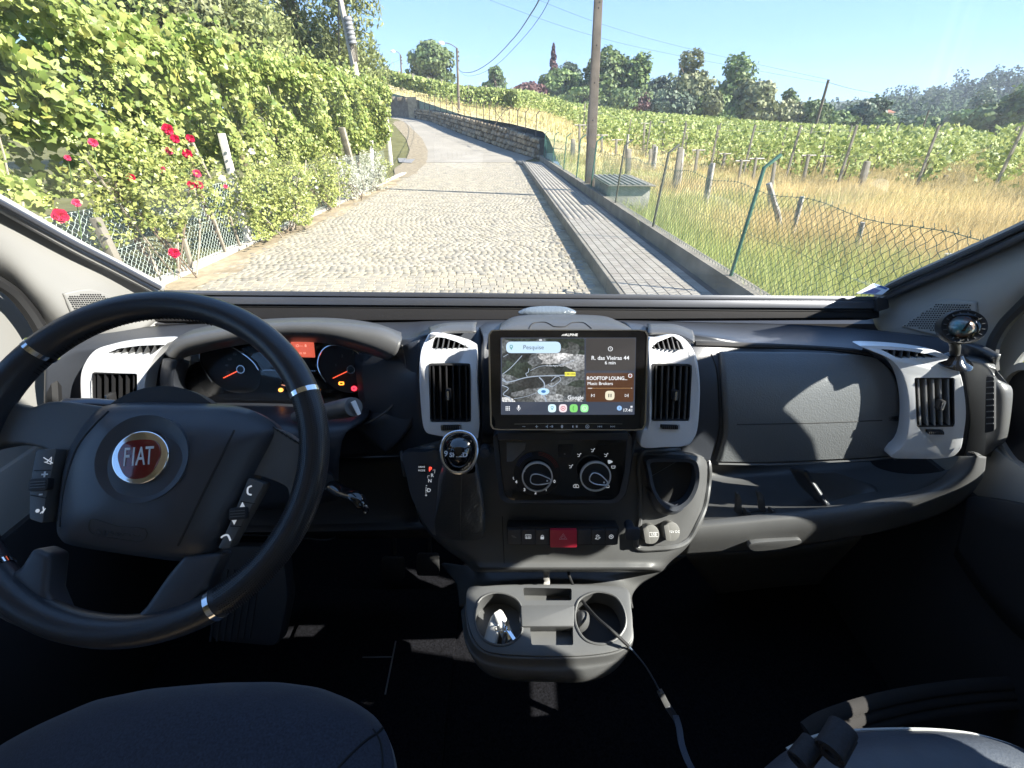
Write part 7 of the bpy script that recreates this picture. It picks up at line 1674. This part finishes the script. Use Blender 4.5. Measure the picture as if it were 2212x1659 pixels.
# garden grass behind the left fence
# ------------------------------------------------------------------ trees
def tree(name, lab, u, vt, vb, w, y, m, ls, seed, n=2600, lobes=9, shape='round', trunk=True, m2=None, kind='clump', x=None, grp=None, bark=None):
    rg = np.random.default_rng(seed); top = PY(u, vt, y); bot = PY(u, vb, y); Hh = top[2]-bot[2]; rw = w/2*((top-CAM)@FW)/1000
    gz = bot[2]-2.5; t = thing(name, lab, 'tree', (bot[0], y, gz), grp)
    P = []; per = n//lobes
    for k in range(lobes):
        if shape == 'cone': f = (k+.5)/lobes; c = np.array([bot[0]+rg.normal()*rw*.1, y, bot[2]+Hh*f]); r = np.array([rw*(1-f)*1.0+.15*rw, rw*(1-f)+.15*rw, Hh/lobes*.8])
        elif shape == 'tall': f = rg.uniform(-.05, .86) if k > 3 else .08*k; c = np.array([bot[0]+rg.uniform(-.62, .62)*rw*(1-.35*max(f, 0)), y+rg.uniform(-.5, .5)*rw, bot[2]+Hh*f]); r = np.array([rw*.58, rw*.58, Hh*.19])*rg.uniform(.75, 1.2)
        else:
            a = rg.uniform(0, 6.28); f = rg.uniform(-.05, .80); rr_ = rw*.62*math.sqrt(max(.05, 1-((f-.35)/.65)**2)); c = np.array([bot[0]+math.cos(a)*rr_, y+math.sin(a)*rr_*.8, bot[2]+Hh*(f+.02)]); r = np.array([rw*.5, rw*.5, Hh*.26])*rg.uniform(.75, 1.15)
            if k == 0: c = np.array([bot[0], y, bot[2]+Hh*.75]); r = np.array([rw*.5, rw*.5, Hh*.25])
        d = rg.normal(size=(per, 3)); d /= np.linalg.norm(d, axis=1)[:, None]; rad = .62+.42*rg.random((per, 1))**.6; wob = 1+.16*np.sin(d[:, :1]*6+k)+.13*np.sin(d[:, 2:]*8+d[:, 1:2]*5)
        P.append(c+d*rad*r*wob)
    P = np.concatenate(P); nn = (P-np.array([bot[0], y, bot[2]+Hh*.5])); nn /= np.linalg.norm(nn, axis=1)[:, None]
    sv = rng.bit_generator.state
    foliage('crown', [leafset(P, rg.uniform(ls*.7, ls*1.3, len(P)), kind, normal=nn*.9+np.array([0, 0, .35]), spread=.6)], m, t)
    bk = bark or Mbark
    MK('trunk', tube(crc([(bot[0], y, gz), (bot[0]+.03*rw, y, gz+Hh*.3+1), (bot[0]-.02*rw, y, bot[2]+Hh*.75)], 4, False), np.linspace(.06*rw+.12, .04, 9), 7), bk, t)
    for k in range(4):
        a = rg.uniform(0, 6.28); MK('limb', tube([(bot[0], y, bot[2]+Hh*.15*k), (bot[0]+math.cos(a)*rw*.55, y+math.sin(a)*rw*.4, bot[2]+Hh*(.35+.14*k))], [.035*rw+.05, .03], 5), bk, t)
    return t
MG = {'dark': mat('dark_green_leaves', (.065, .11, .035), .6, rnd=(.17, .22, .07), trans=.2, var=(.3, .3)),
      'mid': mat('mid_green_leaves', (.08, .14, .04), .6, rnd=(.22, .29, .09), trans=.2, var=(.3, .3)),
      'light': mat('light_green_leaves', (.10, .17, .06), .6, rnd=(.22, .30, .12), trans=.2, var=(.3, .3)),
      'olive': mat('olive_green_leaves', (.12, .14, .06), .6, rnd=(.27, .28, .13), trans=.2, var=(.3, .3)),
      'blue': mat('blue_green_leaves', (.06, .09, .055), .6, rnd=(.14, .19, .11), trans=.15, var=(.3, .3)),
      'purple': mat('purple_leaves', (.09, .035, .035), .6, rnd=(.17, .08, .07), trans=.15, var=(.3, .3)),
      'yel': mat('eucalyptus_leaves', (.14, .17, .06), .55, rnd=(.38, .41, .17), trans=.3, var=(.25, .3))}
T = [('round_tree', 'dark round tree alone on the hill left of the cable', 933, 88, 170, 96, 122, 'dark', 'round'),
     ('small_tree', 'small pale green tree alone on the ridge right of the cable', 1072, 143, 196, 58, 128, 'light', 'round'),
     ('conifer', 'narrow reddish conifer spire above the ridge', 1194, 98, 190, 22, 150, 'purple', 'cone'),
     ('conifer', 'tiny bluish conifer left of the reddish spire', 1170, 165, 205, 14, 140, 'blue', 'cone'),
     ('round_tree', 'green round tree below the reddish conifer', 1208, 150, 222, 82, 128, 'mid', 'round'),
     ('plum_tree', 'dark purple leaved tree on the ridge left of the green round tree', 1145, 178, 214, 66, 124, 'purple', 'round'),
     ('sparse_tree', 'loose grey green tree top behind the green round tree', 1238, 132, 200, 60, 145, 'blue', 'tall'),
     ('oak_tree', 'large dark oak behind the tall concrete pole', 1300, 108, 228, 118, 122, 'dark', 'round'),
     ('oak_tree', 'oak with a narrow crown right of the tall concrete pole', 1368, 118, 226, 66, 120, 'mid', 'round'),
     ('plum_tree', 'small purple tree at the foot of the oaks', 1376, 205, 240, 50, 112, 'purple', 'round'),
     ('dark_tree', 'low bluish dark tree between the oaks and the big eucalyptus', 1415, 165, 240, 92, 130, 'blue', 'round'),
     ('eucalyptus', 'big olive eucalyptus with a domed crown in the middle of the tree line', 1476, 104, 246, 108, 118, 'olive', 'tall'),
     ('poplar_tree', 'big fresh green tree, the tallest right of the eucalyptus', 1580, 100, 250, 108, 122, 'mid', 'tall'),
     ('bushy_tree', 'low bushy olive tree in front of the tallest green tree', 1635, 178, 254, 112, 112, 'olive', 'round'),
     ('bushy_tree', 'small yellowish tree between the eucalyptus and the tallest tree', 1532, 200, 250, 44, 108, 'olive', 'round'),
     ('slender_tree', 'slender green tree at the right end of the group', 1700, 172, 262, 50, 118, 'mid', 'tall'),
     ('round_tree', 'low round tree left of the leaning wooden pole', 1746, 218, 272, 72, 110, 'dark', 'round'),
     ('dark_tree', 'dark broad tree standing alone right of the leaning wooden pole', 1860, 212, 290, 84, 112, 'blue', 'round'),
     ('green_tree', 'bright green low tree right of the lone dark tree', 1905, 250, 295, 56, 105, 'mid', 'round'),
     ('green_tree', 'bright green tree in front of the far forest', 2075, 240, 292, 88, 110, 'light', 'round'),
     ('green_tree', 'green tree left of the bright one in front of the far forest', 2000, 255, 292, 74, 112, 'mid', 'round'),
     ('forest_tree', 'tall dark tree at the right edge of the windscreen', 2190, 165, 310, 110, 88, 'dark', 'tall'),
     ('forest_tree', 'dark tree beside the tall one at the right edge', 2115, 215, 308, 82, 95, 'dark', 'tall'),
     ('forest_tree', 'grey green tree top behind the dark pair on the right', 2100, 190, 290, 60, 130, 'blue', 'tall')]
for k, (nm, lab, u, vt, vb, w, y, mk, shp) in enumerate(T):
    tree(nm, lab, u, vt, vb, w, y, MG[mk], .62 if w > 60 else .45, 100+k, n=int(1500+w*45), lobes=9 if w < 60 else 16, shape=shp)
for k, (u, vt, vb, w, y, mk, lab) in enumerate(((1255, 188, 232, 110, 116, 'mid', 'low green undergrowth left of the tall concrete pole at the tree line'), (1345, 190, 240, 120, 114, 'dark', 'dark undergrowth below the two oaks'), (1440, 196, 248, 110, 114, 'blue', 'bluish undergrowth at the foot of the big eucalyptus'),
                                      (1550, 205, 254, 110, 113, 'mid', 'green undergrowth at the foot of the tallest tree'), (1690, 215, 264, 90, 112, 'olive', 'olive undergrowth by the slender tree'), (1800, 240, 284, 90, 112, 'mid', 'low green hedge behind the tip of the vineyard right of the wooden pole'), (1950, 248, 298, 110, 116, 'blue', 'low dark thicket in front of the far forest'))):
    tree('undergrowth', lab, u, vt, vb, w, y, MG[mk], .55, 500+k, n=3600, lobes=14)
# eucalyptus behind the left hedge
for k, (u, vt, vb, w, y, mk, lab) in enumerate(((765, -130, 175, 175, 33, 'yel', 'tall hanging eucalyptus behind the leaning pole'), (660, -160, 150, 200, 34, 'yel', 'eucalyptus left of the leaning pole with bright foliage'),
                                           (540, -200, 110, 220, 30, 'yel', 'eucalyptus with a dark trunk above the middle of the hedge'), (400, -260, 60, 260, 28, 'olive', 'dark tree high above the left hedge'), (240, -300, 30, 260, 26, 'dark', 'dark tree above the nearest vines at the top left'))):
    tree('eucalyptus' if mk == 'yel' else 'dark_tree', lab, u, vt, vb, w, y, MG[mk], .26, 300+k, n=9500, lobes=20, shape='tall', kind='narrow' if mk == 'yel' else 'simple')
# far hill and its forest
def hz(x, y): return 14*S((y-180)/160)*S((x-70)/240)+14*S((x-190)/130)*S((y-150)/120)-3
V = []; xs = np.linspace(-400, 900, 66); ysf = np.linspace(170, 700, 30)
for y in ysf:
    for x in xs: V.append((x, y, float(hz(x, y))-4*S((600-y)/100)*0-3))
nc = len(xs); MK('far_hill', (V, [(r*nc+c, r*nc+c+1, (r+1)*nc+c+1, (r+1)*nc+c) for r in range(29) for c in range(nc-1)]), mat('forest_floor', (.06, .08, .04), .95, var=(.05, .3)), None)['kind'] = 'structure'
n = 9000; P = []
for k in range(900):
    y = rng.uniform(185, 330); a = rng.uniform(.55, 1.15); x = a*y; b = float(hz(x, y))-3; h = rng.uniform(6, 12) if rng.random() < .8 else rng.uniform(12, 17); r_ = h*.26
    d = rng.normal(size=(110, 3)); d /= np.linalg.norm(d, axis=1)[:, None]; P.append(np.array([x, y, b+h*.62])+d*np.array([r_, r_, h*.42])*rng.uniform(.6, 1, (110, 1)))
P = np.concatenate(P)
o = foliage('far_forest', [leafset(P, rng.uniform(.7, 1.25, len(P)), 'clump', normal=np.array([.3, -.4, .6]), spread=.7)], mat('far_forest_leaves', (.05, .08, .045), .8, rnd=(.09, .13, .07), trans=.1, var=(.05, .3), spec=.1), None, 'stuff'); tag(o, 'distant wooded hillside at the right', 'forest')
# red roofed houses far off
for k, (u, v, w, lab) in enumerate(((1795, 253, 26, 'small far house with a red roof left of the lone dark tree'), (1825, 258, 18, 'tiny far red roofed house beside the lone dark tree'), (1918, 246, 22, 'far red roof peeping out behind the lone dark tree'))):
    c = PY(u, v, 175); hw = w*.0875; t = thing('house', lab, 'house', c)
    MK('wall', box(c[0]-hw, c[0]+hw, 175, 181, c[2]-3, c[2]+.4), mat('cream_wall', (.5, .45, .38), .9), t)
    MK('roof', ([(c[0]-hw-.3, 174.6, c[2]+.4), (c[0]+hw+.3, 174.6, c[2]+.4), (c[0]+hw+.3, 181.4, c[2]+.4), (c[0]-hw-.3, 181.4, c[2]+.4), (c[0]-hw*.7, 178, c[2]+1.5), (c[0]+hw*.7, 178, c[2]+1.5)], [(0, 1, 5, 4), (2, 3, 4, 5), (1, 2, 5), (3, 0, 4)]), mat('red_roof_tile', (.32, .11, .06), .9), t)
    for s_ in (-.4, .4): MK('window', box(c[0]+hw*s_-.3, c[0]+hw*s_+.3, 174.9, 175.1, c[2]-1.3, c[2]-.3), M['rubber'], t)
# ------------------------------------------------------------------ thin summer haze
hm = bpy.data.materials.new('summer_haze'); hm.use_nodes = True; hn = hm.node_tree.nodes; hn.clear()
hp_ = hn.new('ShaderNodeVolumePrincipled'); hp_.inputs['Color'].default_value = (.80, .88, 1, 1); hp_.inputs['Density'].default_value = .00045; hp_.inputs['Anisotropy'].default_value = 0
ho_ = hn.new('ShaderNodeOutputMaterial'); hm.node_tree.links.new(hp_.outputs[0], ho_.inputs['Volume'])
HZ = MK('haze', box(-420, 720, -12, 720, -45, 62), hm, None, smooth=False); HZ['kind'] = 'stuff'
